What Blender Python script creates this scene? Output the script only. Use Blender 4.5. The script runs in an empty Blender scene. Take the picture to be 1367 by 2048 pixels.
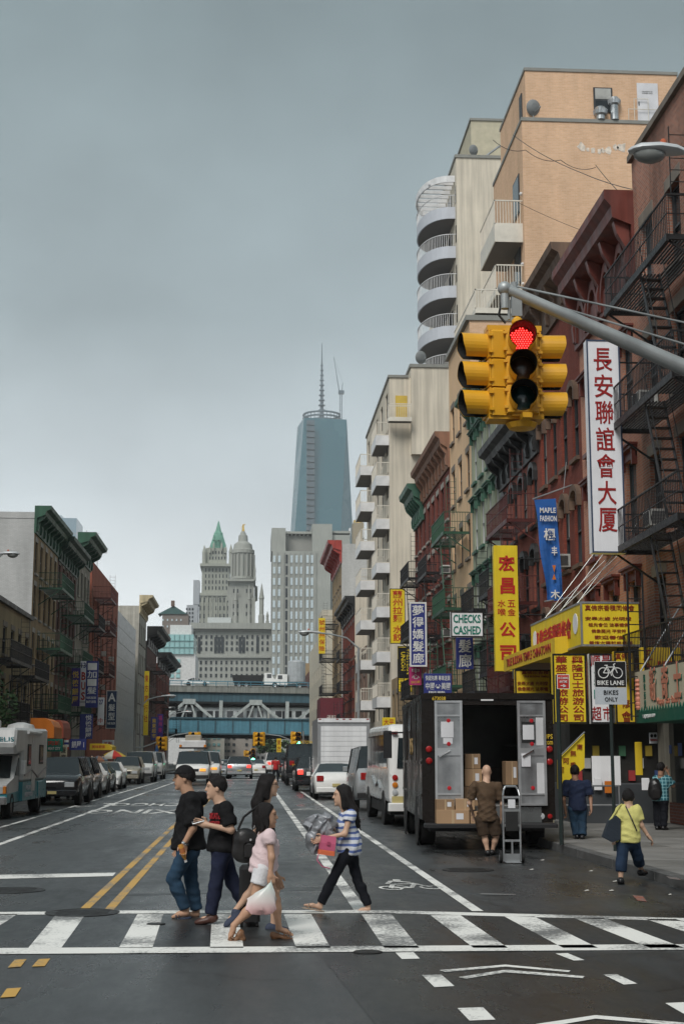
import bpy, bmesh, math, random
import numpy as np
from mathutils import Vector, Matrix
random.seed(7); np.random.seed(7)
R = math.radians
SC = bpy.context.scene; COL = SC.collection
# ------------------------------------------------------------ camera
FPX = 2844.4; PITCH = math.atan(488/FPX); YAW = math.atan(186.5*math.cos(PITCH)/FPX); CAMH = 1.75
cam = bpy.data.cameras.new('camera'); cam.sensor_fit = 'VERTICAL'; cam.sensor_height = 36; cam.sensor_width = 24
cam.lens = 50; cam.clip_start = 0.1; cam.clip_end = 20000
camo = bpy.data.objects.new('camera', cam); COL.objects.link(camo)
camo.location = (0, 0, CAMH); camo.rotation_euler = (math.pi/2+PITCH, 0, -YAW); SC.camera = camo
cam.dof.use_dof = False
# ------------------------------------------------------------ world: storm-grey overcast
W = bpy.data.worlds.new('World'); SC.world = W; W.use_nodes = True
nt = W.node_tree; nt.nodes.clear()
def wn(t, **k):
    n = nt.nodes.new(t)
    for a, b in k.items(): setattr(n, a, b)
    return n
SUN_EL, SUN_AZ = R(48), R(207)
o_ = wn('ShaderNodeOutputWorld'); bg = wn('ShaderNodeBackground'); sky = wn('ShaderNodeTexSky')
sky.sky_type = 'NISHITA'; sky.sun_disc = False; sky.sun_elevation = SUN_EL; sky.sun_rotation = SUN_AZ
sky.air_density = 1.0; sky.dust_density = 6.0; sky.ozone_density = 1.0
hs = wn('ShaderNodeHueSaturation'); hs.inputs['Saturation'].default_value = 0.22; hs.inputs['Value'].default_value = 0.35
tc = wn('ShaderNodeTexCoord'); sep = wn('ShaderNodeSeparateXYZ')
ramp = wn('ShaderNodeValToRGB'); cr = ramp.color_ramp
cr.elements[0].position = 0.0; cr.elements[0].color = (10.5, 10.8, 10.9, 1)
cr.elements[1].position = 1.0; cr.elements[1].color = (1.75, 2.3, 2.48, 1)
for p, c in ((0.10, (8.2, 8.7, 8.9)), (0.18, (5.0, 5.6, 5.9)), (0.30, (2.8, 3.45, 3.7)), (0.48, (1.75, 2.3, 2.48))):
    e = cr.elements.new(p); e.color = (*c, 1)
mp = wn('ShaderNodeMapping'); mp.inputs['Scale'].default_value = (1.0, 1.0, 1.5)
nz = wn('ShaderNodeTexNoise'); nz.inputs['Scale'].default_value = 4.2; nz.inputs['Detail'].default_value = 5; nz.inputs['Roughness'].default_value = .5
cm = wn('ShaderNodeMapRange'); cm.inputs[1].default_value = .3; cm.inputs[2].default_value = .7; cm.inputs[3].default_value = .78; cm.inputs[4].default_value = 1.12
vm = wn('ShaderNodeVectorMath', operation='SCALE'); mx = wn('ShaderNodeMix', data_type='RGBA'); mx.inputs['Factor'].default_value = .9
L = nt.links.new
L(tc.outputs['Generated'], sep.inputs[0]); L(sep.outputs['Z'], ramp.inputs[0]); L(tc.outputs['Generated'], mp.inputs[0]); L(mp.outputs[0], nz.inputs['Vector'])
L(nz.outputs[0], cm.inputs[0]); L(ramp.outputs[0], vm.inputs[0]); L(cm.outputs[0], vm.inputs['Scale'])
L(sky.outputs[0], hs.inputs['Color']); L(hs.outputs[0], mx.inputs[6]); L(vm.outputs[0], mx.inputs[7])
L(mx.outputs[2], bg.inputs[0]); bg.inputs[1].default_value = 0.073; L(bg.outputs[0], o_.inputs[0])
# ------------------------------------------------------------ sun behind thick cloud: very soft
sl = bpy.data.lights.new('sun', 'SUN'); sl.energy = 1.5; sl.angle = R(28); sl.color = (1, .97, .93)
so = bpy.data.objects.new('sun', sl); COL.objects.link(so); so.location = (0, -20, 80)
so.rotation_euler = (R(90)-SUN_EL, 0, math.pi-SUN_AZ)
so.rotation_euler = Vector((math.sin(SUN_AZ)*math.cos(SUN_EL), math.cos(SUN_AZ)*math.cos(SUN_EL), math.sin(SUN_EL))).to_track_quat('Z', 'Y').to_euler()
vs = SC.view_settings; vs.view_transform = 'Standard'; vs.look = 'None'; vs.exposure = 1.0; vs.gamma = 1; vs.use_curve_mapping = False
SC.cycles.use_denoising = True; SC.cycles.max_bounces = 6; SC.cycles.volume_bounces = 0; SC.cycles.transparent_max_bounces = 8
SC.cycles.diffuse_bounces = 3; SC.cycles.glossy_bounces = 3
# ============================================================ helpers
_cp, _sp, _cy, _sy = math.cos(PITCH), math.sin(PITCH), math.cos(YAW), math.sin(YAW)
def ray(x, y):
    u, v = (x-683.5)/FPX, (1024-y)/FPX
    fw, up = _cp - v*_sp, _sp + v*_cp
    return Vector((fw*_sy + u*_cy, fw*_cy - u*_sy, up))
def G(x, y, z=0.0):                       # the ground point a picture point stands on
    d = ray(x, y); t = (z-CAMH)/d.z; return Vector((d.x*t, d.y*t, z))
def at(x, y, Y):                          # the point at street distance Y
    d = ray(x, y); t = Y/d.y; return Vector((d.x*t, Y, CAMH+d.z*t))
def fac(x, y, X):                         # the point on a street-side plane
    d = ray(x, y); t = X/d.x; return Vector((X, d.y*t, CAMH+d.z*t))
def tag(o, label=None, cat=None, group=None, kind=None):
    if label: o['label'] = label
    if cat: o['category'] = cat
    if group: o['group'] = group
    if kind: o['kind'] = kind
    return o
def empty(name, loc=(0, 0, 0), rz=0, parent=None):
    o = bpy.data.objects.new(name, None); COL.objects.link(o); o.location = loc; o.rotation_euler = (0, 0, rz)
    o.empty_display_size = .1
    if parent: o.parent = parent
    return o
def inst(name, me, parent=None, loc=(0, 0, 0), rz=0, scale=None):
    o = bpy.data.objects.new(name, me); COL.objects.link(o); o.location = loc
    if rz: o.rotation_euler = (0, 0, rz)
    if scale: o.scale = scale
    if parent: o.parent = parent
    return o
def copy_tree(o, parent=None):
    c = o.copy(); COL.objects.link(c); c.parent = parent
    for ch in [k for k in o.children]: copy_tree(ch, c)
    return c
# ------------------------------------------------------------ materials
MATS = {}
def pm(name, col, rough=.6, metal=0.0, var=.12, scale=2.0, bump=0.0, bscale=None, spec=.4, emit=None, es=0, rvar=.12, alpha=None, streak=0, coat=0):
    if name in MATS: return MATS[name]
    m = bpy.data.materials.new(name); m.use_nodes = True; t = m.node_tree; b = t.nodes['Principled BSDF']
    N = t.nodes.new; K = t.links.new
    tcn = N('ShaderNodeTexCoord'); n1 = N('ShaderNodeTexNoise'); n1.inputs['Scale'].default_value = scale; n1.inputs['Detail'].default_value = 5
    K(tcn.outputs['Object'], n1.inputs['Vector'])
    mr = N('ShaderNodeMapRange'); mr.inputs[1].default_value = .28; mr.inputs[2].default_value = .72; mr.inputs[3].default_value = 1-var; mr.inputs[4].default_value = 1+var
    K(n1.outputs[0], mr.inputs[0]); fac_ = mr.outputs[0]
    if streak:                            # rain streaks running down walls
        mpn = N('ShaderNodeMapping'); mpn.inputs['Scale'].default_value = (2.2, 2.2, .12); K(tcn.outputs['Object'], mpn.inputs[0])
        n2 = N('ShaderNodeTexNoise'); n2.inputs['Scale'].default_value = 1.6; n2.inputs['Detail'].default_value = 6; K(mpn.outputs[0], n2.inputs['Vector'])
        m2 = N('ShaderNodeMapRange'); m2.inputs[1].default_value = .35; m2.inputs[2].default_value = .65; m2.inputs[3].default_value = 1-streak; m2.inputs[4].default_value = 1+streak*.3
        K(n2.outputs[0], m2.inputs[0]); mm = N('ShaderNodeMath'); mm.operation = 'MULTIPLY'; K(fac_, mm.inputs[0]); K(m2.outputs[0], mm.inputs[1]); fac_ = mm.outputs[0]
    sc = N('ShaderNodeVectorMath'); sc.operation = 'SCALE'; sc.inputs[0].default_value = col[:3]; K(fac_, sc.inputs['Scale'])
    K(sc.outputs[0], b.inputs['Base Color'])
    rr = N('ShaderNodeMapRange'); rr.inputs[1].default_value = .3; rr.inputs[2].default_value = .7; rr.inputs[3].default_value = max(.03, rough-rvar); rr.inputs[4].default_value = min(1, rough+rvar)
    K(n1.outputs[0], rr.inputs[0]); K(rr.outputs[0], b.inputs['Roughness'])
    b.inputs['Metallic'].default_value = metal; b.inputs['Specular IOR Level'].default_value = spec
    if coat: b.inputs['Coat Weight'].default_value = coat; b.inputs['Coat Roughness'].default_value = .08
    if emit: b.inputs['Emission Color'].default_value = (*emit, 1); b.inputs['Emission Strength'].default_value = es
    if alpha is not None: b.inputs['Alpha'].default_value = alpha
    if bump:
        n3 = N('ShaderNodeTexNoise'); n3.inputs['Scale'].default_value = bscale or scale*12; n3.inputs['Detail'].default_value = 4; K(tcn.outputs['Object'], n3.inputs['Vector'])
        bp = N('ShaderNodeBump'); bp.inputs['Strength'].default_value = bump; bp.inputs['Distance'].default_value = .02
        K(n3.outputs[0], bp.inputs['Height']); K(bp.outputs[0], b.inputs['Normal'])
    MATS[name] = m; return m
def brick(name, c1, c2, mortar, rough=.85, bw=.22, bh=.075, ms=.011, streak=.25, bump=.5, dirt=.18):
    if name in MATS: return MATS[name]
    m = bpy.data.materials.new(name); m.use_nodes = True; t = m.node_tree; b = t.nodes['Principled BSDF']; N = t.nodes.new; K = t.links.new
    tcn = N('ShaderNodeTexCoord'); sp = N('ShaderNodeSeparateXYZ'); ad = N('ShaderNodeMath'); ad.operation = 'ADD'; cb = N('ShaderNodeCombineXYZ')
    K(tcn.outputs['Object'], sp.inputs[0]); K(sp.outputs[0], ad.inputs[0]); K(sp.outputs[1], ad.inputs[1]); K(ad.outputs[0], cb.inputs[0]); K(sp.outputs[2], cb.inputs[1])
    br = N('ShaderNodeTexBrick'); br.inputs['Scale'].default_value = 1; br.inputs['Brick Width'].default_value = bw; br.inputs['Row Height'].default_value = bh
    br.inputs['Mortar Size'].default_value = ms; br.inputs['Mortar Smooth'].default_value = .1; br.inputs['Bias'].default_value = 0
    br.inputs['Color1'].default_value = (*c1, 1); br.inputs['Color2'].default_value = (*c2, 1); br.inputs['Mortar'].default_value = (*mortar, 1)
    K(cb.outputs[0], br.inputs['Vector'])
    mpn = N('ShaderNodeMapping'); mpn.inputs['Scale'].default_value = (1, 1, .22); K(tcn.outputs['Object'], mpn.inputs[0])
    n2 = N('ShaderNodeTexNoise'); n2.inputs['Scale'].default_value = .55; n2.inputs['Detail'].default_value = 8; n2.inputs['Roughness'].default_value = .65; K(mpn.outputs[0], n2.inputs['Vector'])
    m2 = N('ShaderNodeMapRange'); m2.inputs[1].default_value = .34; m2.inputs[2].default_value = .66; m2.inputs[3].default_value = 1-streak; m2.inputs[4].default_value = 1+dirt
    K(n2.outputs[0], m2.inputs[0]); sc = N('ShaderNodeVectorMath'); sc.operation = 'SCALE'; K(br.outputs[0], sc.inputs[0]); K(m2.outputs[0], sc.inputs['Scale'])
    K(sc.outputs[0], b.inputs['Base Color']); b.inputs['Roughness'].default_value = rough; b.inputs['Specular IOR Level'].default_value = .25
    bp = N('ShaderNodeBump'); bp.inputs['Strength'].default_value = bump; bp.inputs['Distance'].default_value = .01; bp.invert = True
    K(br.outputs['Fac'], bp.inputs['Height']); K(bp.outputs[0], b.inputs['Normal'])
    MATS[name] = m; return m
# ------------------------------------------------------------ mesh builder
class MB:
    def __init__(s): s.v = []; s.f = []; s.m = []; s.mi = 0
    def quad(s, *p):
        n = len(s.v); s.v += [tuple(q) for q in p]; s.f.append(tuple(range(n, n+len(p)))); s.m.append(s.mi); return s
    def box(s, x0, x1, y0, y1, z0, z1, M=None):
        n = len(s.v); P = [(x0,y0,z0),(x1,y0,z0),(x1,y1,z0),(x0,y1,z0),(x0,y0,z1),(x1,y0,z1),(x1,y1,z1),(x0,y1,z1)]
        if M is not None: P = [tuple(M @ Vector(p)) for p in P]
        s.v += P
        for f in ((3,2,1,0),(4,5,6,7),(0,1,5,4),(1,2,6,5),(2,3,7,6),(3,0,4,7)): s.f.append(tuple(n+i for i in f)); s.m.append(s.mi)
        return s
    def cbox(s, c, d, M=None): return s.box(c[0]-d[0]/2, c[0]+d[0]/2, c[1]-d[1]/2, c[1]+d[1]/2, c[2]-d[2]/2, c[2]+d[2]/2, M)
    def bbox(s, x0, x1, y0, y1, z0, z1, b=.03):   # box with chamfered vertical and top edges
        prev = None
        rings = [(0, z0), (0, z1-b), (b, z1)]
        for ins, z in rings:
            i = ins; ring = [(x0+i+b, y0+i, z), (x1-i-b, y0+i, z), (x1-i, y0+i+b, z), (x1-i, y1-i-b, z), (x1-i-b, y1-i, z), (x0+i+b, y1-i, z), (x0+i, y1-i-b, z), (x0+i, y0+i+b, z)]
            n = len(s.v); s.v += ring
            if prev is not None:
                for k in range(8): s.f.append((prev+k, prev+(k+1) % 8, n+(k+1) % 8, n+k)); s.m.append(s.mi)
            else: s.f.append(tuple(n+k for k in reversed(range(8)))); s.m.append(s.mi)
            prev = n
        s.f.append(tuple(prev+k for k in range(8))); s.m.append(s.mi); return s
    def tube(s, a, b, r, n=6, r2=None, cap=True):
        a, b = Vector(a), Vector(b); d = b-a
        if d.length < 1e-6: return s
        q = d.to_track_quat('Z', 'Y'); r2 = r if r2 is None else r2; k = len(s.v)
        for i in range(n):
            t = 2*math.pi*i/n + math.pi/n; w = q @ Vector((math.cos(t), math.sin(t), 0)); s.v.append(tuple(a+w*r)); s.v.append(tuple(b+w*r2))
        for i in range(n):
            j = (i+1) % n; s.f.append((k+2*i, k+2*j, k+2*j+1, k+2*i+1)); s.m.append(s.mi)
        if cap:
            s.f.append(tuple(k+2*i for i in reversed(range(n)))); s.f.append(tuple(k+2*i+1 for i in range(n))); s.m += [s.mi]*2
        return s
    def path(s, pts, r, n=6):
        for a, b in zip(pts, pts[1:]): s.tube(a, b, r, n)
        return s
    def bar(s, a, b, w, h):                     # flat bar between two points
        a, b = Vector(a), Vector(b); d = b-a
        M = Matrix.Translation(a) @ d.to_track_quat('Y', 'Z').to_matrix().to_4x4()
        return s.box(-w/2, w/2, 0, d.length, -h/2, h/2, M)
    def lathe(s, prof, n=16, M=None, cap=True):  # prof: (r, z)
        k = len(s.v)
        for r, z in prof:
            for i in range(n):
                t = 2*math.pi*i/n; p = Vector((r*math.cos(t), r*math.sin(t), z)); s.v.append(tuple(M @ p if M is not None else p))
        for a in range(len(prof)-1):
            for i in range(n):
                j = (i+1) % n; s.f.append((k+a*n+i, k+a*n+j, k+(a+1)*n+j, k+(a+1)*n+i)); s.m.append(s.mi)
        if cap:
            s.f.append(tuple(k+i for i in reversed(range(n)))); s.f.append(tuple(k+(len(prof)-1)*n+i for i in range(n))); s.m += [s.mi]*2
        return s
    def prism(s, poly, fn0, fn1):               # poly 2-D points mapped to 3-D by fn0 (front) and fn1 (back)
        n = len(poly); k = len(s.v); s.v += [tuple(fn0(*p)) for p in poly] + [tuple(fn1(*p)) for p in poly]
        s.f.append(tuple(k+i for i in range(n))); s.f.append(tuple(k+n+i for i in reversed(range(n)))); s.m += [s.mi]*2
        for i in range(n):
            j = (i+1) % n; s.f.append((k+i, k+n+i, k+n+j, k+j)); s.m.append(s.mi)
        return s
    def px(s, poly, x0, x1): return s.prism(poly, lambda a, b: (x0, a, b), lambda a, b: (x1, a, b))
    def py(s, poly, y0, y1): return s.prism(poly, lambda a, b: (a, y0, b), lambda a, b: (a, y1, b))
    def pz(s, poly, z0, z1): return s.prism(poly, lambda a, b: (a, b, z0), lambda a, b: (a, b, z1))
    def ball(s, c, r, n=10, m=6):
        r = (r, r, r) if not hasattr(r, '__len__') else r
        pr = [(math.sin(math.pi*i/m), -math.cos(math.pi*i/m)) for i in range(m+1)]; pr[0] = (.02, -1); pr[-1] = (.02, 1)
        return s.lathe(pr, n, Matrix.Translation(c) @ Matrix.Diagonal((*r, 1)))
    def mesh(s, name, mats, smooth=False, fix=True):
        me = bpy.data.meshes.new(name); me.from_pydata(s.v, [], s.f)
        for m in (mats if isinstance(mats, (list, tuple)) else [mats]): me.materials.append(m)
        if any(s.m): me.polygons.foreach_set('material_index', s.m)
        if fix:
            b = bmesh.new(); b.from_mesh(me); bmesh.ops.recalc_face_normals(b, faces=b.faces); b.to_mesh(me); b.free()
        if smooth:
            me.polygons.foreach_set('use_smooth', [True]*len(me.polygons))
            try: me.set_sharp_from_angle(angle=R(40))
            except Exception: pass
        me.update(); return me
    def build(s, name, mats, parent=None, loc=(0, 0, 0), rz=0, smooth=False):
        return inst(name, s.mesh(name, mats, smooth), parent, loc, rz)
def one(name, mat, parent=None, **k):
    return lambda *a: MB().box(*a).build(name, mat, parent)
# ------------------------------------------------------------ lettering
_FT = {}
def text_mesh(txt, mat, ext=.004, bold=0, vertical=False, lead=1.08):
    key = (txt, mat.name, ext, bold, vertical, lead)
    if key in _FT: return _FT[key]
    cu = bpy.data.curves.new('lettering', 'FONT'); cu.body = '\n'.join(txt) if vertical else txt
    cu.align_x = 'CENTER'; cu.align_y = 'CENTER'; cu.size = 1; cu.extrude = ext; cu.offset = bold; cu.space_line = lead; cu.resolution_u = 2
    o = bpy.data.objects.new('lettering', cu); COL.objects.link(o)
    me = bpy.data.meshes.new_from_object(o); bpy.data.objects.remove(o); bpy.data.curves.remove(cu)
    me.materials.clear(); me.materials.append(mat)
    co = np.empty(len(me.vertices)*3); me.vertices.foreach_get('co', co); co = co.reshape(-1, 3)
    if len(co):
        c = (co.max(0)+co.min(0))/2; c[2] = 0; co -= c; me.vertices.foreach_set('co', co.ravel()); sz = co.max(0)-co.min(0)
    else: sz = np.array([1, 1, 0])
    me.name = 'lettering'; _FT[key] = (me, sz); return me, sz
def letters(txt, mat, parent, c, w, h, face='-Y', bold=.01, vertical=False, ext=.006, keep=True, lead=1.08, name='lettering'):
    """text fitted to w x h, its middle at c; face: the way the text looks"""
    me, sz = text_mesh(txt, mat, 0.004, bold, vertical, lead)
    sx, sy = w/max(sz[0], .01), h/max(sz[1], .01)
    if keep: sx = sy = min(sx, sy)
    o = bpy.data.objects.new(name, me); COL.objects.link(o); o.parent = parent; o.location = c; o.scale = (sx, sy, ext/.004)
    o.rotation_euler = {'-Y': (math.pi/2, 0, 0), '-X': (math.pi/2, 0, -math.pi/2), '+X': (math.pi/2, 0, math.pi/2), '+Y': (math.pi/2, 0, math.pi), 'UP': (0, 0, 0)}[face]
    return o
# ============================================================ ground
XR, XL = 5.75, -8.8            # kerb lines
FR, FL = 10.3, -13.3           # facade planes
def asphalt():
    m = bpy.data.materials.new('asphalt'); m.use_nodes = True; t = m.node_tree; b = t.nodes['Principled BSDF']; N = t.nodes.new; K = t.links.new
    tcn = N('ShaderNodeTexCoord')
    def noise(s, d=6, r=.6, sc=(1, 1, 1)):
        mpn = N('ShaderNodeMapping'); mpn.inputs['Scale'].default_value = sc; K(tcn.outputs['Object'], mpn.inputs[0])
        n = N('ShaderNodeTexNoise'); n.inputs['Scale'].default_value = s; n.inputs['Detail'].default_value = d; n.inputs['Roughness'].default_value = r; K(mpn.outputs[0], n.inputs['Vector']); return n.outputs[0]
    def mr(i, a, b_, c, d):
        n = N('ShaderNodeMapRange'); n.inputs[1].default_value = a; n.inputs[2].default_value = b_; n.inputs[3].default_value = c; n.inputs[4].default_value = d; K(i, n.inputs[0]); return n.outputs[0]
    def mul(a, c):
        n = N('ShaderNodeMath'); n.operation = 'MULTIPLY'; K(a, n.inputs[0]); K(c, n.inputs[1]); return n.outputs[0]
    big = noise(.35, 5, .6, (1.6, .35, 1)); mid = noise(2.2, 6, .7, (1.5, .5, 1)); fine = noise(90, 3, .8); grit = noise(28, 3, .7)
    vo = N('ShaderNodeTexVoronoi'); vo.feature = 'DISTANCE_TO_EDGE'; vo.inputs['Scale'].default_value = .33
    wob = N('ShaderNodeVectorMath'); wob.operation = 'ADD'; wn_ = N('ShaderNodeTexNoise'); wn_.inputs['Scale'].default_value = .8; wn_.inputs['Detail'].default_value = 4
    K(tcn.outputs['Object'], wn_.inputs['Vector']); K(tcn.outputs['Object'], wob.inputs[0]); K(wn_.outputs['Color'], wob.inputs[1]); K(wob.outputs[0], vo.inputs['Vector'])
    crack = mr(vo.outputs['Distance'], .0, .010, .35, 1)
    tone = mul(mul(mul(mr(big, .3, .7, .55, 1.4), mr(mid, .3, .7, .72, 1.3)), mr(fine, .32, .68, .4, 1.8)), mul(crack, mr(grit, .35, .75, .85, 1.2)))
    sc = N('ShaderNodeVectorMath'); sc.operation = 'SCALE'; sc.inputs[0].default_value = (.034, .0365, .038); K(tone, sc.inputs['Scale']); K(sc.outputs[0], b.inputs['Base Color'])
    rg = N('ShaderNodeMath'); rg.operation = 'ADD'; K(mr(big, .36, .6, .15, .46), rg.inputs[0]); K(mr(mid, .3, .7, -.07, .12), rg.inputs[1]); K(rg.outputs[0], b.inputs['Roughness'])
    b.inputs['Specular IOR Level'].default_value = .5
    bp = N('ShaderNodeBump'); bp.inputs['Strength'].default_value = .25; bp.inputs['Distance'].default_value = .010; K(fine, bp.inputs['Height']); K(bp.outputs[0], b.inputs['Normal'])
    return m
ASPH = asphalt()
def paint(name, c, wear=.45):
    m = bpy.data.materials.new(name); m.use_nodes = True; t = m.node_tree; b = t.nodes['Principled BSDF']; N = t.nodes.new; K = t.links.new
    tcn = N('ShaderNodeTexCoord'); n1 = N('ShaderNodeTexNoise'); n1.inputs['Scale'].default_value = 26; n1.inputs['Detail'].default_value = 7; n1.inputs['Roughness'].default_value = .75
    n2 = N('ShaderNodeTexNoise'); n2.inputs['Scale'].default_value = .9; n2.inputs['Detail'].default_value = 4
    K(tcn.outputs['Object'], n1.inputs['Vector']); K(tcn.outputs['Object'], n2.inputs['Vector'])
    a = N('ShaderNodeMath'); a.operation = 'ADD'; K(n1.outputs[0], a.inputs[0]); K(n2.outputs[0], a.inputs[1])
    mr = N('ShaderNodeMapRange'); mr.inputs[1].default_value = .98-wear*.4; mr.inputs[2].default_value = 1.16-wear*.4; K(a.outputs[0], mr.inputs[0])
    mx = N('ShaderNodeMix'); mx.data_type = 'RGBA'; mx.inputs[6].default_value = (.16, .165, .165, 1); mx.inputs[7].default_value = (*c, 1); K(mr.outputs[0], mx.inputs[0]); K(mx.outputs[2], b.inputs['Base Color'])
    b.inputs['Roughness'].default_value = .5; b.inputs['Specular IOR Level'].default_value = .35
    return m
PW = paint('worn_white_paint', (.82, .82, .78), .27); PW2 = paint('fresh_white_paint', (.80, .80, .76), .38); PY = paint('yellow_paint', (.56, .33, .07), .35)
MB().quad((-1500, -200, 0), (1500, -200, 0), (1500, 2400, 0), (-1500, 2400, 0)).build('ground', pm('far_ground', (.05, .052, .052), .8)); tag(bpy.data.objects['ground'], kind='structure')
road = MB().quad((-60, -40, .004), (60, -40, .004), (60, 18, .004), (-60, 18, .004)).quad((XL, 18, .004), (XR, 18, .004), (XR, 420, .004), (XL, 420, .004)).build('road', ASPH); tag(road, kind='structure')
ASPD = ASPH.copy(); ASPD.name = 'fresh_asphalt'
for n_ in ASPD.node_tree.nodes:
    if n_.type == 'VECT_MATH' and n_.operation == 'SCALE': n_.inputs[0].default_value = (.021, .023, .024)
ZM = .010
for q in ([(-60, 1826), (1460, 1822), (1460, 1893), (-60, 1903)], [(640, 1910), (1460, 1904), (1460, 2060), (760, 2060)], [(-60, 1783), (150, 1776), (330, 1822), (-60, 1822)]):
    MB().quad(*[G(x, y, .0065) for x, y in q]).build('resurfaced_patch', ASPD, road)
def mark(name, pix, m=PW, z=ZM):
    return MB().quad(*[G(x, y, z) for x, y in pix]).build(name, m, road)
def lane(x, w, y0, y1, name='lane_line', m=PW):
    return MB().quad((x-w/2, y0, ZM), (x+w/2, y0, ZM), (x+w/2, y1, ZM), (x-w/2, y1, ZM)).build(name, m, road)
mark('crosswalk_edge_line', [(-20, 1896), (1400, 1888), (1400, 1899), (-20, 1908)], PW2)
mark('crosswalk_edge_line', [(-20, 1824), (92, 1823), (92, 1829), (-20, 1830)], PW2)
mark('crosswalk_edge_line', [(222, 1821), (760, 1820), (760, 1826), (222, 1827)], PW2); mark('crosswalk_edge_line', [(760, 1820), (1400, 1837), (1400, 1843), (760, 1826)], PW2)
for a, b, c, d in ((-40, 36, -150, -70), (113, 172, 57, 123), (275, 327, 238, 305), (424, 476, 420, 487), (567, 622, 592, 661), (722, 782, 768, 838), (860, 920, 946, 1015), (1008, 1068, 1125, 1195), (1145, 1205, 1298, 1367), (1290, 1350, 1470, 1540)):
    k = .018*max(0, (a+b)/2-760)
    mark('crosswalk_bar', [(a, 1828+k), (b, 1828+k), (d, 1895.5), (c, 1895.5)], PW)
lane(-1.87, .11, 17.2, 62, 'double_yellow_line', PY); lane(-1.58, .11, 17.0, 62, 'double_yellow_line', PY)
lane(-4.95, .14, 18.5, 150); lane(-6.1, .12, 18.5, 150); lane(2.62, .13, 16.6, 108); lane(1.3, .16, 16.8, 105); lane(-1.7, .12, 62, 112, 'lane_line')
mark('stop_line', [(-20, 1750), (232, 1745), (226, 1752), (-20, 1758)], PW2)
MB().quad((-8, 108, ZM), (2.5, 108, ZM), (2.5, 109.2, ZM), (-8, 109.2, ZM)).build('stop_line', PW2, road)
for q in ([(790, 1905), (826, 1904), (839, 1917), (803, 1918)], [(843, 1950), (882, 1949), (908, 1972), (868, 1974)], [(914, 2016), (965, 2014), (990, 2039), (938, 2041)],
          [(1110, 1907), (1134, 1906), (1168, 1920), (1146, 1921)], [(1205, 1949), (1232, 1948), (1273, 1967), (1246, 1969)], [(1329, 2006), (1372, 2004), (1420, 2030), (1374, 2032)]):
    mark('lane_dash', q, PW2)
for q in ([(30, 1919), (54, 1918), (42, 1933), (16, 1935)], [(78, 1918), (101, 1917), (90, 1932), (64, 1933)], [(14, 1977), (43, 1975), (31, 1993), (1, 1995)]): mark('yellow_dash', q, PY)
for q in ([(878, 1940), (1010, 1929), (1140, 1941), (1136, 1944), (1010, 1933), (890, 1944)], [(916, 1954), (1010, 1939), (1168, 1952), (1164, 1956), (1010, 1944.5), (932, 1957)], [(1070, 2048), (1190, 2030), (1400, 2048), (1390, 2054), (1190, 2037), (1085, 2055)]):
    mark('chevron_marking', q, PW2)
for t, x, y, w, h in (('XING', 268, 1623, 2.9, 2.1), ('SCHOOL', 292, 1609, 3.3, 2.0)):
    o = letters(t, PW, road, G(x, y, ZM+.002), w, h*1.6, 'UP', .02, keep=False, ext=.0005, name='road_lettering'); o.rotation_euler = (0, 0, math.pi)
bs = MB()
for cx in (-.45, .45):
    pr = [(cx+.26*math.cos(t*.5236), .26*math.sin(t*.5236)) for t in range(12)]; pi_ = [(cx+.19*math.cos(t*.5236), .19*math.sin(t*.5236)) for t in range(12)]
    for i in range(12): j = (i+1) % 12; bs.quad((*pr[i], 0), (*pr[j], 0), (*pi_[j], 0), (*pi_[i], 0))
for a, b in (((-.45, 0), (-.2, .5)), ((-.2, .5), (.3, .5)), ((.3, .5), (.0, 0)), ((.0, 0), (-.2, .45)), ((.45, 0), (.28, .62)), ((-.3, .55), (-.05, .95)), ((-.05, .95), (.3, .7)), ((-.45, 0), (0, 0))):
    d = (Vector(b)-Vector(a)).normalized()*.05; n = (-d.y, d.x); bs.quad((a[0]-n[0], a[1]-n[1], .0003), (b[0]-n[0], b[1]-n[1], .0003), (b[0]+n[0], b[1]+n[1], .0003), (a[0]+n[0], a[1]+n[1], .0003))
bs.quad((.03, 1.0, 0), (.18, .95, 0), (.25, 1.1, 0), (.1, 1.2, 0))
bme = bs.mesh('bicycle_marking', PW)
for x, y, s, r in ((822, 1775, 1.0, R(8)), (612, 1619, 1.0, 0), (168, 1612, 1.0, math.pi)):
    inst("bicycle_marking", bme, road, G(x, y, ZM+.001), r, (.62, 1.1, 1))
ORG = paint('orange_spray', (.30, .075, .04), .0)
for q in ([(960, 1786), (1030, 1788), (1030, 1790), (960, 1789)], [(1263, 1790), (1284, 1792), (1292, 1803), (1274, 1801)]): mark('utility_paint_mark', q, ORG)
TAR = pm('tar_patch', (.018, .019, .020), .35, bump=.2)
for q in ([(0, 1792), (700, 1772), (700, 1778), (0, 1800)], [(555, 1722), (720, 1722), (720, 1727), (555, 1727)], [(230, 1636), (270, 1635), (272, 1638), (232, 1639)]): mark('tar_seam', q, TAR, .006)
IRON = pm('cast_iron', (.035, .034, .033), .45, .6, bump=.3, scale=8)
for x, y, r, nm in ((165, 1827, .42, 'manhole_cover'), (22, 1782, .45, 'manhole_cover'), (735, 1906, .13, 'valve_cover'), (312, 1850, .1, 'valve_cover'), (935, 1741, .40, 'manhole_cover')):
    p = G(x, y, 0); k = MB(); k.lathe([(r, .002), (r, .014), (r*.93, .016), (r*.90, .011), (.001, .011)], 24)
    for i in range(-3, 4): k.box(-r*.7, r*.7, i*r*.2-.012, i*r*.2+.012, .008, .0135)
    o = k.build(nm, IRON, road, p)
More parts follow.
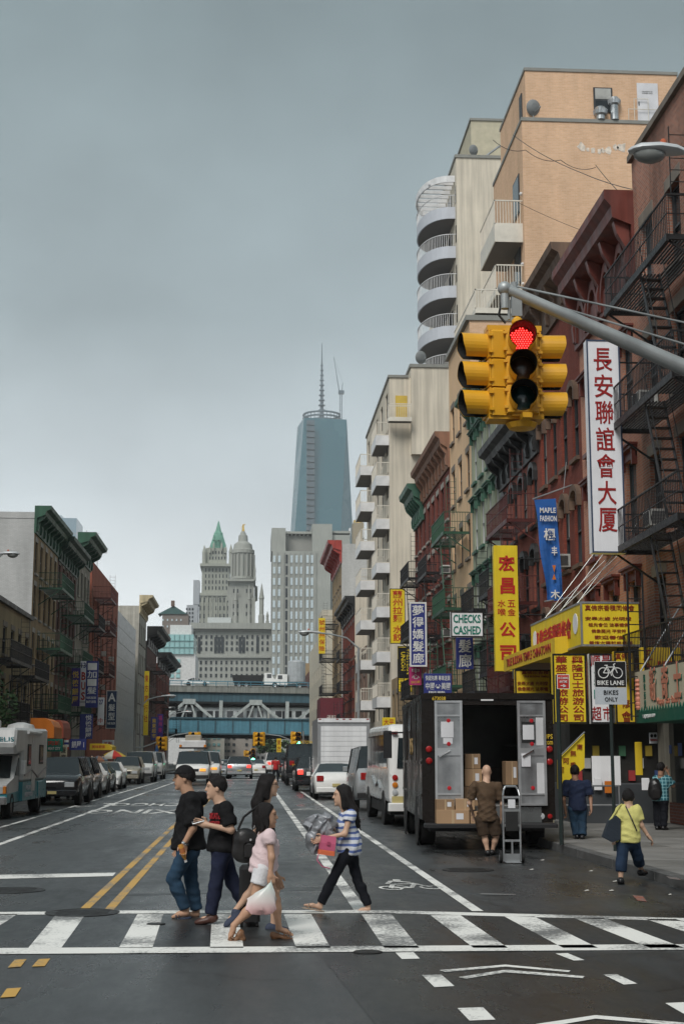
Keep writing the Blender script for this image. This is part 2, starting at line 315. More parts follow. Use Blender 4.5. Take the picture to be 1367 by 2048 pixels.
# ------------------------------------------------------------ pavements with kerbs
CONC = pm('pavement_concrete', (.20, .195, .185), .7, var=.22, scale=1.4, bump=.3, bscale=60); CONC2 = pm('pavement_concrete_b', (.165, .16, .15), .62, var=.25, scale=1.1, bump=.3, bscale=60)
KERB = pm('kerb_stone', (.10, .10, .098), .6, var=.3, scale=3, bump=.4); BED = pm('pavement_bed', (.05, .05, .048), .9)
HK = .15
def pavement(name, kx, fx, y0, y1, slab_to):
    s = 1 if kx > 0 else -1
    o = MB().box(min(kx+s*.18, fx+s*.5), max(kx+s*.18, fx+s*.5), y0, y1, 0, HK-.02).build(name, BED); tag(o, kind='structure')
    MB().box(min(kx+s*.18, fx+s*.5), max(kx+s*.18, fx+s*.5), slab_to, y1, HK-.03, HK).build('paving', CONC, o)
    km = MB().bbox(-.09, .09, .006, 2.394, -.0, HK+.006, .02).mesh('kerb_stone', KERB)
    y = y0
    while y < min(y1, 110)-2.4: inst('kerb_stone', km, o, (kx+s*.09, y, 0)); y += 2.4
    MB().box(kx+s*.18 if s < 0 else kx, kx if s < 0 else kx+s*.18, y, y1, 0, HK+.006).build('kerb', KERB, o)
    n = 3; wd = (abs(fx+s*.5)-abs(kx)-.18)/n
    me = [MB().bbox(-wd/2+.006, wd/2-.006, .006, 1.494, -.05, 0, .008).mesh('paving_slab', m) for m in (CONC, CONC2)]
    y = y0
    while y < slab_to-1.4:
        for i in range(n): inst('paving_slab', random.choice(me), o, (kx+s*(.18+wd*(i+.5)), y, HK+random.uniform(-.003, .003)))
        y += 1.5
    return o
pvR = pavement('pavement_right', XR, FR, 18.0, 300, 75); pvL = pavement('pavement_left', XL, FL, 21, 300, 60)
for q in ([(1330, 1752), (1352, 1755), (1362, 1760), (1338, 1757)],): MB().quad(*[G(x, y, HK+.004) for x, y in q]).build('utility_paint_mark', ORG, pvR)
# litter along the gutter
WP = pm('litter_paper', (.55, .54, .5), .8)
for i in range(7):
    x = random.uniform(1000, 1340); k = 1705+(x-1120)*.36+random.uniform(5, 60); p = G(x, max(k, 1712), .006); s = random.uniform(.02, .045)
    if p.x > XR-.1: continue
    o = MB().quad((-s, -s, .008), (s, -s*.6, .012), (s*.8, s, .02), (-s*.7, s*.8, .01)).build('paper_scrap', WP, None, p); tag(o, 'scrap of pale paper litter lying in the wet gutter near the right kerb', 'litter', 'paper litter along the kerb')
# ============================================================ buildings
GLASS = pm('window_glass', (.022, .026, .030), .07, spec=.6, rvar=.03, var=.3); GLASS2 = pm('window_glass_sky', (.06, .075, .085), .05, spec=.9, rvar=.02)
BLIND = pm('window_blind', (.34, .34, .32), .5, var=.2, scale=4); CURT = pm('window_curtain', (.20, .19, .17), .5, var=.3, scale=3)
WFR_W = pm('white_window_frame', (.46, .47, .46), .5); WFR_D = pm('dark_window_frame', (.035, .037, .04), .5)
STONE = pm('brown_stone_trim', (.20, .17, .14), .8, streak=.3, bump=.3); STONE_L = pm('pale_stone_trim', (.36, .33, .29), .8, streak=.25)
ROOFM = pm('roof_felt', (.06, .06, .06), .9)
BLACK = pm('black_iron', (.016, .016, .017), .5, .3, bump=.2, scale=10); RUST = pm('rusty_brown_iron', (.06, .042, .033), .7, bump=.3, scale=8)
def wall_block(W, H, D, ops, rec=.16, z0=0):
    """street wall with real openings, side walls, back and roof; slot 0 street wall, 1 side walls, 2 roof"""
    k = MB(); us = sorted({0, W, *[o[0] for o in ops], *[o[1] for o in ops]}); vs_ = sorted({z0, H, *[o[2] for o in ops], *[o[3] for o in ops]})
    for a, b in zip(us, us[1:]):
        for c, d in zip(vs_, vs_[1:]):
            mu, mv = (a+b)/2, (c+d)/2
            if any(o[0] < mu < o[1] and o[2] < mv < o[3] for o in ops): continue
            k.quad((0, b, c), (0, a, c), (0, a, d), (0, b, d))
    for a, b, c, d in ops:
        k.quad((0, a, c), (rec, a, c), (rec, a, d), (0, a, d)); k.quad((0, b, d), (rec, b, d), (rec, b, c), (0, b, c))
        k.quad((0, a, d), (rec, a, d), (rec, b, d), (0, b, d)); k.quad((0, b, c), (rec, b, c), (rec, a, c), (0, a, c))
    k.mi = 1
    k.quad((0, 0, z0), (D, 0, z0), (D, 0, H), (0, 0, H)); k.quad((D, W, z0), (0, W, z0), (0, W, H), (D, W, H)); k.quad((D, 0, z0), (D, W, z0), (D, W, H), (D, 0, H))
    k.mi = 2; k.quad((0, 0, H), (D, 0, H), (D, W, H), (0, W, H)); return k
_WM = {}
def win_meshes(w, h, fm, rec=.16, hood='flat', tm=STONE, arch=False):
    key = (round(w, 2), round(h, 2), fm.name, hood, tm.name, rec)
    if key in _WM: return _WM[key]
    x0 = rec-.07; f = MB(); t = .055
    for a in ((x0, rec, -w/2, -w/2+t, 0, h), (x0, rec, w/2-t, w/2, 0, h), (x0, rec, -w/2+t, w/2-t, 0, t), (x0, rec, -w/2+t, w/2-t, h-t, h), (x0-.02, rec, -w/2+t, w/2-t, h*.5-.03, h*.5+.03)): f.box(*a)
    fr = f.mesh('window', fm)
    pn = [MB().quad((rec-.02, w/2-t, a), (rec-.02, -w/2+t, a), (rec-.02, -w/2+t, b), (rec-.02, w/2-t, b)) for a, b in ((t, h*.5-.03), (h*.5+.03, h-t))]
    panes = {m.name: [p.mesh('pane', m) for p in pn] for m in (GLASS, GLASS2, BLIND, CURT)}
    sill = MB().box(-.12, rec-.075, -w/2-.1, w/2+.1, -.13, -.002).mesh('sill', tm)
    l = MB()
    if hood == 'flat': l.box(-.025, .05, -w/2-.12, w/2+.12, h+.002, h+.30)
    elif hood == 'ledge':
        l.box(-.05, .05, -w/2-.14, w/2+.14, h+.002, h+.22).box(-.20, .05, -w/2-.2, w/2+.2, h+.22, h+.30).box(-.26, .05, -w/2-.24, w/2+.24, h+.30, h+.36)
        for s in (-1, 1): l.box(-.15, .05, s*(w/2+.09)-.05, s*(w/2+.09)+.05, h-.22, h+.22)
    elif hood == 'arch':
        n = 10; P = [(-(w/2+.12)*math.cos(math.pi*i/n), h-.02+.42*math.sin(math.pi*i/n)) for i in range(n+1)]; Q = [(-(w/2-.02)*math.cos(math.pi*i/n), h-.02+.22*math.sin(math.pi*i/n)) for i in range(n+1)]
        for i in range(n): l.prism([P[i], P[i+1], Q[i+1], Q[i]], lambda a, b: (-.16, a, b), lambda a, b: (.05, a, b))
        for s in (-1, 1): l.box(-.17, .05, s*(w/2+.07)-.07, s*(w/2+.07)+.07, h-.35, h)
    li = l.mesh('lintel', tm) if l.v else None
    _WM[key] = (fr, panes, sill, li); return _WM[key]
def add_windows(b, ops, fm=WFR_D, hood='flat', tm=STONE, rec=.16, bright=.25, detail=True, x=0, off=None):
    for o in ops:
        w, h = o[1]-o[0], o[3]-o[2]; fr, panes, sill, li = win_meshes(w, h, fm, rec, hood, tm)
        wo = inst('window', fr, b, (x, (o[0]+o[1])/2, o[2]))
        r = random.random(); m = BLIND if r < bright*.6 else GLASS2 if r < bright+.1 else CURT if r < bright+.22 else GLASS
        inst('pane', panes[m.name][1], wo); inst('pane', panes[(GLASS if random.random() < .5 else m).name][0], wo)
        if detail:
            inst('sill', sill, wo)
            if li: inst('lintel', li, wo)
def cornice(b, W, z, mat, out=.75, h=1.3, br=7, ends=True, style=0):
    """projecting roof cornice; z is its top"""
    if style == 0: P = [(.02, z-h), (-.10, z-h), (-.12, z-h*.88), (-.14, z-h*.45), (-out*.62, z-h*.34), (-out*.70, z-h*.20), (-out*.95, z-h*.13), (-out, z), (.02, z)]
    else: P = [(.02, z-h), (-.14, z-h), (-.14, z-h*.72), (-.08, z-h*.7), (-.08, z-h*.38), (-out*.75, z-h*.30), (-out*.78, z-h*.18), (-out, z-h*.10), (-out, z), (.02, z)]
    c = MB().prism(P, lambda a, v: (a, -.05, v), lambda a, v: (a, W+.05, v)).build('cornice', mat, b)
    q = [(-.10, z-h*.95), (-.22, z-h*.92), (-.26, z-h*.75), (-.20, z-h*.62), (-out*.55, z-h*.46), (-out*.66, z-h*.33), (-.10, z-h*.33)]
    me = MB().prism(q, lambda a, v: (a, -.11, v), lambda a, v: (a, .11, v)).mesh('bracket', mat)
    for i in range(br): inst('bracket', me, c, (0, .2+(W-.4)*i/(br-1), 0))
    if style == 1:      # arched panels between the brackets
        for i in range(br-1):
            y0 = .2+(W-.4)*i/(br-1); d = (W-.4)/(br-1); n = 8; A = MB()
            for j in range(n):
                p = [(y0+d/2-(d/2-.14)*math.cos(math.pi*t/n), z-h*.95+(h*.5)*math.sin(math.pi*t/n)) for t in (j, j+1)]; r_ = [(y0+d/2-(d/2-.26)*math.cos(math.pi*t/n), z-h*.95+(h*.40)*math.sin(math.pi*t/n)) for t in (j, j+1)]
                A.prism([p[0], p[1], r_[1], r_[0]], lambda a, v: (-.2, a, v), lambda a, v: (-.08, a, v))
            A.build('arch_moulding', mat, c)
    return c
_FE = {}
def fe_meshes(L, proj, gap, mat, bars=True):
    key = (round(L, 2), round(proj, 2), round(gap, 2), mat.name)
    if key in _FE: return _FE[key]
    p = MB(); p.box(-proj, -.05, 0, .07, -.12, 0).box(-proj, -.05, L-.07, L, -.12, 0).box(-proj-.03, -proj+.03, 0, L, -.16, .01)
    n = int(proj/.085)
    for i in range(n): x = -proj+.06+(proj-.1)*i/n; p.box(x, x+.038, 0, L*.34, -.03, 0).box(x, x+.038, L*.34+.75, L, -.03, 0)
    for i in range(int(proj*.45/.085)): x = -.07-.085*i; p.box(x-.038, x, L*.34, L*.34+.75, -.03, 0)
    pl = p.mesh('platform', mat); r = MB(); H = .92
    for z in (H, H*.52): r.path([(-.02, 0, z), (-proj, 0, z), (-proj, L, z), (-.02, L, z)], .016 if z < H else .024, 4)
    s = .125; y = 0
    while y < L: r.box(-proj-.008, -proj+.008, y-.008, y+.008, 0, H); y += s
    x = -.1
    while x > -proj: r.box(x-.008, x+.008, -.008, .008, 0, H).box(x-.008, x+.008, L-.008, L+.008, 0, H); x -= s
    ra = r.mesh('railing', mat); st = MB(); y0, y1 = L*.34+.75, L*.34+.75-1.5 if L*.34 > .8 else .2
    for xs in (-proj+.12, -proj+.58): st.bar((xs, y1, -gap+.0), (xs, y0, -.02), .025, .12)
    for xs in (-proj+.10, -proj+.60): st.tube((xs, y1, -gap+.85), (xs, y0, .80), .013, 4)
    ns = 11
    for i in range(ns): t = (i+.7)/(ns+.4); st.box(-proj+.12, -proj+.58, y1+(y0-y1)*t-.10, y1+(y0-y1)*t+.10, -gap*(1-t)-.012, -gap*(1-t)+.012)
    sm = st.mesh('stair', mat); bk = MB()
    bk.bar((-proj*.95, 0, -.12), (-.02, 0, -proj*.75), .035, .05)
    _FE[key] = (pl, ra, sm, bk.mesh('bracket', mat)); return _FE[key]
def fire_escape(b, u0, L, zs, mat, proj=1.05, drop=True):
    gap = (zs[1]-zs[0]) if len(zs) > 1 else 3.2; pl, ra, sm, bk = fe_meshes(L, proj, gap, mat)
    g = MB(); zb, zt = zs[0], zs[-1]
    for x in (-proj+.62, -proj+.16): g.tube((x, u0+.12, zt+.9), (x, u0+.12, zt+2.6), .016, 4)
    for i in range(6): g.tube((-proj+.62, u0+.12, zt+1.0+.28*i), (-proj+.16, u0+.12, zt+1.0+.28*i), .012, 4)
    f = g.build('fire_escape', mat, b)
    if drop:
        g = MB()
        for x in (-proj-.06, -proj-.42): g.box(x-.02, x+.02, u0+L*.5-.02, u0+L*.5+.02, zb-1.2, zb+2.2)
        for i in range(11): g.box(-proj-.42, -proj-.06, u0+L*.5-.012, u0+L*.5+.012, zb-1.1+.3*i-.012, zb-1.1+.3*i+.012)
        g.build('drop_ladder', mat, f)
    for i, z in enumerate(zs):
        inst('platform', pl, f, (0, u0, z)); inst('railing', ra, f, (0, u0, z)); inst('bracket', bk, f, (0, u0+.1, z)); inst('bracket', bk, f, (0, u0+L-.1, z))
        if i: inst('stair', sm, f, (0, u0, z))
    return f
ACM = pm('air_conditioner_shell', (.50, .50, .47), .5, var=.15); ACD = pm('air_conditioner_grille', (.08, .08, .085), .6)
_ac = MB().bbox(-.42, .1, -.32, .32, 0, .42, .02).mesh('air_conditioner', ACM); _ag = MB()
for i in range(9): _ag.box(-.435, -.422, -.27, .27, .05+.036*i, .068+.036*i)
for i in range(9): _ag.box(-.36, -.02, -.335, -.322, .05+.036*i, .068+.036*i)
_ag = _ag.mesh('grille', ACD)
def aircon(b, y, z): o = inst('air_conditioner', _ac, b, (-.02, y, z)); inst('grille', _ag, o); return o
def building(name, label, side, Y0, Y1, H, wall, sidewall=None, D=14, Xf=None, ops=(), fm=WFR_D, hood='flat', tm=STONE, rec=.16, bright=.25, z0=0, cat='building', detail=True):
    Xf = Xf if Xf is not None else (FR if side > 0 else FL); W = Y1-Y0
    b = empty(name, (Xf, Y0 if side > 0 else Y1, 0), 0 if side > 0 else math.pi); tag(b, label, cat)
    if side < 0: ops = [(W-o[1], W-o[0], o[2], o[3]) for o in ops]
    wall_block(W, H, D, list(ops), rec, z0).build('wall', [wall, sidewall or wall, ROOFM], b)
    add_windows(b, ops, fm, hood, tm, rec, bright, detail)
    return b
def grid(W, n, w, rows, h, margin=None):
    mg = margin if margin is not None else W/n/2
    return [(u-w/2, u+w/2, z, z+h) for z in rows for u in [mg+(W-2*mg)*i/(max(n-1, 1)) for i in range(n)]]
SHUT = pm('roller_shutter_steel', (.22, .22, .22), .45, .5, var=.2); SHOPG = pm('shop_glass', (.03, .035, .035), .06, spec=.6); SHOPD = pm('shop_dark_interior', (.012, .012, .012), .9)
def shopfront(b, y0, y1, h=3.0, fr=None, base=None):
    """framed shop window with stall riser, door and fascia, in front of the wall"""
    fr = fr or WFR_D; W = y1-y0
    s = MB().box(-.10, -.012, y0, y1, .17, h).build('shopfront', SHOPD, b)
    f = MB()
    f.box(-.20, -.11, y0, y1, h-.25, h).box(-.20, -.11, y0, y0+.12, .17, h-.25).box(-.20, -.11, y1-.12, y1, .17, h-.25)
    n = max(2, int(W/1.4))
    for i in range(1, n): f.box(-.17, -.11, y0+W*i/n-.04, y0+W*i/n+.04, .17, h-.25)
    f.build('shop_frame', fr, s); MB().box(-.18, -.11, y0+.13, y1-.13, .17, .65).build('stall_riser', base or BRK['dark'], s)
    for i in range(n): MB().quad((-.13, y0+W*(i+1)/n-.05, .66), (-.13, y0+W*i/n+.05, .66), (-.13, y0+W*i/n+.05, h-.26), (-.13, y0+W*(i+1)/n-.05, h-.26)).build('shop_window_pane', SHOPG, s)
    # goods and posters behind and on the glass
    for i in range(int(W*2.2)):
        y = random.uniform(y0+.3, y1-.3); z = random.uniform(.8, h-.9); c = random.choice(POST)
        MB().box(-.140, -.131, y-.14, y+.14, z, z+random.choice((.2, .3, .42))).build('poster', c, s)
    return s
POST = [pm('poster_%s' % n, c, .7) for n, c in (('red', (.35, .04, .04)), ('white', (.5, .5, .48)), ('yellow', (.5, .36, .05)), ('blue', (.07, .12, .3)), ('grey', (.2, .2, .2)), ('green', (.08, .22, .12)))]
BRK = dict(
 dark=brick('dark_red_brick', (.16, .055, .038), (.11, .04, .03), (.12, .10, .09)),
 brown=brick('weathered_brown_brick', (.40, .16, .10), (.25, .10, .066), (.30, .25, .21), streak=.5, dirt=.35),
 salmon=brick('salmon_brick', (.50, .21, .13), (.41, .165, .10), (.38, .27, .22), streak=.3),
 crimson=brick('crimson_painted_brick', (.24, .058, .036), (.19, .045, .03), (.18, .05, .035), streak=.35),
 red=brick('bright_red_brick', (.31, .085, .055), (.25, .068, .045), (.22, .10, .08), streak=.3),
 maroon=brick('maroon_brick', (.22, .055, .036), (.175, .042, .03), (.17, .055, .042), streak=.3),
 orange=brick('orange_tan_brick', (.71, .47, .30), (.63, .40, .245), (.67, .47, .33), streak=.17, dirt=.07, bh=.085, bw=.25),
 pale=brick('pale_whitewashed_brick', (.50, .50, .49), (.44, .44, .43), (.40, .40, .39), streak=.22, dirt=.06, bump=.4),
 tan=brick('tan_painted_brick', (.30, .24, .14), (.28, .22, .13), (.26, .21, .12), streak=.25, bump=.3),
 rust=brick('rust_red_brick', (.36, .115, .07), (.33, .10, .062), (.30, .11, .075), streak=.18),
 slate=brick('slate_blue_brick', (.12, .14, .17), (.10, .12, .15), (.12, .13, .15), streak=.2),
 ochre=brick('ochre_brick', (.36, .26, .14), (.32, .22, .12), (.28, .22, .15), streak=.3),
 chapel=brick('chapel_brown_brick', (.24, .14, .10), (.20, .12, .09), (.22, .17, .14), streak=.25))
CRM = pm('cream_stucco', (.60, .54, .44), .85, var=.08, scale=.5, streak=.22); PEACH = pm('peach_stucco', (.66, .45, .27), .85, var=.05, scale=.5, streak=.08)
GREENP = pm('pale_green_stucco', (.30, .33, .24), .8, streak=.2); GREENT = pm('green_painted_trim', (.045, .12, .08), .55, streak=.2); GRNFE = pm('green_iron', (.03, .085, .05), .5, .2)
REDFE = pm('dark_red_iron', (.085, .022, .02), .5, .2); MARC = pm('dark_red_cornice_paint', (.14, .032, .022), .5, streak=.4); BRNC = pm('brown_stone_cornice', (.15, .095, .065), .75, streak=.35); BLKC = pm('black_cornice_paint', (.022, .022, .022), .5, streak=.2)
TERRA = pm('terracotta_cornice', (.24, .125, .08), .75, streak=.3); ALU = pm('aluminium', (.36, .37, .38), .4, .7); WHT = pm('white_metal', (.62, .62, .62), .45); RAILW = pm('cream_railing', (.62, .58, .50), .5)
# R1 : brown brick tenement nearest the camera
W = 14.3; ops = grid(W, 6, 1.05, (4.2, 7.35, 10.5, 13.65), 2.05)
b = building('brick_tenement', 'weathered brown brick tenement with black fire escape at the right edge', 1, 22.0, 36.3, 17.8, BRK['brown'], ops=ops, tm=STONE, rec=.2, bright=.2)
MB().box(-.12, .3, -.03, W+.03, 17.8, 17.98).build('coping', STONE, b); fire_escape(b, 7.6, 5.6, (3.75, 6.9, 10.05, 13.2), BLACK, 1.15)
shopfront(b, 7.4, W-.2, 3.1, pm('pale_shop_frame', (.42, .39, .32), .6), BRK['dark']); aircon(b, 12.6, 7.4); aircon(b, 13.2, 10.6); MB().box(-.25, -.05, W-1.9, W-1.35, .16, 3.3).build('pilaster', pm('cream_pilaster', (.42, .39, .32), .7, streak=.3), b)
# R2 : salmon brick with tall dark red cornice
W = 6.7; ops = grid(W, 3, 1.0, (4.3, 7.6, 10.9), 2.1)
b = building('salmon_tenement', 'salmon brick tenement with a tall ornate dark red cornice', 1, 36.3, 43.0, 14.6, BRK['salmon'], ops=ops, tm=MARC, hood='ledge', bright=.3)
wc = cornice(b, W, 17.0, MARC, .8, 2.6, 5, style=1); shopfront(b, .2, W-.2, 3.0); aircon(b, 1.2, 4.35); aircon(b, 3.3, 10.9)
MB().box(.0, 14, 0, W, 14.6, 16.6).build('attic_wall', MARC, b)
# R3 : crimson house with brownstone cornice
W = 6.5; ops = grid(W, 4, .85, (4.3, 7.7, 11.1), 2.15)
b = building('crimson_tenement', 'crimson painted tenement with arched window hoods and brown stone cornice', 1, 43.0, 49.5, 16.9, BRK['crimson'], ops=ops, tm=BRNC, hood='arch', bright=.35)
cornice(b, W, 18.0, BRNC, .85, 1.7, 6); shopfront(b, .2, W-.2, 3.0); aircon(b, 2.5, 7.8)
# R4 : red brick house with black cornice and red fire escape
W = 7.9; ops = grid(W, 4, .9, (3.9, 7.0, 10.0), 1.95)
b = building('red_brick_tenement', 'lower red brick tenement with black bracketed cornice and dark red fire escape', 1, 49.5, 57.4, 13.2, BRK['red'], ops=ops, tm=BLKC, hood='arch', bright=.4)
cornice(b, W, 14.2, BLKC, .95, 1.7, 7); fire_escape(b, .6, 4.6, (4.2, 7.2, 10.2), REDFE, 1.1); fire_escape(b, 5.5, 2.3, (5.0, 8.1), BLACK, 1.0, False); shopfront(b, .2, W-.2, 2.9); aircon(b, 5.0, 7.0); aircon(b, 7.3, 7.0)
# R5 : pale green house
W = 7.6; ops = grid(W, 4, .95, (4.2, 7.6, 11.0, 14.2), 2.1)
b = building('green_tenement', 'pale green tenement with dark green window hoods behind the traffic signal', 1, 57.4, 65.0, 17.3, GREENP, ops=ops, fm=WFR_W, tm=GREENT, hood='ledge', bright=.6)
cornice(b, W, 18.2, GREENT, .8, 1.4, 7); fire_escape(b, 1.0, 3.6, (4.4, 7.8), BLACK, 1.05, False); shopfront(b, .2, W-.2, 3.0); aircon(b, 1.2, 7.6)
# R6 : peach stucco below, tall orange brick block set back above
W = 7.2; ops = grid(W, 3, 1.0, (4.4, 7.7, 11.0, 14.3, 17.6), 1.8)
b = building('orange_brick_apartment_block', 'tall orange brick apartment block with white balconies above a peach stucco base', 1, 65.0, 72.2, 22.3, PEACH, BRK['orange'], 16, ops=ops, bright=.3)
MB().box(-.18, 2.4, -.08, W+.08, 22.3, 22.55).build('coping', pm('grey_coping', (.22, .22, .20), .6), b)
fire_escape(b, .8, 4.6, (5.0, 8.6, 12.2), GRNFE, 1.25)
U = MB().box(2.75, 24, 0, W+1, 22.32, 32.55).build('upper_block', BRK['orange'], b); MB().box(2.70, 24.1, -.05, W+1.05, 32.55, 32.73).build('coping', MATS['grey_coping'], U)
P = MB().box(3.0, 10.65, .2, W, 32.74, 35.3).build('penthouse', BRK['orange'], b); MB().box(2.95, 10.7, .15, W+.05, 35.3, 35.46).build('coping', MATS['grey_coping'], P)
k = MB().box(6.4, 7.35, .13, .19, 33.2, 34.5).build('window', WFR_D, P); MB().box(6.48, 7.27, .115, .128, 33.88, 34.44).build('pane', BLIND, k); MB().box(6.48, 7.27, .115, .128, 33.25, 33.8).build('pane', GLASS, k)
k = MB().box(8.6, 9.65, .13, .19, 32.76, 34.8).build('door', pm('white_door', (.60, .60, .62), .5), P); MB().box(8.65, 8.69, .10, .13, 33.6, 33.8).build('handle', BLACK, k)
letters('PROPERTY OF\nOWNER ONLY', pm('grey_print', (.2, .2, .2), .7), k, (9.12, .118, 34.3), .55, .2, ext=.003)
MB().box(2.94, 2.999, 1.0, 1.6, 33.2, 34.5).build('window', WFR_D, P)
WPM = pm('flaking_white_paint', (.62, .55, .47), .9, var=.35, scale=4)
for i in range(16):
    x = 5.6+i*.30+random.uniform(-.1, .1); z = 31.2+random.uniform(-.15, .15); s = random.uniform(.1, .26); n = 8
    MB().py([(x+s*math.cos(t*.785)*random.uniform(.5, 1.1), z+s*1.3*math.sin(t*.785)*random.uniform(.5, 1.1)) for t in range(n)], -.012, -.002).build('paint_patch', WPM, U)
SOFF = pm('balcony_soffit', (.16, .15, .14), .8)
def balcony(b, x0, x1, y0, y1, z, rail_h=1.05, slab=.35, mat=WHT, solid=.25, nm='balcony'):
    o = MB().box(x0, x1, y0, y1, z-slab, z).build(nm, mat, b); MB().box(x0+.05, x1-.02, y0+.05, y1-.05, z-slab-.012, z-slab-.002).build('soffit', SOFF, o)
    r = MB(); r.box(x0, x0+.05, y0, y1, z+rail_h-.06, z+rail_h).box(x0, x1, y0, y0+.05, z+rail_h-.06, z+rail_h).box(x0, x1, y1-.05, y1, z+rail_h-.06, z+rail_h)
    r.box(x0, x0+.04, y0, y1, z+.001, z+.06).box(x0, x1, y0, y0+.04, z+.001, z+.06)
    y = y0
    while y < y1: r.box(x0+.01, x0+.035, y, y+.03, z, z+rail_h-.05); y += .14
    x = x0
    while x < x1: r.box(x, x+.03, y0+.01, y0+.035, z, z+rail_h-.05); x += .14
    r.build('railing', RAILW if mat is WHT else mat, o); return o
for z in (27.3, 24.0): balcony(b, 1.35, 2.745, .3, 4.6, z, 1.25, .9 if z > 26 else .3, RAILW)
balcony(b, .3, 2.3, .05, W-.1, 22.9, 1.0, .2, RAILW)
for z in (24.6, 28.2): k = MB().box(2.70, 2.745, .9, 2.5, z, z+2.0).build('window', WFR_D, U); MB().box(2.685, 2.698, 1.0, 2.4, z+.1, z+1.9).build('pane', GLASS2, k)
for z in (22.9+1.4, 28.9, 25.3): MB().ball((2.7, .35, z), .09, 8, 5).build('globe_lamp', WHT, b)
def vent(b, x, y, z, r, h):
    o = MB().lathe([(r*.75, 0), (r*.75, h), (r, h+r*.3), (r*1.1, h+r*.9), (r*.8, h+r*1.5), (.02, h+r*1.7)], 14).build('turbine_vent', pm('galvanised_steel', (.42, .44, .45), .35, .8), b, (x, y, z))
    f = MB()
    for i in range(14): t = i*math.pi/7; f.tube((r*1.05*math.cos(t), r*1.05*math.sin(t), h+r*.3), (r*1.13*math.cos(t+.15), r*1.13*math.sin(t+.15), h+r*1.1), .02, 4)
    f.build('fin', ALU, o)
vent(b, 6.7, .07, 32.74, .3, .2); vent(b, 7.4, .05, 32.74, .28, .75)
def dish(b, x, y, z, r=.42, rz=0.4):
    k = MB().lathe([(.01, .10), (r*.5, .07), (r*.85, .0), (r, -.05), (r, -.07), (r*.85, -.02), (r*.5, .05), (.01, .08)], 18, Matrix.Translation((0, 0, .55)) @ Matrix.Rotation(R(100), 4, 'X'), cap=False)
    o = k.build('satellite_dish', pm('dish_grey', (.20, .21, .21), .6), b, (x, y, z), rz); MB().tube((0, .1, 0), (0, .1, .55), .03).tube((0, -.5, .35), (0, .05, .3), .015).ball((0, -.5, .37), .05, 6, 4).build('mount', ALU, o); return o
dish(b, 3.4, .08, 32.75, .42); g = MB()
for x in (8.1, 8.4, 9.1, 9.9, 10.6): g.tube((x, .02, 32.73), (x, .02, 33.35 if x in (8.1, 9.9, 10.6) else 33.9), .02, 4)
g.tube((8.1, .02, 33.35), (10.6, .02, 33.35), .02, 4).tube((8.4, .02, 33.9), (9.1, .02, 33.9), .02, 4).build('roof_guard_rail', RAILW, b)
# R7 : maroon tenement with terracotta cornice
W = 16.0; ops = grid(W, 8, .95, (4.3, 7.7, 11.0, 14.0), 2.0)
b = building('maroon_tenement', 'dark maroon tenement with terracotta cornice and black fire escapes', 1, 72.2, 88.2, 17.4, BRK['maroon'], ops=ops, fm=WFR_D, tm=STONE_L, hood='flat', bright=.5)
cornice(b, 11.2, 18.5, TERRA, .8, 1.9, 9); c2 = cornice(b, 4.6, 17.9, GREENT, 1.0, 2.2, 6); c2.location.y = 11.35
fire_escape(b, 1.5, 4.0, (4.6, 8.0, 11.3), BLACK, 1.1); fire_escape(b, 9.5, 4.6, (5.2, 8.6, 12.0), BLACK, 1.15); shopfront(b, .2, W-.2, 3.0)
for y, z in ((.8, 11.1), (.8, 7.8), (.8, 4.5), (6.4, 7.8)): aircon(b, y, z)
dish(b, 1.0, 9.0, 18.5, .5, .8)
# low shop in the gap
b = building('two_storey_shop', 'low two storey shop tucked between maroon tenement and cream block', 1, 88.2, 103.5, 7.2, BRK['ochre'], ops=grid(15.3, 6, 1.0, (4.2,), 1.9), bright=.4); shopfront(b, .3, 15, 3.0)
# R8 : cream balcony block and the tower with curved balconies behind it
W = 21; ops = grid(W, 5, 1.7, (4.5, 7.8, 11.1, 14.4, 17.7, 21.0, 24.3, 27.2), 2.0)
b = building('cream_apartment_block', 'cream stucco apartment block with boxy white balconies along the street', 1, 104, 125, 30.0, CRM, ops=ops, fm=WFR_D, hood='none', bright=.4, detail=False)
MB().box(1.6, 9, -.5, 16, 24, 30.7).build('rear_block', CRM, b); MB().box(1.5, 9.1, -.6, 16.1, 30.7, 30.95).build('coping', MATS['grey_coping'], b); MB().box(-.1, 1.45, -.1, 21.1, 30.0, 30.2).build('coping', MATS['grey_coping'], b)
for i, z in enumerate((6.0, 9.3, 12.6, 15.9, 19.2, 22.5, 25.6)):
    balcony(b, -1.0, -.002, .4, 4.6, z, 1.05, .75); balcony(b, -1.2, -.002, 13.0, 18.6, z+.2, 1.05, .75)
balcony(b, -.2, 1.55, -1.2, -.505, 26.6, 1.1, .25, RAILW)
MB().box(.45, 1.35, -.035, -.003, 26.65, 28.6).build('door', pm('yellow_door', (.55, .38, .06), .6), b); dish(b, 2.4, -.4, 30.96, .5, .5)
dk = pm('dark_roof', (.07, .075, .075), .6); MB().px([(3, 30.95), (9, 30.95), (9, 31.6)], 3, 8).build('roof_hatch', dk, b)
T = empty('cream_tower', (16.3, 108.5, 0)); tag(T, 'tall cream stucco tower with rounded grey balconies and white pergola on top', 'building')
MB().box(0, 14, 0, 18, 28, 49.8).build('wall', CRM, T); MB().box(-.1, 14.1, -.1, 18.1, 49.8, 50.05).build('coping', MATS['grey_coping'], T); MB().box(1.6, 12, 2, 16, 50.06, 54.0).build('bulkhead', pm('tan_stucco', (.46, .42, .31), .85), T); MB().box(1.5, 12.1, 1.9, 16.1, 54.0, 54.2).build('coping', MATS['grey_coping'], T)
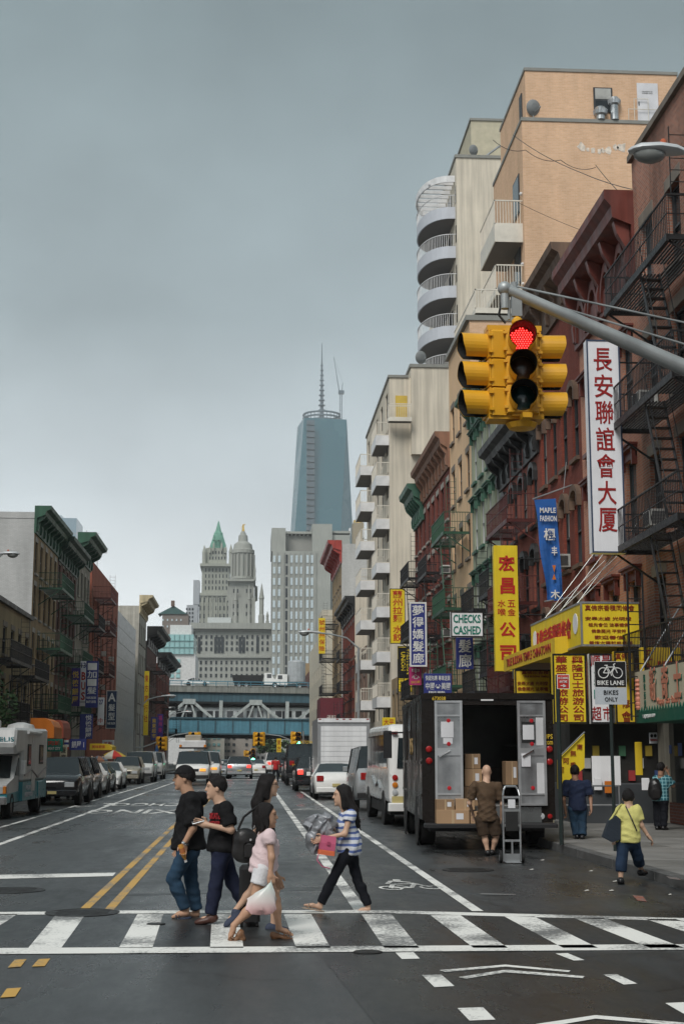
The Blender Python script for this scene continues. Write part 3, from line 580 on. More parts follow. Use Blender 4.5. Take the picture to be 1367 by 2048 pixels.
MB().lathe([(.5, 0), (.35, .3), (.35, .6), (.55, .7), (.1, 1.0)], 12).build('roof_vent', WHT, T, (5.4, 3, 54.2)); dish(T, 1.5, .1, 50.0, .45, .5)
MB().path([(2.4, .3, 50.05), (3.6, .3, 51.0), (6, .3, 51.0)], .09, 6).build('roof_pipe', ALU, T)
BALG = pm('pale_blue_grey_balcony', (.46, .48, .52), .55, var=.05)
def arc(n, rx, ry): return [(-rx*math.sin(math.pi*i/n)**.8 if 0 < i < n else 0, ry*(1-math.cos(math.pi*i/n))/2) for i in range(n+1)]
A = arc(18, 2.6, 8.5)
for i in range(5):
    z = 31.5+i*3.35; k = MB().pz(A, z-.0, z+1.0); o = k.build('balcony', BALG, T, (0, .8, 0)); r = MB()
    for p, q in zip(A, A[1:]):
        r.bar((*p, z+2.0), (*q, z+2.0), .05, .05)
        for t in (0, .33, .66): r.tube((p[0]+(q[0]-p[0])*t+.03, p[1]+(q[1]-p[1])*t, z+1), (p[0]+(q[0]-p[0])*t+.03, p[1]+(q[1]-p[1])*t, z+2), .022, 4)
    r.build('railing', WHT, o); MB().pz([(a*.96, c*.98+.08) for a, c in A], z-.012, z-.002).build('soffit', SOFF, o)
    MB().box(-.04, -.002, 2, 4.2, z+1.0, z+2.9).build('window', GLASS, T, (0, .8, 0)); MB().box(-.03, -.002, -.6, -.25, z+1.2, z+2.6).build('window', GLASS, T, (0, .9, 0))
r = MB()
for p, q in zip(A, A[1:]): r.bar((*p, 48.3), (*q, 48.3), .1, .55)
for y in np.linspace(1, 7.6, 8):
    xs = min(a for a, c in A if abs(c-y) < .75); r.box(xs, 0, y-.06, y+.06, 48.15, 48.45)
r.build('pergola', WHT, T, (0, .8, 0))
# farther right
b = building('brick_chapel', 'brown brick chapel with striped gabled roof on the right side street front', 1, 126, 139.5, 10.8, BRK['chapel'], ops=grid(13.5, 3, 1.3, (3.6,), 5.2), tm=STONE, bright=.1)
STRP = pm('roof_slate_stripe', (.13, .10, .095), .7)
MB().py([(0, 10.81), (12, 10.81), (6, 16)], .02, 13.4).build('gable', BRK['chapel'], b)
for i in range(9): t0, t1 = i/9, (i+.55)/9; MB().prism([(-.4+6.4*t0, 10.9+5.2*t0), (-.4+6.4*t1, 10.9+5.2*t1), (-.4+6.4*t1, 11.1+5.2*t1), (-.4+6.4*t0, 11.1+5.2*t0)], lambda a, c: (a, -.3, c), lambda a, c: (a, 13.8, c)).build('roof_band', STRP if i % 2 else BRNC, b)
b = building('dark_crimson_tenement', 'narrow dark crimson tenement with black cornice beyond the chapel', 1, 140, 158, 15.8, BRK['crimson'], CRM, ops=grid(18, 6, 1.0, (4.2, 7.4, 10.6, 13), 1.9), tm=BLKC, bright=.2)
cornice(b, 18, 17.4, BLKC, 1.0, 1.8, 8); fire_escape(b, 3, 5, (5, 8.2, 11.4), BLACK, 1.3); MB().box(.05, 9, .0, 17.9, 15.81, 17.6).build('parapet', CRM, b)
b = building('ochre_tenement', 'ochre brick tenement with red cornice and whitewashed side wall', 1, 160, 178, 24.6, BRK['ochre'], BRK['pale'], ops=grid(18, 5, 1.1, (4.4, 7.8, 11.2, 14.6, 18, 21), 2.1), tm=STONE, bright=.3)
cornice(b, 18, 26.0, pm('bright_red_cornice', (.33, .045, .035), .5, streak=.2), 1.6, 2.6, 8); fire_escape(b, 6, 7, (5, 9, 13, 17.0), BLACK, 1.9); MB().box(.05, 10, .0, 17.9, 24.61, 25.6).build('parapet', BRK['pale'], b)
aw = pm('maroon_awning', (.13, .02, .03), .6); o = MB().box(-2.6, -.1, -4, 3, 5.3, 8.0).build('awning', aw, b); letters('餐館', pm('awning_print', (.6, .55, .5), .7), o, (-1.4, -4.012, 5.9), 1.4, .5)
b = building('cream_brick_block', 'plain cream block beside the bridge with a stained blank side', 1, 196, 246, 19.2, pm('cream_panel', (.52, .47, .37), .85, streak=.12), ops=grid(50, 9, 1.3, (5, 9, 13), 1.8), bright=.4, detail=False)
for z in (4.4, 7.2, 10, 12.8, 15.6): MB().box(-.05, 12, -.06, -.001, z, z+.08).build('joint_band', STONE_L, b)
MB().box(0, 6, 8, 20, 19.2, 22.5).build('bulkhead', MATS['cream_panel'], b)
for Y, X, ht, c, lb in ((262, 10.8, 17, BRK['dark'], 'dark brick block just past the bridge on the right'), (300, 11.5, 21, BRK['ochre'], 'ochre block farther past the bridge on the right')):
    building('tenement', lb, 1, Y, Y+36, ht, c, Xf=X, ops=grid(36, 9, 1.2, (4.5, 8, 11.5), 2), detail=False)
# ------------------------------------------------------------ left side
W = 33.5; ops = grid(W, 13, 1.2, (4.4, 7.2), 1.5)
b = building('tan_low_building', 'low tan painted brick building with black fire escapes at the left edge', -1, 54, 87.5, 10.0, BRK['tan'], ops=ops, tm=STONE, bright=.15)
MB().box(-.2, .3, 0, W, 9.85, 10.1).build('coping', BLKC, b); fire_escape(b, .6, 6.0, (3.4, 6.2), BLACK, 1.3); fire_escape(b, 8.4, 7.0, (3.6, 6.6), BLACK, 1.4)
# tenement with whitewashed end wall
W = 11; ops = grid(W, 5, .95, (4.4, 7.3, 10.2, 12.9), 1.95)
b = building('whitewashed_end_tenement', 'ochre tenement with whitewashed blank end wall and green cornice', -1, 87.6, 98.6, 16.2, BRK['ochre'], BRK['pale'], 12, ops=ops, tm=STONE_L, bright=.2)
GC = pm('bright_green_cornice', (.025, .085, .05), .5, streak=.25); cornice(b, W, 17.0, GC, 1.0, 1.7, 8); MB().box(-.02, 12, .02, W+.03, 16.21, 16.6).build('parapet', BRK['pale'], b)
fire_escape(b, 2.5, 6.2, (4.6, 8.4, 12.2), GRNFE, 1.5)
MB().tube((3.8, W-.5, 16.6), (3.9, W-.5, 19.2), .05, 5).box(3.7, 4.0, W-.6, W-.4, 16.6, 18.0).tube((3.9, W-.5, 19.0), (2.8, W-.6, 19.6), .03, 4).tube((3.3, W-.6, 19.0), (3.3, W-.6, 19.8), .02, 4).build('television_aerial', ALU, b)
W = 10.6; b = building('brown_green_tenement', 'narrow brown tenement with dark green cornice and fire escapes', -1, 98.7, 109.3, 15.8, BRK['dark'], ops=grid(W, 5, .95, (4.4, 7.4, 10.4, 13.0), 1.9), tm=STONE, bright=.2)
cornice(b, W, 16.8, pm('dark_green_cornice', (.022, .06, .04), .5), 1.1, 1.7, 8); fire_escape(b, 1.5, 6.5, (4.8, 8.2, 11.6), GRNFE, 1.6)
W = 9; b = building('slate_wall_tenement', 'grey brick tenement with slate blue end wall and green cornice corner', -1, 109.6, 118.6, 17.4, pm('grey_lime_brick', (.30, .28, .23), .85, streak=.4), BRK['slate'], ops=grid(W, 4, 1.0, (4.4, 7.6, 10.8, 14), 2.0), tm=STONE_L, bright=.25)
cornice(b, W, 18.8, GC, 1.4, 2.0, 6); fire_escape(b, 1.5, 5, (5, 8.4, 11.8), BLACK, 1.5)
W = 24; b = building('rust_red_block', 'plain rust red block with flat parapet on the left row', -1, 120, 144.4, 18.0, BRK['rust'], ops=grid(24.4, 6, 1.1, (4.5, 7.5, 10.5, 13.5), 1.7), tm=BRK['rust'], hood='none', bright=.4)
fire_escape(b, 17.8, 5.5, (5, 8.6, 12.2, 15), REDFE, 1.5)
for y, z in ((3, 7.6), (8, 10.6), (12, 13.6), (15.5, 7.6), (6, 13.6), (15, 10.6)): aircon(b, y, z)
MB().tube((2, 2, 18), (2, 2, 22), .05, 4).tube((1, 2, 21.8), (3.2, 2, 21.8), .04, 4).build('television_aerial', ALU, b); MB().tube((2, 12, 18), (2, 12, 22.5), .05, 4).tube((.8, 12, 22.2), (3.2, 12, 22.2), .04, 4).build('television_aerial', ALU, b)
# grey modern building: striped end facing us
b = empty('grey_modern_building', (FL-.2, 146, 0)); tag(b, 'modern grey panel building with white and black banded end wall', 'building')
GP = pm('grey_metal_panel', (.30, .31, .32), .4, .3, var=.06); WPN = pm('white_panel', (.56, .57, .58), .5, var=.04); BPN = pm('black_band_glass', (.02, .022, .028), .12)
MB().box(-14, 0, 0, 24, 0, 15.2).build('wall', GP, b)
for i, z in enumerate((1.6, 4.8, 8.2, 10.4, 13.4)): MB().box(-5, -.05, -.12, -.002, z, z+1.6).build('band_window', BPN, b); MB().box(-5, -.05, -.10, -.003, z+1.7, z+2.6).build('white_band', WPN, b)
for z in np.arange(1, 15, 1.55): MB().box(.002, .03, .02, 23.9, z, z+1.5).build('panel', GP, b)
k = MB()
for z in (15.6, 16.0, 16.4): k.tube((-7, 0, z), (-.1, 0, z), .05, 4).tube((-.1, 0, z), (-.1, 20, z), .05, 4)
k.build('roof_railing', WHT, b); MB().box(-5, -1, 1, 8, 15.2, 16.6).build('bulkhead', WPN, b)
W = 12; b = building('limestone_tenement', 'grey limestone tenement with cream bracketed cornice', -1, 172, 184, 19.6, pm('limestone', (.40, .38, .33), .85, streak=.3), ops=grid(W, 4, 1.1, (4.4, 8, 11.6, 15.2), 2.1), bright=.3)
cornice(b, W, 20.9, pm('cream_cornice', (.48, .40, .25), .7, streak=.25), 1.6, 2.2, 6)
W = 20; b = building('dark_tenement', 'dark brick tenement with heavy black cornice next to the bridge', -1, 186, 206, 16.5, BRK['dark'], pm('sooty_concrete', (.16, .15, .14), .9, streak=.3), ops=grid(W, 6, 1.1, (4.4, 7.8, 11.2), 2.0)); cornice(b, W, 18.4, BLKC, 2.0, 2.6, 6); fire_escape(b, 6, 7, (5, 9, 13), BLACK, 2.0)
W = 30; b = building('brown_tenement', 'brown tenement with black cornice hard against the bridge span', -1, 208, 240, 15.0, BRK['maroon'], ops=grid(32, 8, 1.2, (4.4, 7.8, 11.2), 2.0)); cornice(b, 32, 16.6, BLKC, 2.0, 2.0, 6); fire_escape(b, 10, 8, (5, 9), BLACK, 2.0)
for y0, y1, h_ in ((88, 98, 3), (99, 109, 3), (121, 144, 3.2), (110, 118, 3)):
    pass
# ============================================================ bridge, with train and traffic
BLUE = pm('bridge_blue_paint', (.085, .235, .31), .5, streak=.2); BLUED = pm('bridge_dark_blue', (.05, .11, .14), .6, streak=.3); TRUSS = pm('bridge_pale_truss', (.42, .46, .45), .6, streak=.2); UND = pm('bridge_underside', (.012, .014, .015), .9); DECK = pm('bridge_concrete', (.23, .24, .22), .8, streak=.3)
br = empty('bridge', (0, 250, 0)); tag(br, 'blue steel bridge with pale truss panels crossing over the street', 'bridge')
X0, X1 = -60, 40
sl_ = .018
def tilt(o): o.rotation_euler = (0, sl_*.7, 0); return o
tilt(MB().box(X0, X1, 0, 18, 12.6, 13.7).build('upper_deck', DECK, br)); tilt(MB().box(X0, X1, .4, 17.6, 11.0, 12.6).build('upper_girder', BLUED, br))
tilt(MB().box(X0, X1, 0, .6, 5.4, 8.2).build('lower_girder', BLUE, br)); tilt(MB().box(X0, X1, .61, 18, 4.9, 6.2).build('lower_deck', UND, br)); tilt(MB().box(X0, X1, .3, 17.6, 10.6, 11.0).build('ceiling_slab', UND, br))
k = MB()
for x in np.arange(X0, X1, 3.0): k.box(x, x+.22, -.12, -.002, 5.5, 8.1)
k.box(X0, X1, -.25, -.001, 8.0, 8.25).box(X0, X1, -.25, -.001, 5.35, 5.6); tilt(k.build('stiffener', BLUED, br))
k = MB()
for x in np.arange(X0, X1, 2.0): k.box(x, x+.12, -.3, -.2, 13.7, 14.5)
k.box(X0, X1, -.3, -.2, 14.4, 14.55).box(X0, X1, -.3, -.2, 14.0, 14.1); tilt(k.build('railing', BLUE, br))
for x in np.arange(-45, 40, 11.5):
    k = MB().bar((x-4.0, .3, 8.2), (x-.3, .3, 11.2), .4, .5).bar((x+4.0, .3, 8.2), (x+.3, .3, 11.2), .4, .5).box(x-1.1, x+1.1, .02, .6, 10.5, 11.4).bar((x-1.2, .3, 8.2), (x-.2, .3, 11), .25, .3).bar((x+1.2, .3, 8.2), (x+.2, .3, 11), .25, .3); tilt(k.build('truss_panel', TRUSS, br))
for x in np.arange(-51, 40, 11.5): tilt(MB().box(x-.3, x+.3, .1, .5, 8.2, 11.2).build('post', TRUSS, br))
k = MB()
for x in (-19, 13.5): k.box(x-.6, x+.6, 2, 4, 0, 5).box(x-.6, x+.6, 14, 16, 0, 5)
k.build('pier', BLUED, br)
tr = empty('subway_train', (0, 251.3, 6.5)); tag(tr, 'silver subway train crossing on the lower level of the bridge', 'train'); STEEL = pm('train_steel', (.62, .65, .65), .35, .2)
for c in range(4):
    x = -48+c*17.2; body = MB().bbox(x, x+16.8, 0, 3, .0, 3.7, .2).build('carriage', STEEL, tr)
    for i in range(9): MB().box(x+1+i*1.75, x+2.1+i*1.75, -.03, -.002, 1.9, 3.0).build('window', GLASS, body)
    for i in range(3): MB().box(x+2.2+i*5.5, x+2.65+i*5.5, -.035, -.003, .3, 3.0).build('door', BPN, body)
# ------------------------------------------------------------ the street goes on behind the camera
for s_, y0, y1, h_, m_, lb in ((1, -60, -14, 19, BRK['red'], 'red brick block behind the crossing on the right side'), (-1, -60, -14, 18, BRK['dark'], 'dark brick block behind the crossing on the left side'), (1, -130, -61, 22, CRM, 'cream block farther back on the right side'), (-1, -130, -61, 20, BRK['ochre'], 'ochre block farther back on the left side')):
    building('corner_block', lb, s_, y0, y1, h_, m_, D=30, ops=grid(y1-y0, 12, 1.2, (4.5, 8, 11.5, 14.5), 2), detail=False)
b = building('corner_block', 'brick corner block left of the crossing, outside the picture', -1, 22, 53.5, 16, BRK['red'], ops=grid(31.5, 9, 1.1, (4.4, 7.6, 10.8), 2), detail=False)
# ============================================================ far skyline
LIME = pm('grey_limestone', (.33, .34, .31), .85, var=.1, scale=.1, streak=.15); LIMED = pm('dark_limestone', (.24, .24, .22), .85, scale=.1); COPPER = pm('verdigris_copper', (.12, .30, .22), .7, scale=.2, var=.25)
GOLD = pm('gilded_bronze', (.75, .50, .14), .35, .9); FWIN = pm('far_window', (.018, .024, .028), .2); FWINB = pm('far_bright_window', (.52, .60, .63), .15); TEALG = pm('teal_glass', (.25, .46, .46), .12, spec=.8, var=.1, scale=.2)
def px2(x, Y): return at(x, 1300, Y).x
def zof(y, Y): return at(500, y, Y).z
def fbox(par, name, m, xa, xb, ya, yb, Y, d=20):      # picture rectangle at distance Y -> a block of real size
    a, c = at(xa, yb, Y), at(xb, ya, Y); xb_ = (a.x, at(xb, yb, Y).x); return MB().box(min(xb_), max(xb_), Y, Y+d, max(0, a.z) if yb < 1500 else 0, c.z).build(name, m, par)
def fwins(par, m, xs, ys, w, h, Y, name='window'):
    p0 = at(xs[0], ys[0], Y); ww = w*Y/2885; hh = h*Y/2885; me = MB().box(-ww/2, ww/2, -.25, -.02, -hh/2, hh/2).mesh(name, m)
    for x in xs:
        for y in ys: p = at(x, y, Y); inst(name, me, par, (px2(x, Y), Y, p.z))
# grey courthouse slab
Y = 600; b = empty('grey_courthouse_tower', (0, 0, 0)); tag(b, 'broad grey stone court tower with tall bright window strips below the glass skyscraper', 'building')
fbox(b, 'wall', LIME, 541, 660, 1103, 1600, Y, 40); fbox(b, 'wing', LIME, 640, 700, 1070, 1600, Y+4, 40); fbox(b, 'corner_block', LIME, 543, 571, 1056, 1102.5, Y+2, 34); fbox(b, 'pylon', LIME, 624, 664, 1048, 1102.5, Y+2, 30); fbox(b, 'attic', LIMED, 571.5, 623.5, 1072, 1102.5, Y+8, 20)
fbox(b, 'cornice', LIME, 571.5, 623.5, 1063, 1067, Y+6, 20); fbox(b, 'cornice', LIME, 664, 700, 1062, 1066, Y+6, 30)
for x in range(574, 624, 8): fbox(b, 'pier', LIME, x, x+3, 1067, 1072, Y+7, 3)
ys = [1118+22.5*i for i in range(12)]
fwins(b, FWINB, (547, 557), ys, 5, 14, Y); fwins(b, FWINB, (582, 592, 601), ys, 4.5, 15, Y); fwins(b, FWINB, (614, 623), ys, 5, 16, Y); fwins(b, FWIN, (572,), ys, 4, 18, Y)
for x in (552, 565, 577, 587, 597, 607, 618.5, 630): fbox(b, 'pilaster', LIME, x-.9, x+.9, 1104, 1480, Y-.6, .58)
fwins(b, FWINB, (650, 658), ys[:4], 4, 13, Y+4)
fbox(b, 'vent_stack', WHT, 698, 701, 1056, 1075, Y+10, 4); fbox(b, 'vent_stack', WHT, 726, 729, 1056, 1075, Y+10, 4)
# municipal building with colonnaded tower and gilded figure
Y = 620; b = empty('municipal_tower_building', (0, 0, 0)); tag(b, 'ornate grey civic building with round colonnaded tower topped by a gold figure', 'building')
fbox(b, 'wall', LIME, 385, 541, 1262, 1600, Y, 40); fbox(b, 'cornice', LIME, 381, 545, 1246, 1257, Y-2.5, 44); fbox(b, 'frieze', LIMED, 384, 542, 1257.2, 1262, Y-1, 42); fbox(b, 'string_course', LIME, 383, 543, 1312, 1315, Y-1, 1)
for yy in (1274, 1286, 1298): fwins(b, FWIN, [392+10.2*i for i in range(15)], [yy], 4, 7, Y)
fwins(b, FWIN, [392+10.2*i for i in range(15)], [1325, 1338, 1351], 4, 7, Y); fwins(b, FWIN, (398, 431, 438, 445, 480, 487, 515), (1290,), 5.5, 32, Y-.1, 'tall_window')
cx = px2(483, Y); T0 = Y+14
def lz(y): return zof(y, Y)
fbox(b, 'tower_base', LIME, 456, 510, 1195, 1246, Y+2, 24); fbox(b, 'tower_stage', LIME, 458, 508, 1162, 1195, Y+4, 20); fbox(b, 'cornice', LIME, 455, 511, 1158, 1162, Y+2, 24)
fwins(b, FWIN, (466, 474, 492, 500), (1182, 1212, 1228), 2.6, 8, Y+1.9)
r = 5.0*Y/620
col = MB().tube((0, 0, 0), (0, 0, 1), .42, 6).mesh('column', LIME)
def ringcol(yb, yt, rr, n):
    for i in range(n): t = 2*math.pi*i/n; inst('column', col, b, (cx+rr*math.cos(t), T0+rr*math.sin(t), lz(yb)), 0, (1, 1, lz(yt)-lz(yb)))
MB().lathe([(4.6, lz(1158)), (4.6, lz(1100)), (5.2, lz(1099)), (5.2, lz(1092)), (4.4, lz(1090)), (4.0, lz(1080)), (2.2, lz(1074)), (2.0, lz(1062)), (1.4, lz(1060)), (1.2, lz(1056)), (.4, lz(1052))], 20, Matrix.Translation((cx, T0, 0))).build('drum', LIME, b)
MB().lathe([(5.6, lz(1152)), (5.6, lz(1147))], 20, Matrix.Translation((cx, T0, 0))).build('drum_base', LIME, b); ringcol(1147, 1101, 5.1, 16); ringcol(1195, 1165, 6.4, 14)
g = MB(); z0 = lz(1053); h = lz(1038)-z0; c0 = (cx, T0)
g.tube((cx, T0, z0), (cx, T0, z0+h*.55), .75, 8, .45).tube((cx, T0, z0+h*.5), (cx, T0, z0+h*.82), .5, 8, .35).ball((cx, T0, z0+h*.9), .33, 8, 6).tube((cx, T0, z0+h*.75), (cx+.9, T0, z0+h), .16, 6).tube((cx, T0, z0+h*.7), (cx-.8, T0, z0+h*.55), .16, 6); g.build('gilded_statue', GOLD, b, smooth=True)
for x, yt, yb, w in ((522, 1166, 1246, 5), (497, 1168, 1246, 3.5), (470, 1172, 1246, 3.5), (534, 1222, 1246, 3), (508, 1128, 1160, 2)):
    X = px2(x, Y); rr = w*Y/2885; MB().lathe([(rr*1.2, lz(yb)), (rr*1.2, lz(yb-(yb-yt)*.2)), (rr*.9, lz(yb-(yb-yt)*.22)), (rr*.9, lz(yb-(yb-yt)*.6)), (rr*1.15, lz(yb-(yb-yt)*.62)), (rr, lz(yb-(yb-yt)*.66)), (.1, lz(yt))], 10, Matrix.Translation((X, Y+1.5, 0))).build('corner_turret', LIME, b)
fbox(b, 'sun_room', pm('pale_roof_cladding', (.50, .53, .52), .5), 415, 462, 1235, 1245.8, Y+1, 4)
# gothic tower with green copper spire
Y = 930; b = empty('gothic_skyscraper', (0, 0, 0)); tag(b, 'slender gothic stone skyscraper with a green copper pyramid spire', 'building'); GOTH = pm('cream_terracotta', (.32, .33, .28), .85, scale=.1, var=.15, streak=.2)
fbox(b, 'wall', GOTH, 392, 462, 1190, 1600, Y, 40); fbox(b, 'tower', GOTH, 403, 458, 1130, 1190, Y+2, 34); fbox(b, 'crown', GOTH, 411, 452, 1096, 1130, Y+5, 26)
for yy in (1127, 1186): fbox(b, 'cornice', GOTH, 400 if yy < 1150 else 390, 461 if yy < 1150 else 464, yy, yy+5, Y-1, 38)
fwins(b, FWIN, [399+8*i for i in range(8)], [1200, 1216, 1232, 1248], 2.6, 9, Y); fwins(b, FWIN, [409+7*i for i in range(7)], [1140, 1152, 1164, 1176], 2.4, 7, Y+2); fwins(b, FWIN, [417+6*i for i in range(6)], [1105, 1116], 2.4, 6, Y+5)
for x in [396+9.3*i for i in range(8)]: fbox(b, 'buttress', GOTH, x-1, x+1, 1192, 1260, Y-.8, .78)
X = px2(432, Y); zz = lambda y: zof(y, Y); q = Y/2885
MB().lathe([(20*q, zz(1096)), (18*q, zz(1085)), (10*q, zz(1062)), (10*q, zz(1059)), (7*q, zz(1056)), (3*q, zz(1042)), (.3, zz(1034))], 8, Matrix.Translation((X, Y+18, 0)) @ Matrix.Rotation(R(22.5), 4, 'Z')).build('copper_spire', COPPER, b)
for x, yt, yb, w in ((405, 1090, 1135, 4), (459, 1088, 1135, 4), (416, 1092, 1105, 2.5), (448, 1092, 1105, 2.5), (424, 1084, 1100, 2), (440, 1084, 1100, 2)):
    MB().lathe([(w*q, zz(yb)), (w*q, zz(yt+(yb-yt)*.35)), (w*q*1.15, zz(yt+(yb-yt)*.34)), (.2, zz(yt))], 8, Matrix.Translation((px2(x, Y), Y+3, 0))).build('pinnacle', GOTH, b)
fbox(b, 'dormer', COPPER, 426, 430, 1070, 1080, Y+6, 6); fbox(b, 'dormer', COPPER, 435, 439, 1070, 1080, Y+6, 6)
# the great glass tower, still building
Y = 1700; b = empty('glass_skyscraper', (px2(645, Y), Y+37, 0)); tag(b, 'huge blue glass skyscraper with tapering facets and mast fading into cloud', 'skyscraper')
WG = pm('blue_curtain_glass', (.03, .115, .145), .25, spec=.35, var=.05, scale=.02); WG2 = pm('steel_lattice', (.06, .09, .11), .5)
a, zt = 38.5, zof(831, Y); base = [(-a, -a), (a, -a), (a, a), (-a, a)]; top = [(0, -a*.98), (a*.98, 0), (0, a*.98), (-a*.98, 0)]; k = MB()
for i in range(4):
    p, q2 = base[i], base[(i+1) % 4]; t, t2 = top[i], top[(i+1) % 4]; k.quad((*p, 0), (*q2, 0), (*t, zt)); k.quad((*q2, 0), (*t2, zt), (*t, zt))
k.quad(*[(*t, zt) for t in top]); wt = k.build('curtain_wall', WG, b); wt.rotation_euler = (0, 0, R(-38)); 
s_ = Y/2885
def wx(x): return px2(x, Y)-b.location.x
k = MB()
for i in range(40): z = 100+i*(zt-104)/40; k.box(wx(611), wx(627), -43, -36, z, z+5.5).box(wx(612), wx(615.5), -46, -43, z, z+3)
k.build('construction_hoist', WG2, b)
k = MB()
for z in (zt+.5, zt+5, zt+9.5): k.lathe([(22, z), (24, z), (24, z+1.8), (22, z+1.8)], 28, cap=False)
for i in range(28): t = i*math.pi/14; k.tube((23*math.cos(t), 23*math.sin(t), zt), (23*math.cos(t), 23*math.sin(t), zt+10), .5, 4)
k.build('roof_ring', WG2, b)
pr = [(3.2, zt), (3.0, zt+12)]
for i in range(10): z = zt+12+i*6.5; pr += [(2.4-.15*i, z), (2.4-.15*i, z+3.6), (4.6-.32*i, z+4.2), (4.6-.32*i, z+5.4), (2.3-.15*i, z+6)]
pr += [(.8, zt+80), (.35, zt+104)]; MB().lathe(pr, 10).build('mast', WG2, b)
k = MB(); X = wx(684)
for sx in (-1.4, 1.4):
    for sy in (-1.4, 1.4): k.tube((X+sx, sy-10, zt-4), (X+sx, sy-10, zt+36), .35, 4)
for i in range(10): z = zt-2+i*4; k.tube((X-1.4, -11.4, z), (X+1.4, -11.4, z+4), .25, 4).tube((X-1.4, -11.4, z), (X+1.4, -11.4, z), .25, 4)
k.box(X-3, X+4, -13, -7, zt+36, zt+40).tube((X+1, -10, zt+40), (X+2.5, -10, zt+50), .5, 4).tube((X-2, -10, zt+39), (X-9, -10, zt+84), .7, 4, .3).tube((X+2.5, -10, zt+50), (X-9, -10, zt+84), .12, 4); k.build('roof_crane', WG2, b)
# smaller skyline pieces
Y = 700; b = empty('gilded_cupola_tower', (0, 0, 0)); tag(b, 'brown stone tower with small gilded cupola peeping over the white wall', 'building'); fbox(b, 'wall', pm('brown_limestone', (.30, .25, .17), .85), 706, 728, 1045, 1300, Y, 10)
X = px2(717, Y); zz = lambda y: zof(y, Y); MB().lathe([(2.8, zz(1046)), (2.2, zz(1036)), (1.2, zz(1034)), (1.1, zz(1024)), (.5, zz(1020)), (.1, zz(1010))], 10, Matrix.Translation((X, Y+4, 0))).build('cupola', GOLD, b)
Y = 520; b = empty('pyramid_roof_block', (0, 0, 0)); tag(b, 'brown brick block with dark green pyramid roof behind the left row', 'building'); fbox(b, 'wall', pm('grey_brown_brick', (.19, .16, .14), .85), 319, 372, 1228, 1500, Y, 12)
p, q2 = at(316, 1228, Y), at(375, 1228, Y); t = at(345, 1208, Y).z; MB().quad((p.x, Y-.5, p.z), (q2.x, Y-.5, p.z), ((p.x+q2.x)/2, Y+6, t)).quad((q2.x, Y-.5, p.z), (q2.x, Y+12, p.z), ((p.x+q2.x)/2, Y+6, t)).quad((p.x, Y+12, p.z), (p.x, Y-.5, p.z), ((p.x+q2.x)/2, Y+6, t)).build('pyramid_roof', pm('dark_green_roof', (.03, .07, .065), .6), b)
fbox(b, 'chimney', BRNC, 342, 349, 1201, 1212, Y+4, 2); fwins(b, FWINB, [325+9*i for i in range(5)], [1240, 1253], 2.5, 4, Y)
Y = 700; b = empty('gridded_office_block', (0, 0, 0)); tag(b, 'far pale office block with tight window grid beside the gothic tower', 'building'); fbox(b, 'wall', pm('pale_office_stone', (.36, .38, .40), .8), 368, 391, 1210, 1500, Y, 14); fbox(b, 'upper_slab', MATS['pale_office_stone'], 386, 398, 1160, 1209, Y+20, 10); fwins(b, FWIN, (372, 378, 384), [1218, 1226, 1234, 1242], 3, 4, Y)
Y = 340; b = empty('teal_glass_block', (0, 0, 0)); tag(b, 'teal glass block with white lower storeys left of the civic building', 'building'); fbox(b, 'white_storeys', pm('white_cladding', (.58, .58, .57), .7), 306, 386, 1308, 1600, Y, 20); fbox(b, 'glass_storeys', TEALG, 306, 387, 1269, 1307.8, Y-.5, 20)
for x in range(308, 388, 10): fbox(b, 'mullion', pm('teal_mullion', (.12, .26, .26), .4), x, x+.8, 1269.5, 1307, Y-.7, .15)
for y in (1281, 1294): fbox(b, 'mullion', MATS['teal_mullion'], 306.5, 386.5, y, y+.8, Y-.72, .15)
fbox(b, 'penthouse', MATS['white_cladding'], 340, 383, 1250, 1268.7, Y+2, 12); fwins(b, TEALG, (333, 345, 357), (1322, 1342, 1352), 8, 7, Y)
Y = 800; b = empty('blue_glass_tower', (0, 0, 0)); tag(b, 'far blue glass tower showing above the green cornices', 'skyscraper'); fbox(b, 'curtain_wall', pm('sky_blue_glass', (.22, .30, .35), .1, spec=.9), 108, 139, 1036, 1500, Y, 30); fbox(b, 'glass_fin', pm('bright_sky_glass', (.45, .52, .56), .1, spec=.9), 84, 107.6, 1030, 1500, Y+1, 30)
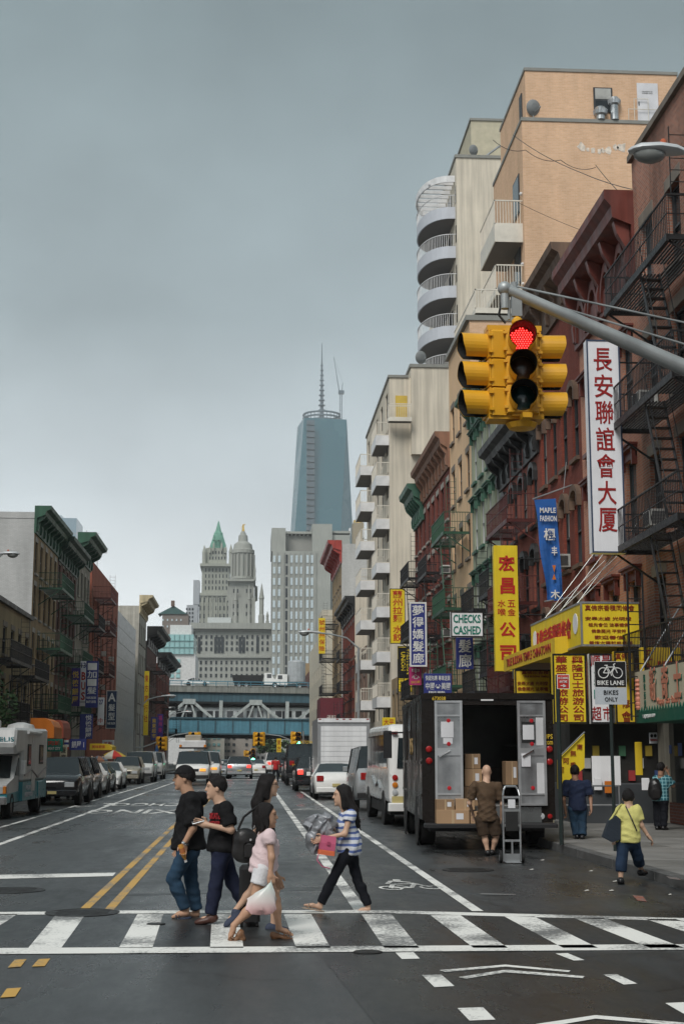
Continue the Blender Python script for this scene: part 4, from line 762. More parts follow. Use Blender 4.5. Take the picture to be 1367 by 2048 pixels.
# beyond the bridge
for Y, xa, xb, yt, c, lb, wx_ in ((390, 404, 447, 1452, (.30, .29, .25), 'greyish block with green tinted windows seen under the bridge', (412, 421, 431, 440)), (400, 446, 503, 1455, (.27, .24, .21), 'brown slab seen under the bridge, centre', (453, 460, 470, 495)), (420, 503, 537, 1455, (.36, .34, .32), 'pale block seen under the bridge behind the yellow signals', (510, 518, 527)), (380, 336, 405, 1452, (.16, .14, .13), 'dark block seen under the bridge on the left', (345, 360, 375))):
    b = empty('street_block', (0, 0, 0)); tag(b, lb, 'building'); fbox(b, 'wall', pm('block_%d' % xa, c, .85), xa, xb, yt, 1600, Y, 25); fwins(b, MATS['teal_mullion'] if xa == 404 else FWIN, wx_, [1476+13*i for i in range(5)], 5, 5, Y)
LEAF = pm('far_foliage', (.05, .09, .035), .8, var=.5, scale=.6)
def leafy(name, label, c, rx, rz, n, ls, m=LEAF, trunk=True):
    b = empty(name, c); tag(b, label, 'tree'); k = MB()
    blobs = [(Vector((random.gauss(0, .5), random.gauss(0, .5), random.gauss(0, .45))), random.uniform(.3, .5)) for _ in range(9)]
    for i in range(n):
        p, r_ = random.choice(blobs); d = Vector((random.gauss(0, 1), random.gauss(0, 1), random.gauss(0, 1))).normalized()*r_*random.uniform(.55, 1.05)+p
        P = Vector((d.x*rx, d.y*rx, rz*1.25+d.z*rz)); u = Vector((random.gauss(0, 1), random.gauss(0, 1), random.gauss(0, .6))).normalized()*ls; v = u.orthogonal().normalized()*ls*.55
        k.quad(P-u, P+v, P+u, P-v)
    me = k.mesh('crown', m, fix=False); inst('crown', me, b)
    if trunk:
        t = MB().tube((0, 0, 0), (.05*rx, 0, rz*1.0), rx*.06, 7, rx*.035)
        for p, r_ in blobs[:5]: t.tube((.03*rx, 0, rz*.7), (p.x*rx*.7, p.y*rx*.7, rz*1.25+p.z*rz*.7), rx*.025, 5, rx*.01)
        t.build('trunk', pm('bark', (.07, .055, .045), .9, bump=.4), b)
    return b
p = G(545, 1533, 0); leafy('far_tree', 'small green tree in the far street under the bridge', (px2(548, 330), 330, 0), 4.0, 3.2, 700, .55)
# ------------------------------------------------------------ haze
hz = MB().box(-1600, 1600, -300, 2500, -1, 535).build('haze', None); hz.data.materials.clear(); tag(hz, kind='stuff')
hm = bpy.data.materials.new('haze'); hm.use_nodes = True; hm.node_tree.nodes.clear(); ho = hm.node_tree.nodes.new('ShaderNodeOutputMaterial'); hv = hm.node_tree.nodes.new('ShaderNodeVolumePrincipled')
hv.inputs['Color'].default_value = (.93, .97, 1.0, 1); hv.inputs['Density'].default_value = .00019; hm.node_tree.links.new(hv.outputs[0], ho.inputs['Volume']); hz.data.materials.append(hm)
# ============================================================ traffic signals and lamps
SY = pm('signal_yellow', (.68, .35, .02), .4, var=.06, bump=.05, streak=.08); SYD = pm('visor_black_inside', (.008, .008, .008), .8); GALV = pm('galvanised_pole', (.36, .38, .38), .42, .4, var=.15, streak=.15)
REDL = pm('red_led_lit', (.3, .0, .0), .4, emit=(1, .035, .03), es=3.2); REDD = pm('red_lens_dark', (.16, .006, .006), .3, emit=(1, .02, .02), es=.06); AMBL = pm('amber_lens_off', (.045, .020, .008), .15, spec=.6); GRNL = pm('green_lens_off', (.006, .035, .035), .15, spec=.6); GRNE = pm('green_led_lit', (.0, .3, .15), .4, emit=(.1, 1, .55), es=6)
def _head(lit, detail=True):
    """housing (3 sections), tunnel visors, lenses; front towards -Y, middle at the origin"""
    P = []
    k = MB()
    for i in range(3):
        z = (1-i)*.345; k.bbox(-.185, .185, -.02, .17, z-.168, z+.168, .02)
        k.box(-.175, .175, -.04, -.021, z-.16, z+.16)
        if detail:
            for s in (-1, 1):
                for dz in (-.10, .10): k.box(s*.185-.022, s*.185+.022, -.05, .0, z+dz-.016, z+dz+.016)
    k.box(-.12, .12, .0, .15, .518, .545).box(-.12, .12, .0, .15, -.545, -.518); P.append(('housing', k.mesh('housing', SY)))
    n = 22
    for i in range(3):
        z = (1-i)*.345; v = MB()
        for j in range(n):
            t0, t1 = [R(-62)+(R(304))*(j+d)/n for d in (0, 1)]     # open at the bottom
            for r_, mi in ((.158, 0), (.150, 1)):
                v.mi = mi; q = []
                L0 = lambda t: -.04-.30+.06*max(0, -math.sin(t))
                c = [(r_*math.cos(t), L0(t), z+r_*math.sin(t)) for t in (t0, t1)]; d = [(r_*math.cos(t), -.035, z+r_*math.sin(t)) for t in (t0, t1)]
                v.quad(c[0], c[1], d[1], d[0])
        P.append(('visor', v.mesh('visor', [SY, SYD], True, fix=False)))
        nm = ('red', 'amber', 'green')[i]; on = lit == nm
        m = (REDD if on else AMBL, AMBL, GRNL if not on else GRNE)[i] if nm != 'red' else (REDD if on else pm('red_lens_off', (.05, .006, .006), .15))
        if lit == nm and nm == 'green': m = GRNE
        P.append(('lens', MB().lathe([(.148, 0), (.12, .018), (.06, .03), (.005, .034)], 20, Matrix.Translation((0, -.042, z)) @ Matrix.Rotation(R(90), 4, 'X')).mesh('lens', m, True)))
        if lit == 'red' and i == 0 and detail:
            g = MB()
            for a in range(-5, 6):
                for b_ in range(-5, 6):
                    x, zz_ = a*.030+(b_ % 2)*.015, b_*.026
                    if x*x+zz_*zz_ < .0185: g.ball((x, -.075, z+zz_), .0085, 6, 4)
            P.append(('led_array', g.mesh('led_array', REDL)))
    return P
_HC = {}
def head(par, loc, rz, lit=None, detail=True, sc=1):
    key = (lit, detail)
    if key not in _HC: _HC[key] = _head(lit, detail)
    P = _HC[key]; o = inst('signal_head', P[0][1], par, loc, rz, (sc,)*3)
    for n_, me in P[1:]:
        c = inst(n_, me, o)
        if n_ == 'led_array': tag(c, kind='stuff')
    return o
c = at(1040, 748, 16); ts = empty('traffic_signal', (c.x, 16, c.z)); tag(ts, 'yellow three-faced traffic signal showing red, hanging in the foreground', 'traffic signal')
head(ts, (-.02, -.18, 0), R(-7), 'red'); head(ts, (-.37, .03, -.02), R(-84)); head(ts, (.20, .06, -.02), R(86)); head(ts, (0, .24, 0), math.pi)
k = MB().bbox(-.34, -.12, -.10, .12, -.50, .47, .03).box(.10, .19, -.1, .14, -.48, .46).box(-.40, .24, -.10, .16, .50, .56).box(-.40, .24, -.12, .16, -.57, -.51).lathe([(.19, -.60), (.15, -.66), (.05, -.68)], 12).box(-.05, .06, -.34, -.1, -.60, -.54)
k.build('core_frame', SY, ts); MB().ball((-.03, -.02, .62), .07, 10, 6).tube((-.03, 0, .55), (-.03, 0, .72), .03, 8).build('hub', SY, ts)
hg = MB().box(-.09, .03, -.03, .03, .70, .98).tube((-.04, 0, .95), (-.06, 0, 1.12), .035, 8).tube((-.12, .0, .66), (-.12, .0, .9), .02, 6); hg.build('hanger', GALV, ts)
MB().path([(-.16, .02, .62), (-.24, .02, .72), (-.20, .02, .9), (-.12, 0, 1.08)], .014, 6).build('cable', BLACK, ts)
mast = empty('signal_mast', (7.6, 16, 0)); tag(mast, 'grey signal mast with long arm, guy wires and street lamp at upper right', 'mast')
A0, A1 = at(1008, 577, 16)-mast.location, at(1367, 735, 16)-mast.location; d = (A1-A0); A2 = A0+d*((0-A0.x)/d.x)
MB().tube(A2, A0, .135, 16, .066).ball(A0, .085, 12, 8).tube(A0+Vector((0, 0, -.25)), A0, .05, 10).build('mast_arm', GALV, mast, smooth=True)
MB().lathe([(.22, 0), (.22, .5), (.14, .55), (.12, 5), (.09, 9.3)], 14).build('pole', GALV, mast, smooth=True)
k = MB()
for p, q in ((at(1000, 566, 16), at(1367, 645, 16)), (at(1060, 597, 16), at(1367, 688, 16))):
    p, q = p-mast.location, q-mast.location; e = q-p; k.tube(p, p+e*((-p.x)/e.x), .013, 6)
k.build('guy_wire', GALV, mast)
LAMPG = pm('lamp_glass', (.22, .23, .22), .15, spec=.6); LAMPB = pm('lamp_housing', (.52, .54, .55), .4, .2, streak=.1); ORNG = pm('photocell_orange', (.5, .12, .05), .5)
def cobra(par, p, dirx, s=1.0, droop=0):
    """cobra-head luminaire reaching from its arm towards dirx*X"""
    M = Matrix.Translation(p) @ Matrix.Scale(s, 4) @ Matrix.Diagonal((dirx, 1, 1, 1)) @ Matrix.Rotation(droop, 4, 'Y'); k = MB(); rings = [(-.25, .045, .045, 0), (0, .06, .06, .0), (.12, .13, .085, .01), (.35, .17, .095, .02), (.6, .15, .09, .01), (.72, .09, .05, 0), (.75, .02, .02, 0)]; n = 14; prev = None
    for x, w, h, dz in rings:
        i0 = len(k.v)
        for i in range(n): t = 2*math.pi*i/n; k.v.append(tuple(M @ Vector((x, w*math.cos(t), dz+h*(math.sin(t) if math.sin(t) > 0 else .45*math.sin(t))))))
        if prev is not None:
            for i in range(n): j = (i+1) % n; k.f.append((prev+i, prev+j, i0+j, i0+i)); k.m.append(0)
        prev = i0
    o = k.build('lamp_head', LAMPB, par, smooth=True); g = MB(); g.ball(M @ Vector((.47, 0, -.035)), (.22*s, .13*s, .13*s), 14, 8); g.build('lamp_glass', LAMPG, o, smooth=True); MB().lathe([(.04, 0), (.04, .06), (.02, .08)], 10, M @ Matrix.Translation((.28, 0, .10))).build('photocell', ORNG, o); return o
lp = at(1367, 305, 16.6)-mast.location; cobra(mast, lp+Vector((-.0, 0, 0)), -1, .95); MB().path([(0, 0, 9.2), (-.5, .3, lp.z-.05), lp], .045, 8).build('lamp_arm', GALV, mast)
def street_lamp(label, px, X, head_px, hy, up=True, H=None):
    Y = (X*2885/(px-497)); h = at(head_px, hy, Y); o = empty('street_lamp', (X, Y, HK)); tag(o, label, 'street lamp', None)
    z = h.z-HK-.25; MB().lathe([(.16, 0), (.16, .9), (.10, 1.0), (.08, z-.9), (.07, z-.6)], 10).build('pole', GALV, o)
    hd = Vector((h.x-X, 0, h.z-HK)); s = 1 if hd.x > 0 else -1; MB().path([(0, 0, z-.62), (hd.x*.25, 0, z-.05), (hd.x*.6, 0, hd.z-.08), (hd.x-s*.2, 0, hd.z)], .05, 6).build('arm', GALV, o); cobra(o, hd-Vector((s*.2, 0, 0)), s, 1.25); return o
street_lamp('grey street lamp with long arm over the bike lane beside the box truck', 717, 6.2, 622, 1265)
street_lamp('grey street lamp in front of the modern grey building', 282, -9.2, 335, 1392); street_lamp('curved street lamp farther down the left kerb near the bridge', 336, -9.2, 372, 1424)
o = empty('street_lamp', (-10.9, 58, HK)); tag(o, 'street lamp head poking in from the left edge against white wall', 'street lamp'); h = at(40, 1108, 58)-o.location; MB().lathe([(.14, 0), (.10, 1), (.08, 9)], 10).build('pole', GALV, o); MB().path([(0, 0, 9), (h.x-.7, 0, h.z)], .05, 6).build('arm', GALV, o); cobra(o, h+Vector((-.75, 0, 0)), 1, 1.0)
def far_signal(label, pole_px, X, arm, heads, group=None):
    Y = X*2885/(pole_px-497); o = empty('traffic_signal', (X, Y, HK)); tag(o, label, 'traffic signal'); pts = [at(x, y, Y)-o.location for x, y in arm]
    MB().lathe([(.13, 0), (.09, 1), (.08, max(p.z for p in pts)*1.05)], 8).build('pole', GALV, o); MB().path([Vector((0, 0, pts[0].z)), *pts], .055, 6).build('mast_arm', GALV, o)
    for x, y, rz, lit in heads: head(o, at(x, y, Y)-o.location, rz, lit, False, Y*27/2885/1.05)
    return o
far_signal('yellow signals on a long arm over the left lanes before the bridge', 270, -9.3, [(285, 1495), (350, 1470), (395, 1464)], [(382, 1478, .5, None), (396, 1478, -1.2, None), (318, 1487, .6, None), (329, 1487, -1.0, None)])
far_signal('yellow signals with green light on an arm from the right kerb', 606, 6.1, [(596, 1486), (560, 1472), (515, 1466)], [(512, 1478, .7, None), (524, 1478, -.9, None), (587, 1477, .8, None), (597, 1478, 0, 'green')])
far_signal('small far signals with green light under the bridge', 530, 3.2, [(520, 1511), (500, 1512)], [(493, 1515, .9, None), (506, 1511, 0, 'green')])
# ============================================================ signs
def mt(n, c, r=.55, e=None): return pm('sign_'+n, c, r, var=.06, streak=.1, spec=.18)
YEL, YEL2, WHS, RED_, RED2, NAV, BLU, GRN_, BLK_, PUR, PNK, ORA = mt('yellow', (.76, .57, .03)), mt('warm_yellow', (.70, .48, .03)), mt('white', (.78, .78, .79)), mt('red', (.45, .03, .02)), mt('dark_red', (.30, .02, .02)), mt('navy', (.035, .045, .20)), mt('blue', (.02, .10, .34)), mt('green', (.015, .18, .13)), mt('black', (.015, .015, .016)), mt('purple', (.05, .03, .18)), mt('pink', (.45, .04, .16)), mt('orange', (.55, .16, .02))
CREAM = mt('cream', (.50, .45, .33)); DGR = mt('dark_green', (.01, .10, .065)); SAL = mt('salmon', (.52, .20, .13)); BROWN = mt('brown_red', (.25, .04, .015)); WTX = mt('white_letter', (.68, .68, .66)); YTX = mt('yellow_letter', (.62, .42, .04))
def sign(name, label, rect, Y, bg, items=(), border=None, th=.14, wall=None, group=None, bw=.04, sub=None):
    x0, y0, x1, y1 = rect; a, c_ = at((x0+x1)/2, (y0+y1)/2, Y), None
    w, h = (x1-x0)*Y/2860, abs(at(x0, y0, Y).z-at(x0, y1, Y).z); o = empty(name, (a.x, Y, a.z-h/2)); tag(o, label, 'sign', group)
    MB().bbox(-w/2, w/2, 0, th, 0, h, .012).build('panel', bg, o)
    if border:
        k = MB(); k.box(-w/2, w/2, -.012, -.001, 0, bw).box(-w/2, w/2, -.012, -.001, h-bw, h).box(-w/2, -w/2+bw, -.012, -.001, bw, h-bw).box(w/2-bw, w/2, -.012, -.001, bw, h-bw); k.build('frame', border, o)
    for it in items:
        t, m, r0, s0, r1, s1 = it[:6]; v = it[6] if len(it) > 6 else False; X = ((r0+r1)/2-(x0+x1)/2)*w/(x1-x0); Z = h*(1-((s0+s1)/2-y0)/(y1-y0))
        letters(t, m, o, (X, -.006, Z), (r1-r0)*w/(x1-x0), (s1-s0)*h/(y1-y0), vertical=v, bold=it[7] if len(it) > 7 else (.026 if t.isascii() else .010), keep=False, ext=.006)
    if wall is not None:
        ww = wall-a.x
        for z in (h*.12, h*.9): MB().tube((w/2 if ww > 0 else -w/2, th/2, z), (ww, th/2, z), .025, 5).build('wall_bracket', BLACK, o)
    return o
V = True
s = sign('vertical_sign', 'tall white vertical sign with seven red Chinese characters on the brick tenement', (1175, 677, 1246, 1103), 34.6, mt('bright_white', (.80, .81, .84)), [(ch, RED2, 1190, 694+53.5*i, 1229, 694+53.5*i+47) for i, ch in enumerate('長安聯誼會大厦')], mt('sign_edge', (.05, .07, .12)), .3, FR)
s = sign('vertical_sign', 'tall yellow vertical sign with red characters for a hardware company', (988, 1090, 1037, 1341), 48.3, YEL, [('宏', RED_, 997, 1110, 1030, 1143, 0, .03), ('昌', RED_, 1000, 1155, 1030, 1188, 0, .03), ('五', RED_, 1014, 1200, 1030, 1214), ('水', RED_, 994, 1200, 1010, 1214), ('金', RED_, 1014, 1217, 1030, 1231), ('喉', RED_, 994, 1217, 1010, 1231), ('公', RED_, 997, 1244, 1030, 1274, 0, .03), ('司', RED_, 997, 1290, 1030, 1323, 0, .03)], None, .3, FR)
for z in (2.95, 2.1): pass
sign('checks_cashed_sign', 'white sign reading CHECKS CASHED in green letters', (900, 1223, 967, 1274), 48.5, WHS, [('CHECKS', GRN_, 905, 1229, 961, 1246), ('CASHED', GRN_, 905, 1252, 961, 1269)], BLK_, .2, FR)
sign('vertical_sign', 'blue sign with two white characters under the white cheque sign', (912, 1275, 946, 1338), 49.3, NAV, [('髮', WTX, 916, 1279, 942, 1305), ('廊', WTX, 916, 1308, 942, 1335)], None, .2, FR)
sign('vertical_sign', 'blue vertical sign with white border and five white characters', (818, 1204, 853, 1333), 72, NAV, [(ch, WTX, 824, 1210+24*i, 847, 1231+24*i) for i, ch in enumerate('夢得嬌髮廊')], WTX, .2, FR, bw=.08)
sign('vertical_sign', 'yellow vertical noodle shop sign with red characters next to cream block', (779, 1177, 810, 1287), 92, YEL, [(ch, RED_, 785, y, 804, y+15) for ch, y in zip('蘭州拉麵水餃', (1181, 1197, 1213, 1229, 1251, 1267))], BLK_, .2, FR)
s = sign('money_transfer_sign', 'black and yellow vertical sign with sideways WESTERN UNION lettering', (795, 1292, 824, 1384), 88, YEL, [('全球汇兌', BLK_, 799, 1361, 821, 1370), ('快捷方便', BLK_, 799, 1373, 821, 1382)], BLK_, .2, FR)
MB().box(-.40, .40, -.008, -.001, .84, 2.75).build('black_field', BLK_, s)
for t, x in (('WESTERN', .22), ('UNION', -.12)):
    o = letters(t, YEL, s, (x, -.012, 1.9), 1.6 if t[0] == 'W' else 1.15, .26, bold=.02, keep=False); o.rotation_euler = (math.pi/2, math.pi/2, 0)
sign('small_sign', 'small pink sign with two white characters below the blue vertical sign', (818, 1334, 842, 1370), 72.5, PNK, [('中', WTX, 823, 1336, 838, 1346), ('心', WTX, 823, 1348, 838, 1358), ('24小時', YTX, 821, 1361, 840, 1367)], None, .15)
sign('courier_sign', 'wide blue courier sign with white characters above the delivery truck', (847, 1347, 903, 1390), 62, NAV, [('快遞包裹 專車送貨', WTX, 850, 1351, 900, 1361), ('中國↔美國', WTX, 850, 1365, 900, 1379), ('服務', WTX, 855, 1382, 890, 1389)], None, .2)
# hanging banner
b = empty('fabric_banner', (at(1095, 998, 44).x, 44, 0)); tag(b, 'blue fabric banner reading MAPLE FASHION hung from a pole', 'banner'); k = MB(); n = 14
zt, zb = at(1095, 1000, 44).z, at(1095, 1203, 44).z; V0 = []
for i in range(n+1):
    t = i/n; z = zt+(zb-zt)*t; xl = (1066+22*t-1095)*44/2860+.03*math.sin(t*9); xr = (1111+10*t-1095)*44/2860
    row = [(xl+(xr-xl)*j/6, .06*math.sin(t*7+j*1.1)*t, z+.05*j/6) for j in range(7)]; V0.append(row)
for i in range(n):
    for j in range(6): k.quad(V0[i][j], V0[i][j+1], V0[i+1][j+1], V0[i+1][j])
o = k.build('cloth', pm('banner_blue', (.015, .10, .36), .75, var=.15, scale=3, bump=.2, bscale=8), b); md = o.modifiers.new('thickness', 'SOLIDIFY'); md.thickness = .006
bx = b.location.x
def bl(t, m, x0, y0, x1, y1, yo=-.10): letters(t, m, b, ((((x0+x1)/2)-1095)*44/2860, yo, at(1095, (y0+y1)/2, 44).z), (x1-x0)*44/2860, (y1-y0)*44/2860, bold=.02, keep=False)
bl('MAPLE', WTX, 1076, 1016, 1109, 1027); bl('FASHION', WTX, 1076, 1032, 1110, 1044); bl('楓', WTX, 1083, 1057, 1108, 1082); bl('丰', WTX, 1098, 1093, 1110, 1112); bl('木', WTX, 1094, 1180, 1113, 1198); bl('▼', ORA, 1099, 1131, 1106, 1146); bl('▲', ORA, 1098, 1148, 1106, 1160)
MB().tube((-.5, 0, zt+.02), (FR-bx-.1, 0, zt+.5), .025, 6).tube((.5, 0, zt+.25), (FR-bx-.1, .8, zt+1.4), .012, 5).tube((-.2, 0, zb), (FR-bx-.1, 0, zb+.15), .025, 6).build('pole', ALU, b)
# two sided temple sign box over the stalls
Yc = 34.5; a = at(1160, 1203, Yc); e = at(1278, 1293, Yc); sb = empty('sign_box', (a.x, Yc, e.z)); tag(sb, 'large yellow two sided sign box with red temple lettering over the stalls', 'sign'); h = a.z-e.z; w = e.x-a.x
MB().box(0, w, 0, 6.3, 0, h).build('panel', YEL, sb); k = MB()
for z in (0, h-.05): k.box(-.015, w+.02, -.015, -.001, z, z+.05).box(-.016, -.001, -.0, 6.3, z, z+.05)
k.box(-.02, .03, -.016, 0, .05, h-.05).build('frame', ALU, sb)
letters('真佛宗香積同修會', BROWN, sb, (w/2, -.006, h*.86), w*.86, h*.13, keep=False)
for i, t in enumerate(('安奉太歲 光明燈', '祖先會位 法事懺佛', '佛像開光 平安符', '歡迎善信')): letters(t, BROWN, sb, (w*.47, -.006, h*(.62-.14*i)), w*(.8-.1*i), h*.085, keep=False)
letters('善信大德前來參拜', BROWN, sb, (w*.5, -.006, h*.08), w*.75, h*.075, keep=False); letters('真佛宗香積同修會', RED_, sb, (-.006, 3.4, h*.5), 4.6, h*.5, '-X', keep=False, bold=.03)
for y in (.6, 5.7):
    o = MB().lathe([(.001, .012), (.26, .012), (.26, 0)], 18, Matrix.Translation((-.004, y, h*.55)) @ Matrix.Rotation(R(-90), 4, 'Y')).build('emblem', WHS, sb)
k = MB()
for y in (1, 3, 5): k.tube((0.1, y, h), (FR-a.x, y+.4, h+2.6), .011, 5).tube((.1, y+.3, h), (FR-a.x, y+.8, h+1.9), .009, 5)
k.build('stay_rod', GALV, sb)
# lower awning fascia with English lettering
aw = empty('awning', (a.x-.35, 36.0, 0)); tag(aw, 'sloping yellow awning fascia with red English lettering under the sign box', 'awning'); z1, z0 = at(1115, 1275, 36).z, at(1115, 1310, 36).z
MB().prism([(0, z0), (.06, z0), (1.8, z1+.1), (1.8, z1+.25), (0, z1)], lambda p, q: (p, 0, q), lambda p, q: (p, 7.4, q)).build('canopy', YEL2, aw); letters('TRUE BUDDHA TEMPLE CHINATOWN', RED2, aw, (-.006, 3.7, (z0+z1)/2), 6.4, (z1-z0)*.55, '-X', keep=False); MB().box(.3, 2.0, 7.4, 7.6, z0-.2, z1).build('end_panel', ALU, aw)
sign('temple_notice', 'yellow notice panel with red temple text hanging behind the truck roof', (1028, 1339, 1102, 1390), 41, YEL2, [('真佛宗香積', BROWN, 1042, 1341, 1097, 1349), ('TRUE BUDDHA TEMPLE', BROWN, 1045, 1351, 1097, 1355), ('安奉太歲 光明燈', BROWN, 1033, 1363, 1095, 1371), ('佛像開光 法事懺', BROWN, 1033, 1374, 1095, 1382)], BLK_)
sign('bus_company_sign', 'yellow sign with two columns of red characters for a bus tour company', (1104, 1307, 1173, 1447), 34.3, YEL, [('華盛巴士旅游公司', RED2, 1110, 1312, 1134, 1442, V), ('興隆巴士旅游公司', RED2, 1143, 1312, 1167, 1442, V)], BLK_, .2)
sign('supermarket_sign', 'white vertical supermarket sign with red and green characters', (1178, 1307, 1224, 1447), 34.3, WHS, [('順', RED2, 1181, 1311, 1201, 1333), ('昌', RED2, 1204, 1309, 1221, 1330), ('鷄', GRN_, 1186, 1342, 1214, 1370), ('鴨', GRN_, 1186, 1377, 1214, 1406), ('超', RED2, 1181, 1413, 1200, 1441), ('市', RED2, 1203, 1413, 1222, 1441)], BLK_, .2)
sign('vertical_sign', 'yellow strip sign with red characters half hidden behind the bike lane sign', (1228, 1302, 1270, 1447), 34.4, YEL2, [('真佛宗', BROWN, 1231, 1306, 1266, 1319), ('香', BROWN, 1240, 1325, 1258, 1345), ('修', BROWN, 1240, 1398, 1258, 1416), ('會', BROWN, 1240, 1422, 1260, 1444)], BLK_, .2)
sign('hardware_sign', 'yellow hardware sign with red characters and a key drawing', (1280, 1295, 1362, 1346), 32.6, YEL2, [('五', RED_, 1284, 1300, 1302, 1320), ('金', RED_, 1284, 1326, 1302, 1345), ('門匙', RED_, 1314, 1322, 1348, 1337)], None, .2)
k = empty('x'); bpy.data.objects.remove(k)
# bakery awning, street-parallel
Xa = 8.9; p0, p1 = fac(1268, 1345, Xa), fac(1268, 1447, Xa); ba = empty('shop_awning', (Xa, 0, 0)); tag(ba, 'cream and green bakery awning with salmon Chinese characters at the right edge', 'awning'); Y1 = p0.y; Y0 = Y1-6.4; zt, zb = p0.z, p1.z
MB().box(0, FR-Xa-.05, Y0, Y1, zb+.25, zt).build('canopy', CREAM, ba); MB().box(-.012, FR-Xa-.06, Y0+.01, Y1-.01, zb, zb+.249).build('valance', DGR, ba)
k = MB()
for i in range(30): y = Y0+.1+i*.21; k.px([(y, zb+.24), (y+.1, zb+.36), (y+.21, zb+.24)], -.014, -.002)
k.build('scallop_edge', DGR, ba)
for i, ch in enumerate('新奇士餅屋'): letters(ch, DGR, ba, (-.004, Y1-1.52-.92*i, (zt+zb)/2+.22), .5, .75, '-X', .04, keep=False); letters(ch, SAL, ba, (-.012, Y1-1.48-.92*i, (zt+zb)/2+.25), .5, .75, '-X', .03, keep=False)
letters('麵包西餅', DGR, ba, (-.006, Y1-.8, (zt+zb)/2+.12), .14, .75, '-X', .02, True, keep=False); letters('Happy Star Bakery', SAL, ba, (-.006, Y1-2.6, zb+.42), 1.7, .2, '-X', keep=False); letters('Tel(212)608-8899', WTX, ba, (-.018, Y1-1.1, zb+.13), 1.0, .1, '-X', keep=False)
k = MB()
for i in range(7): k.lathe([(.05+.02*math.sin(i), 0), (.07, .05), (.05, .1)], 8, Matrix.Translation((-.02, Y1-.3, zb+.3+.1*i)))
k.build('cone_drawing', SAL, ba)
k = MB()
for y in (Y1-.3, Y1-2.2): k.tube((.05, y, zt), (FR-Xa, y-.1, zt+2.1), .02, 5)
k.build('stay_rod', ALU, ba)
# bike lane sign and its post
DGP = pm('dark_green_post', (.02, .03, .028), .5, .2); bp = G(1230, 1702, HK); bk = empty('bike_lane_sign', (bp.x, bp.y, HK)); tag(bk, 'black and white BIKE LANE BIKES ONLY sign on a dark post', 'road sign'); Yb = bp.y
zt, zm, zb = [at(1230, y, Yb).z-HK for y in (1323, 1374.5, 1409)]; w = 65*Yb/2860
MB().tube((0, .03, 0), (0, .03, zt+.02), .030, 8).build('post', DGP, bk); pn = MB().box(-w/2, w/2, -.02, -.005, zm+.003, zt).build('upper_plate', BLK_, bk); p2_ = MB().box(-w/2, w/2, -.02, -.005, zb, zm-.003).build('lower_plate', pm('sign_pale_grey', (.42, .45, .48), .5), bk)
k = MB()
for x in (-w/2, w/2-.006): k.box(x, x+.006, -.024, -.0201, zm, zt)
k.box(-w/2, w/2, -.024, -.0201, zt-.006, zt).build('border', WTX, pn); letters('BIKE LANE', WTX, pn, (0, -.025, zm+(zt-zm)*.17), w*.84, (zt-zm)*.17, keep=False); letters('BIKES', BLK_, p2_, (0, -.025, zb+(zm-zb)*.70), w*.46, (zm-zb)*.25, keep=False, bold=0); letters('ONLY', BLK_, p2_, (0, -.025, zb+(zm-zb)*.30), w*.40, (zm-zb)*.25, keep=False, bold=0)
k = MB(); u = w/2; zc = zm+(zt-zm)*.55; rr = u*.32
for cx_ in (-u*.44, u*.44):
    pts = [(cx_+rr*math.cos(t*math.pi/12), -.026, zc+rr*math.sin(t*math.pi/12)) for t in range(25)]; k.path(pts, .009, 5)
for p, q in (((-.44, 0), (-.22, .40)), ((-.22, .40), (.24, .40)), ((.24, .40), (.02, .0)), ((.02, 0), (-.44, 0)), ((.02, 0), (-.26, .52)), ((.44, 0), (.20, .58)), ((.20, .58), (.32, .64)), ((-.36, .52), (-.16, .52)), ((.02, 0), (.07, -.2))): k.tube((p[0]*u, -.026, zc+p[1]*u*.9), (q[0]*u, -.026, zc+q[1]*u*.9), .009, 5)
k.build('bicycle_symbol', WTX, pn)
np_ = G(1123, 1690, HK); ns = empty('parking_sign', (np_.x, np_.y, HK)); tag(ns, 'small red and white NO STANDING ANYTIME sign on a dark post', 'road sign'); Yn = np_.y; zt, zb = at(1125, 1349, Yn).z-HK, at(1125, 1378, Yn).z-HK; w = 25*Yn/2860
MB().tube((0, .03, 0), (0, .03, zt), .04, 8).build('post', DGP, ns); pl = MB().box(-.02, w-.02, -.02, -.005, zb, zt).build('plate', WTX, ns); MB().box(-.008, w-.032, -.024, -.0201, zb+.012, zt-.012).build('red_field', RED_, pl); pl.rotation_euler = (0, 0, R(-6))
letters('NO STANDING', WTX, pl, (w/2-.02, -.028, zb+(zt-zb)*.75), w*.8, (zt-zb)*.16, keep=False); letters('ANYTIME', WTX, pl, (w/2-.02, -.028, zb+(zt-zb)*.5), w*.62, (zt-zb)*.16, keep=False); letters('→', WTX, pl, (w/2-.02, -.028, zb+(zt-zb)*.22), w*.45, (zt-zb)*.2, keep=False, bold=.04)
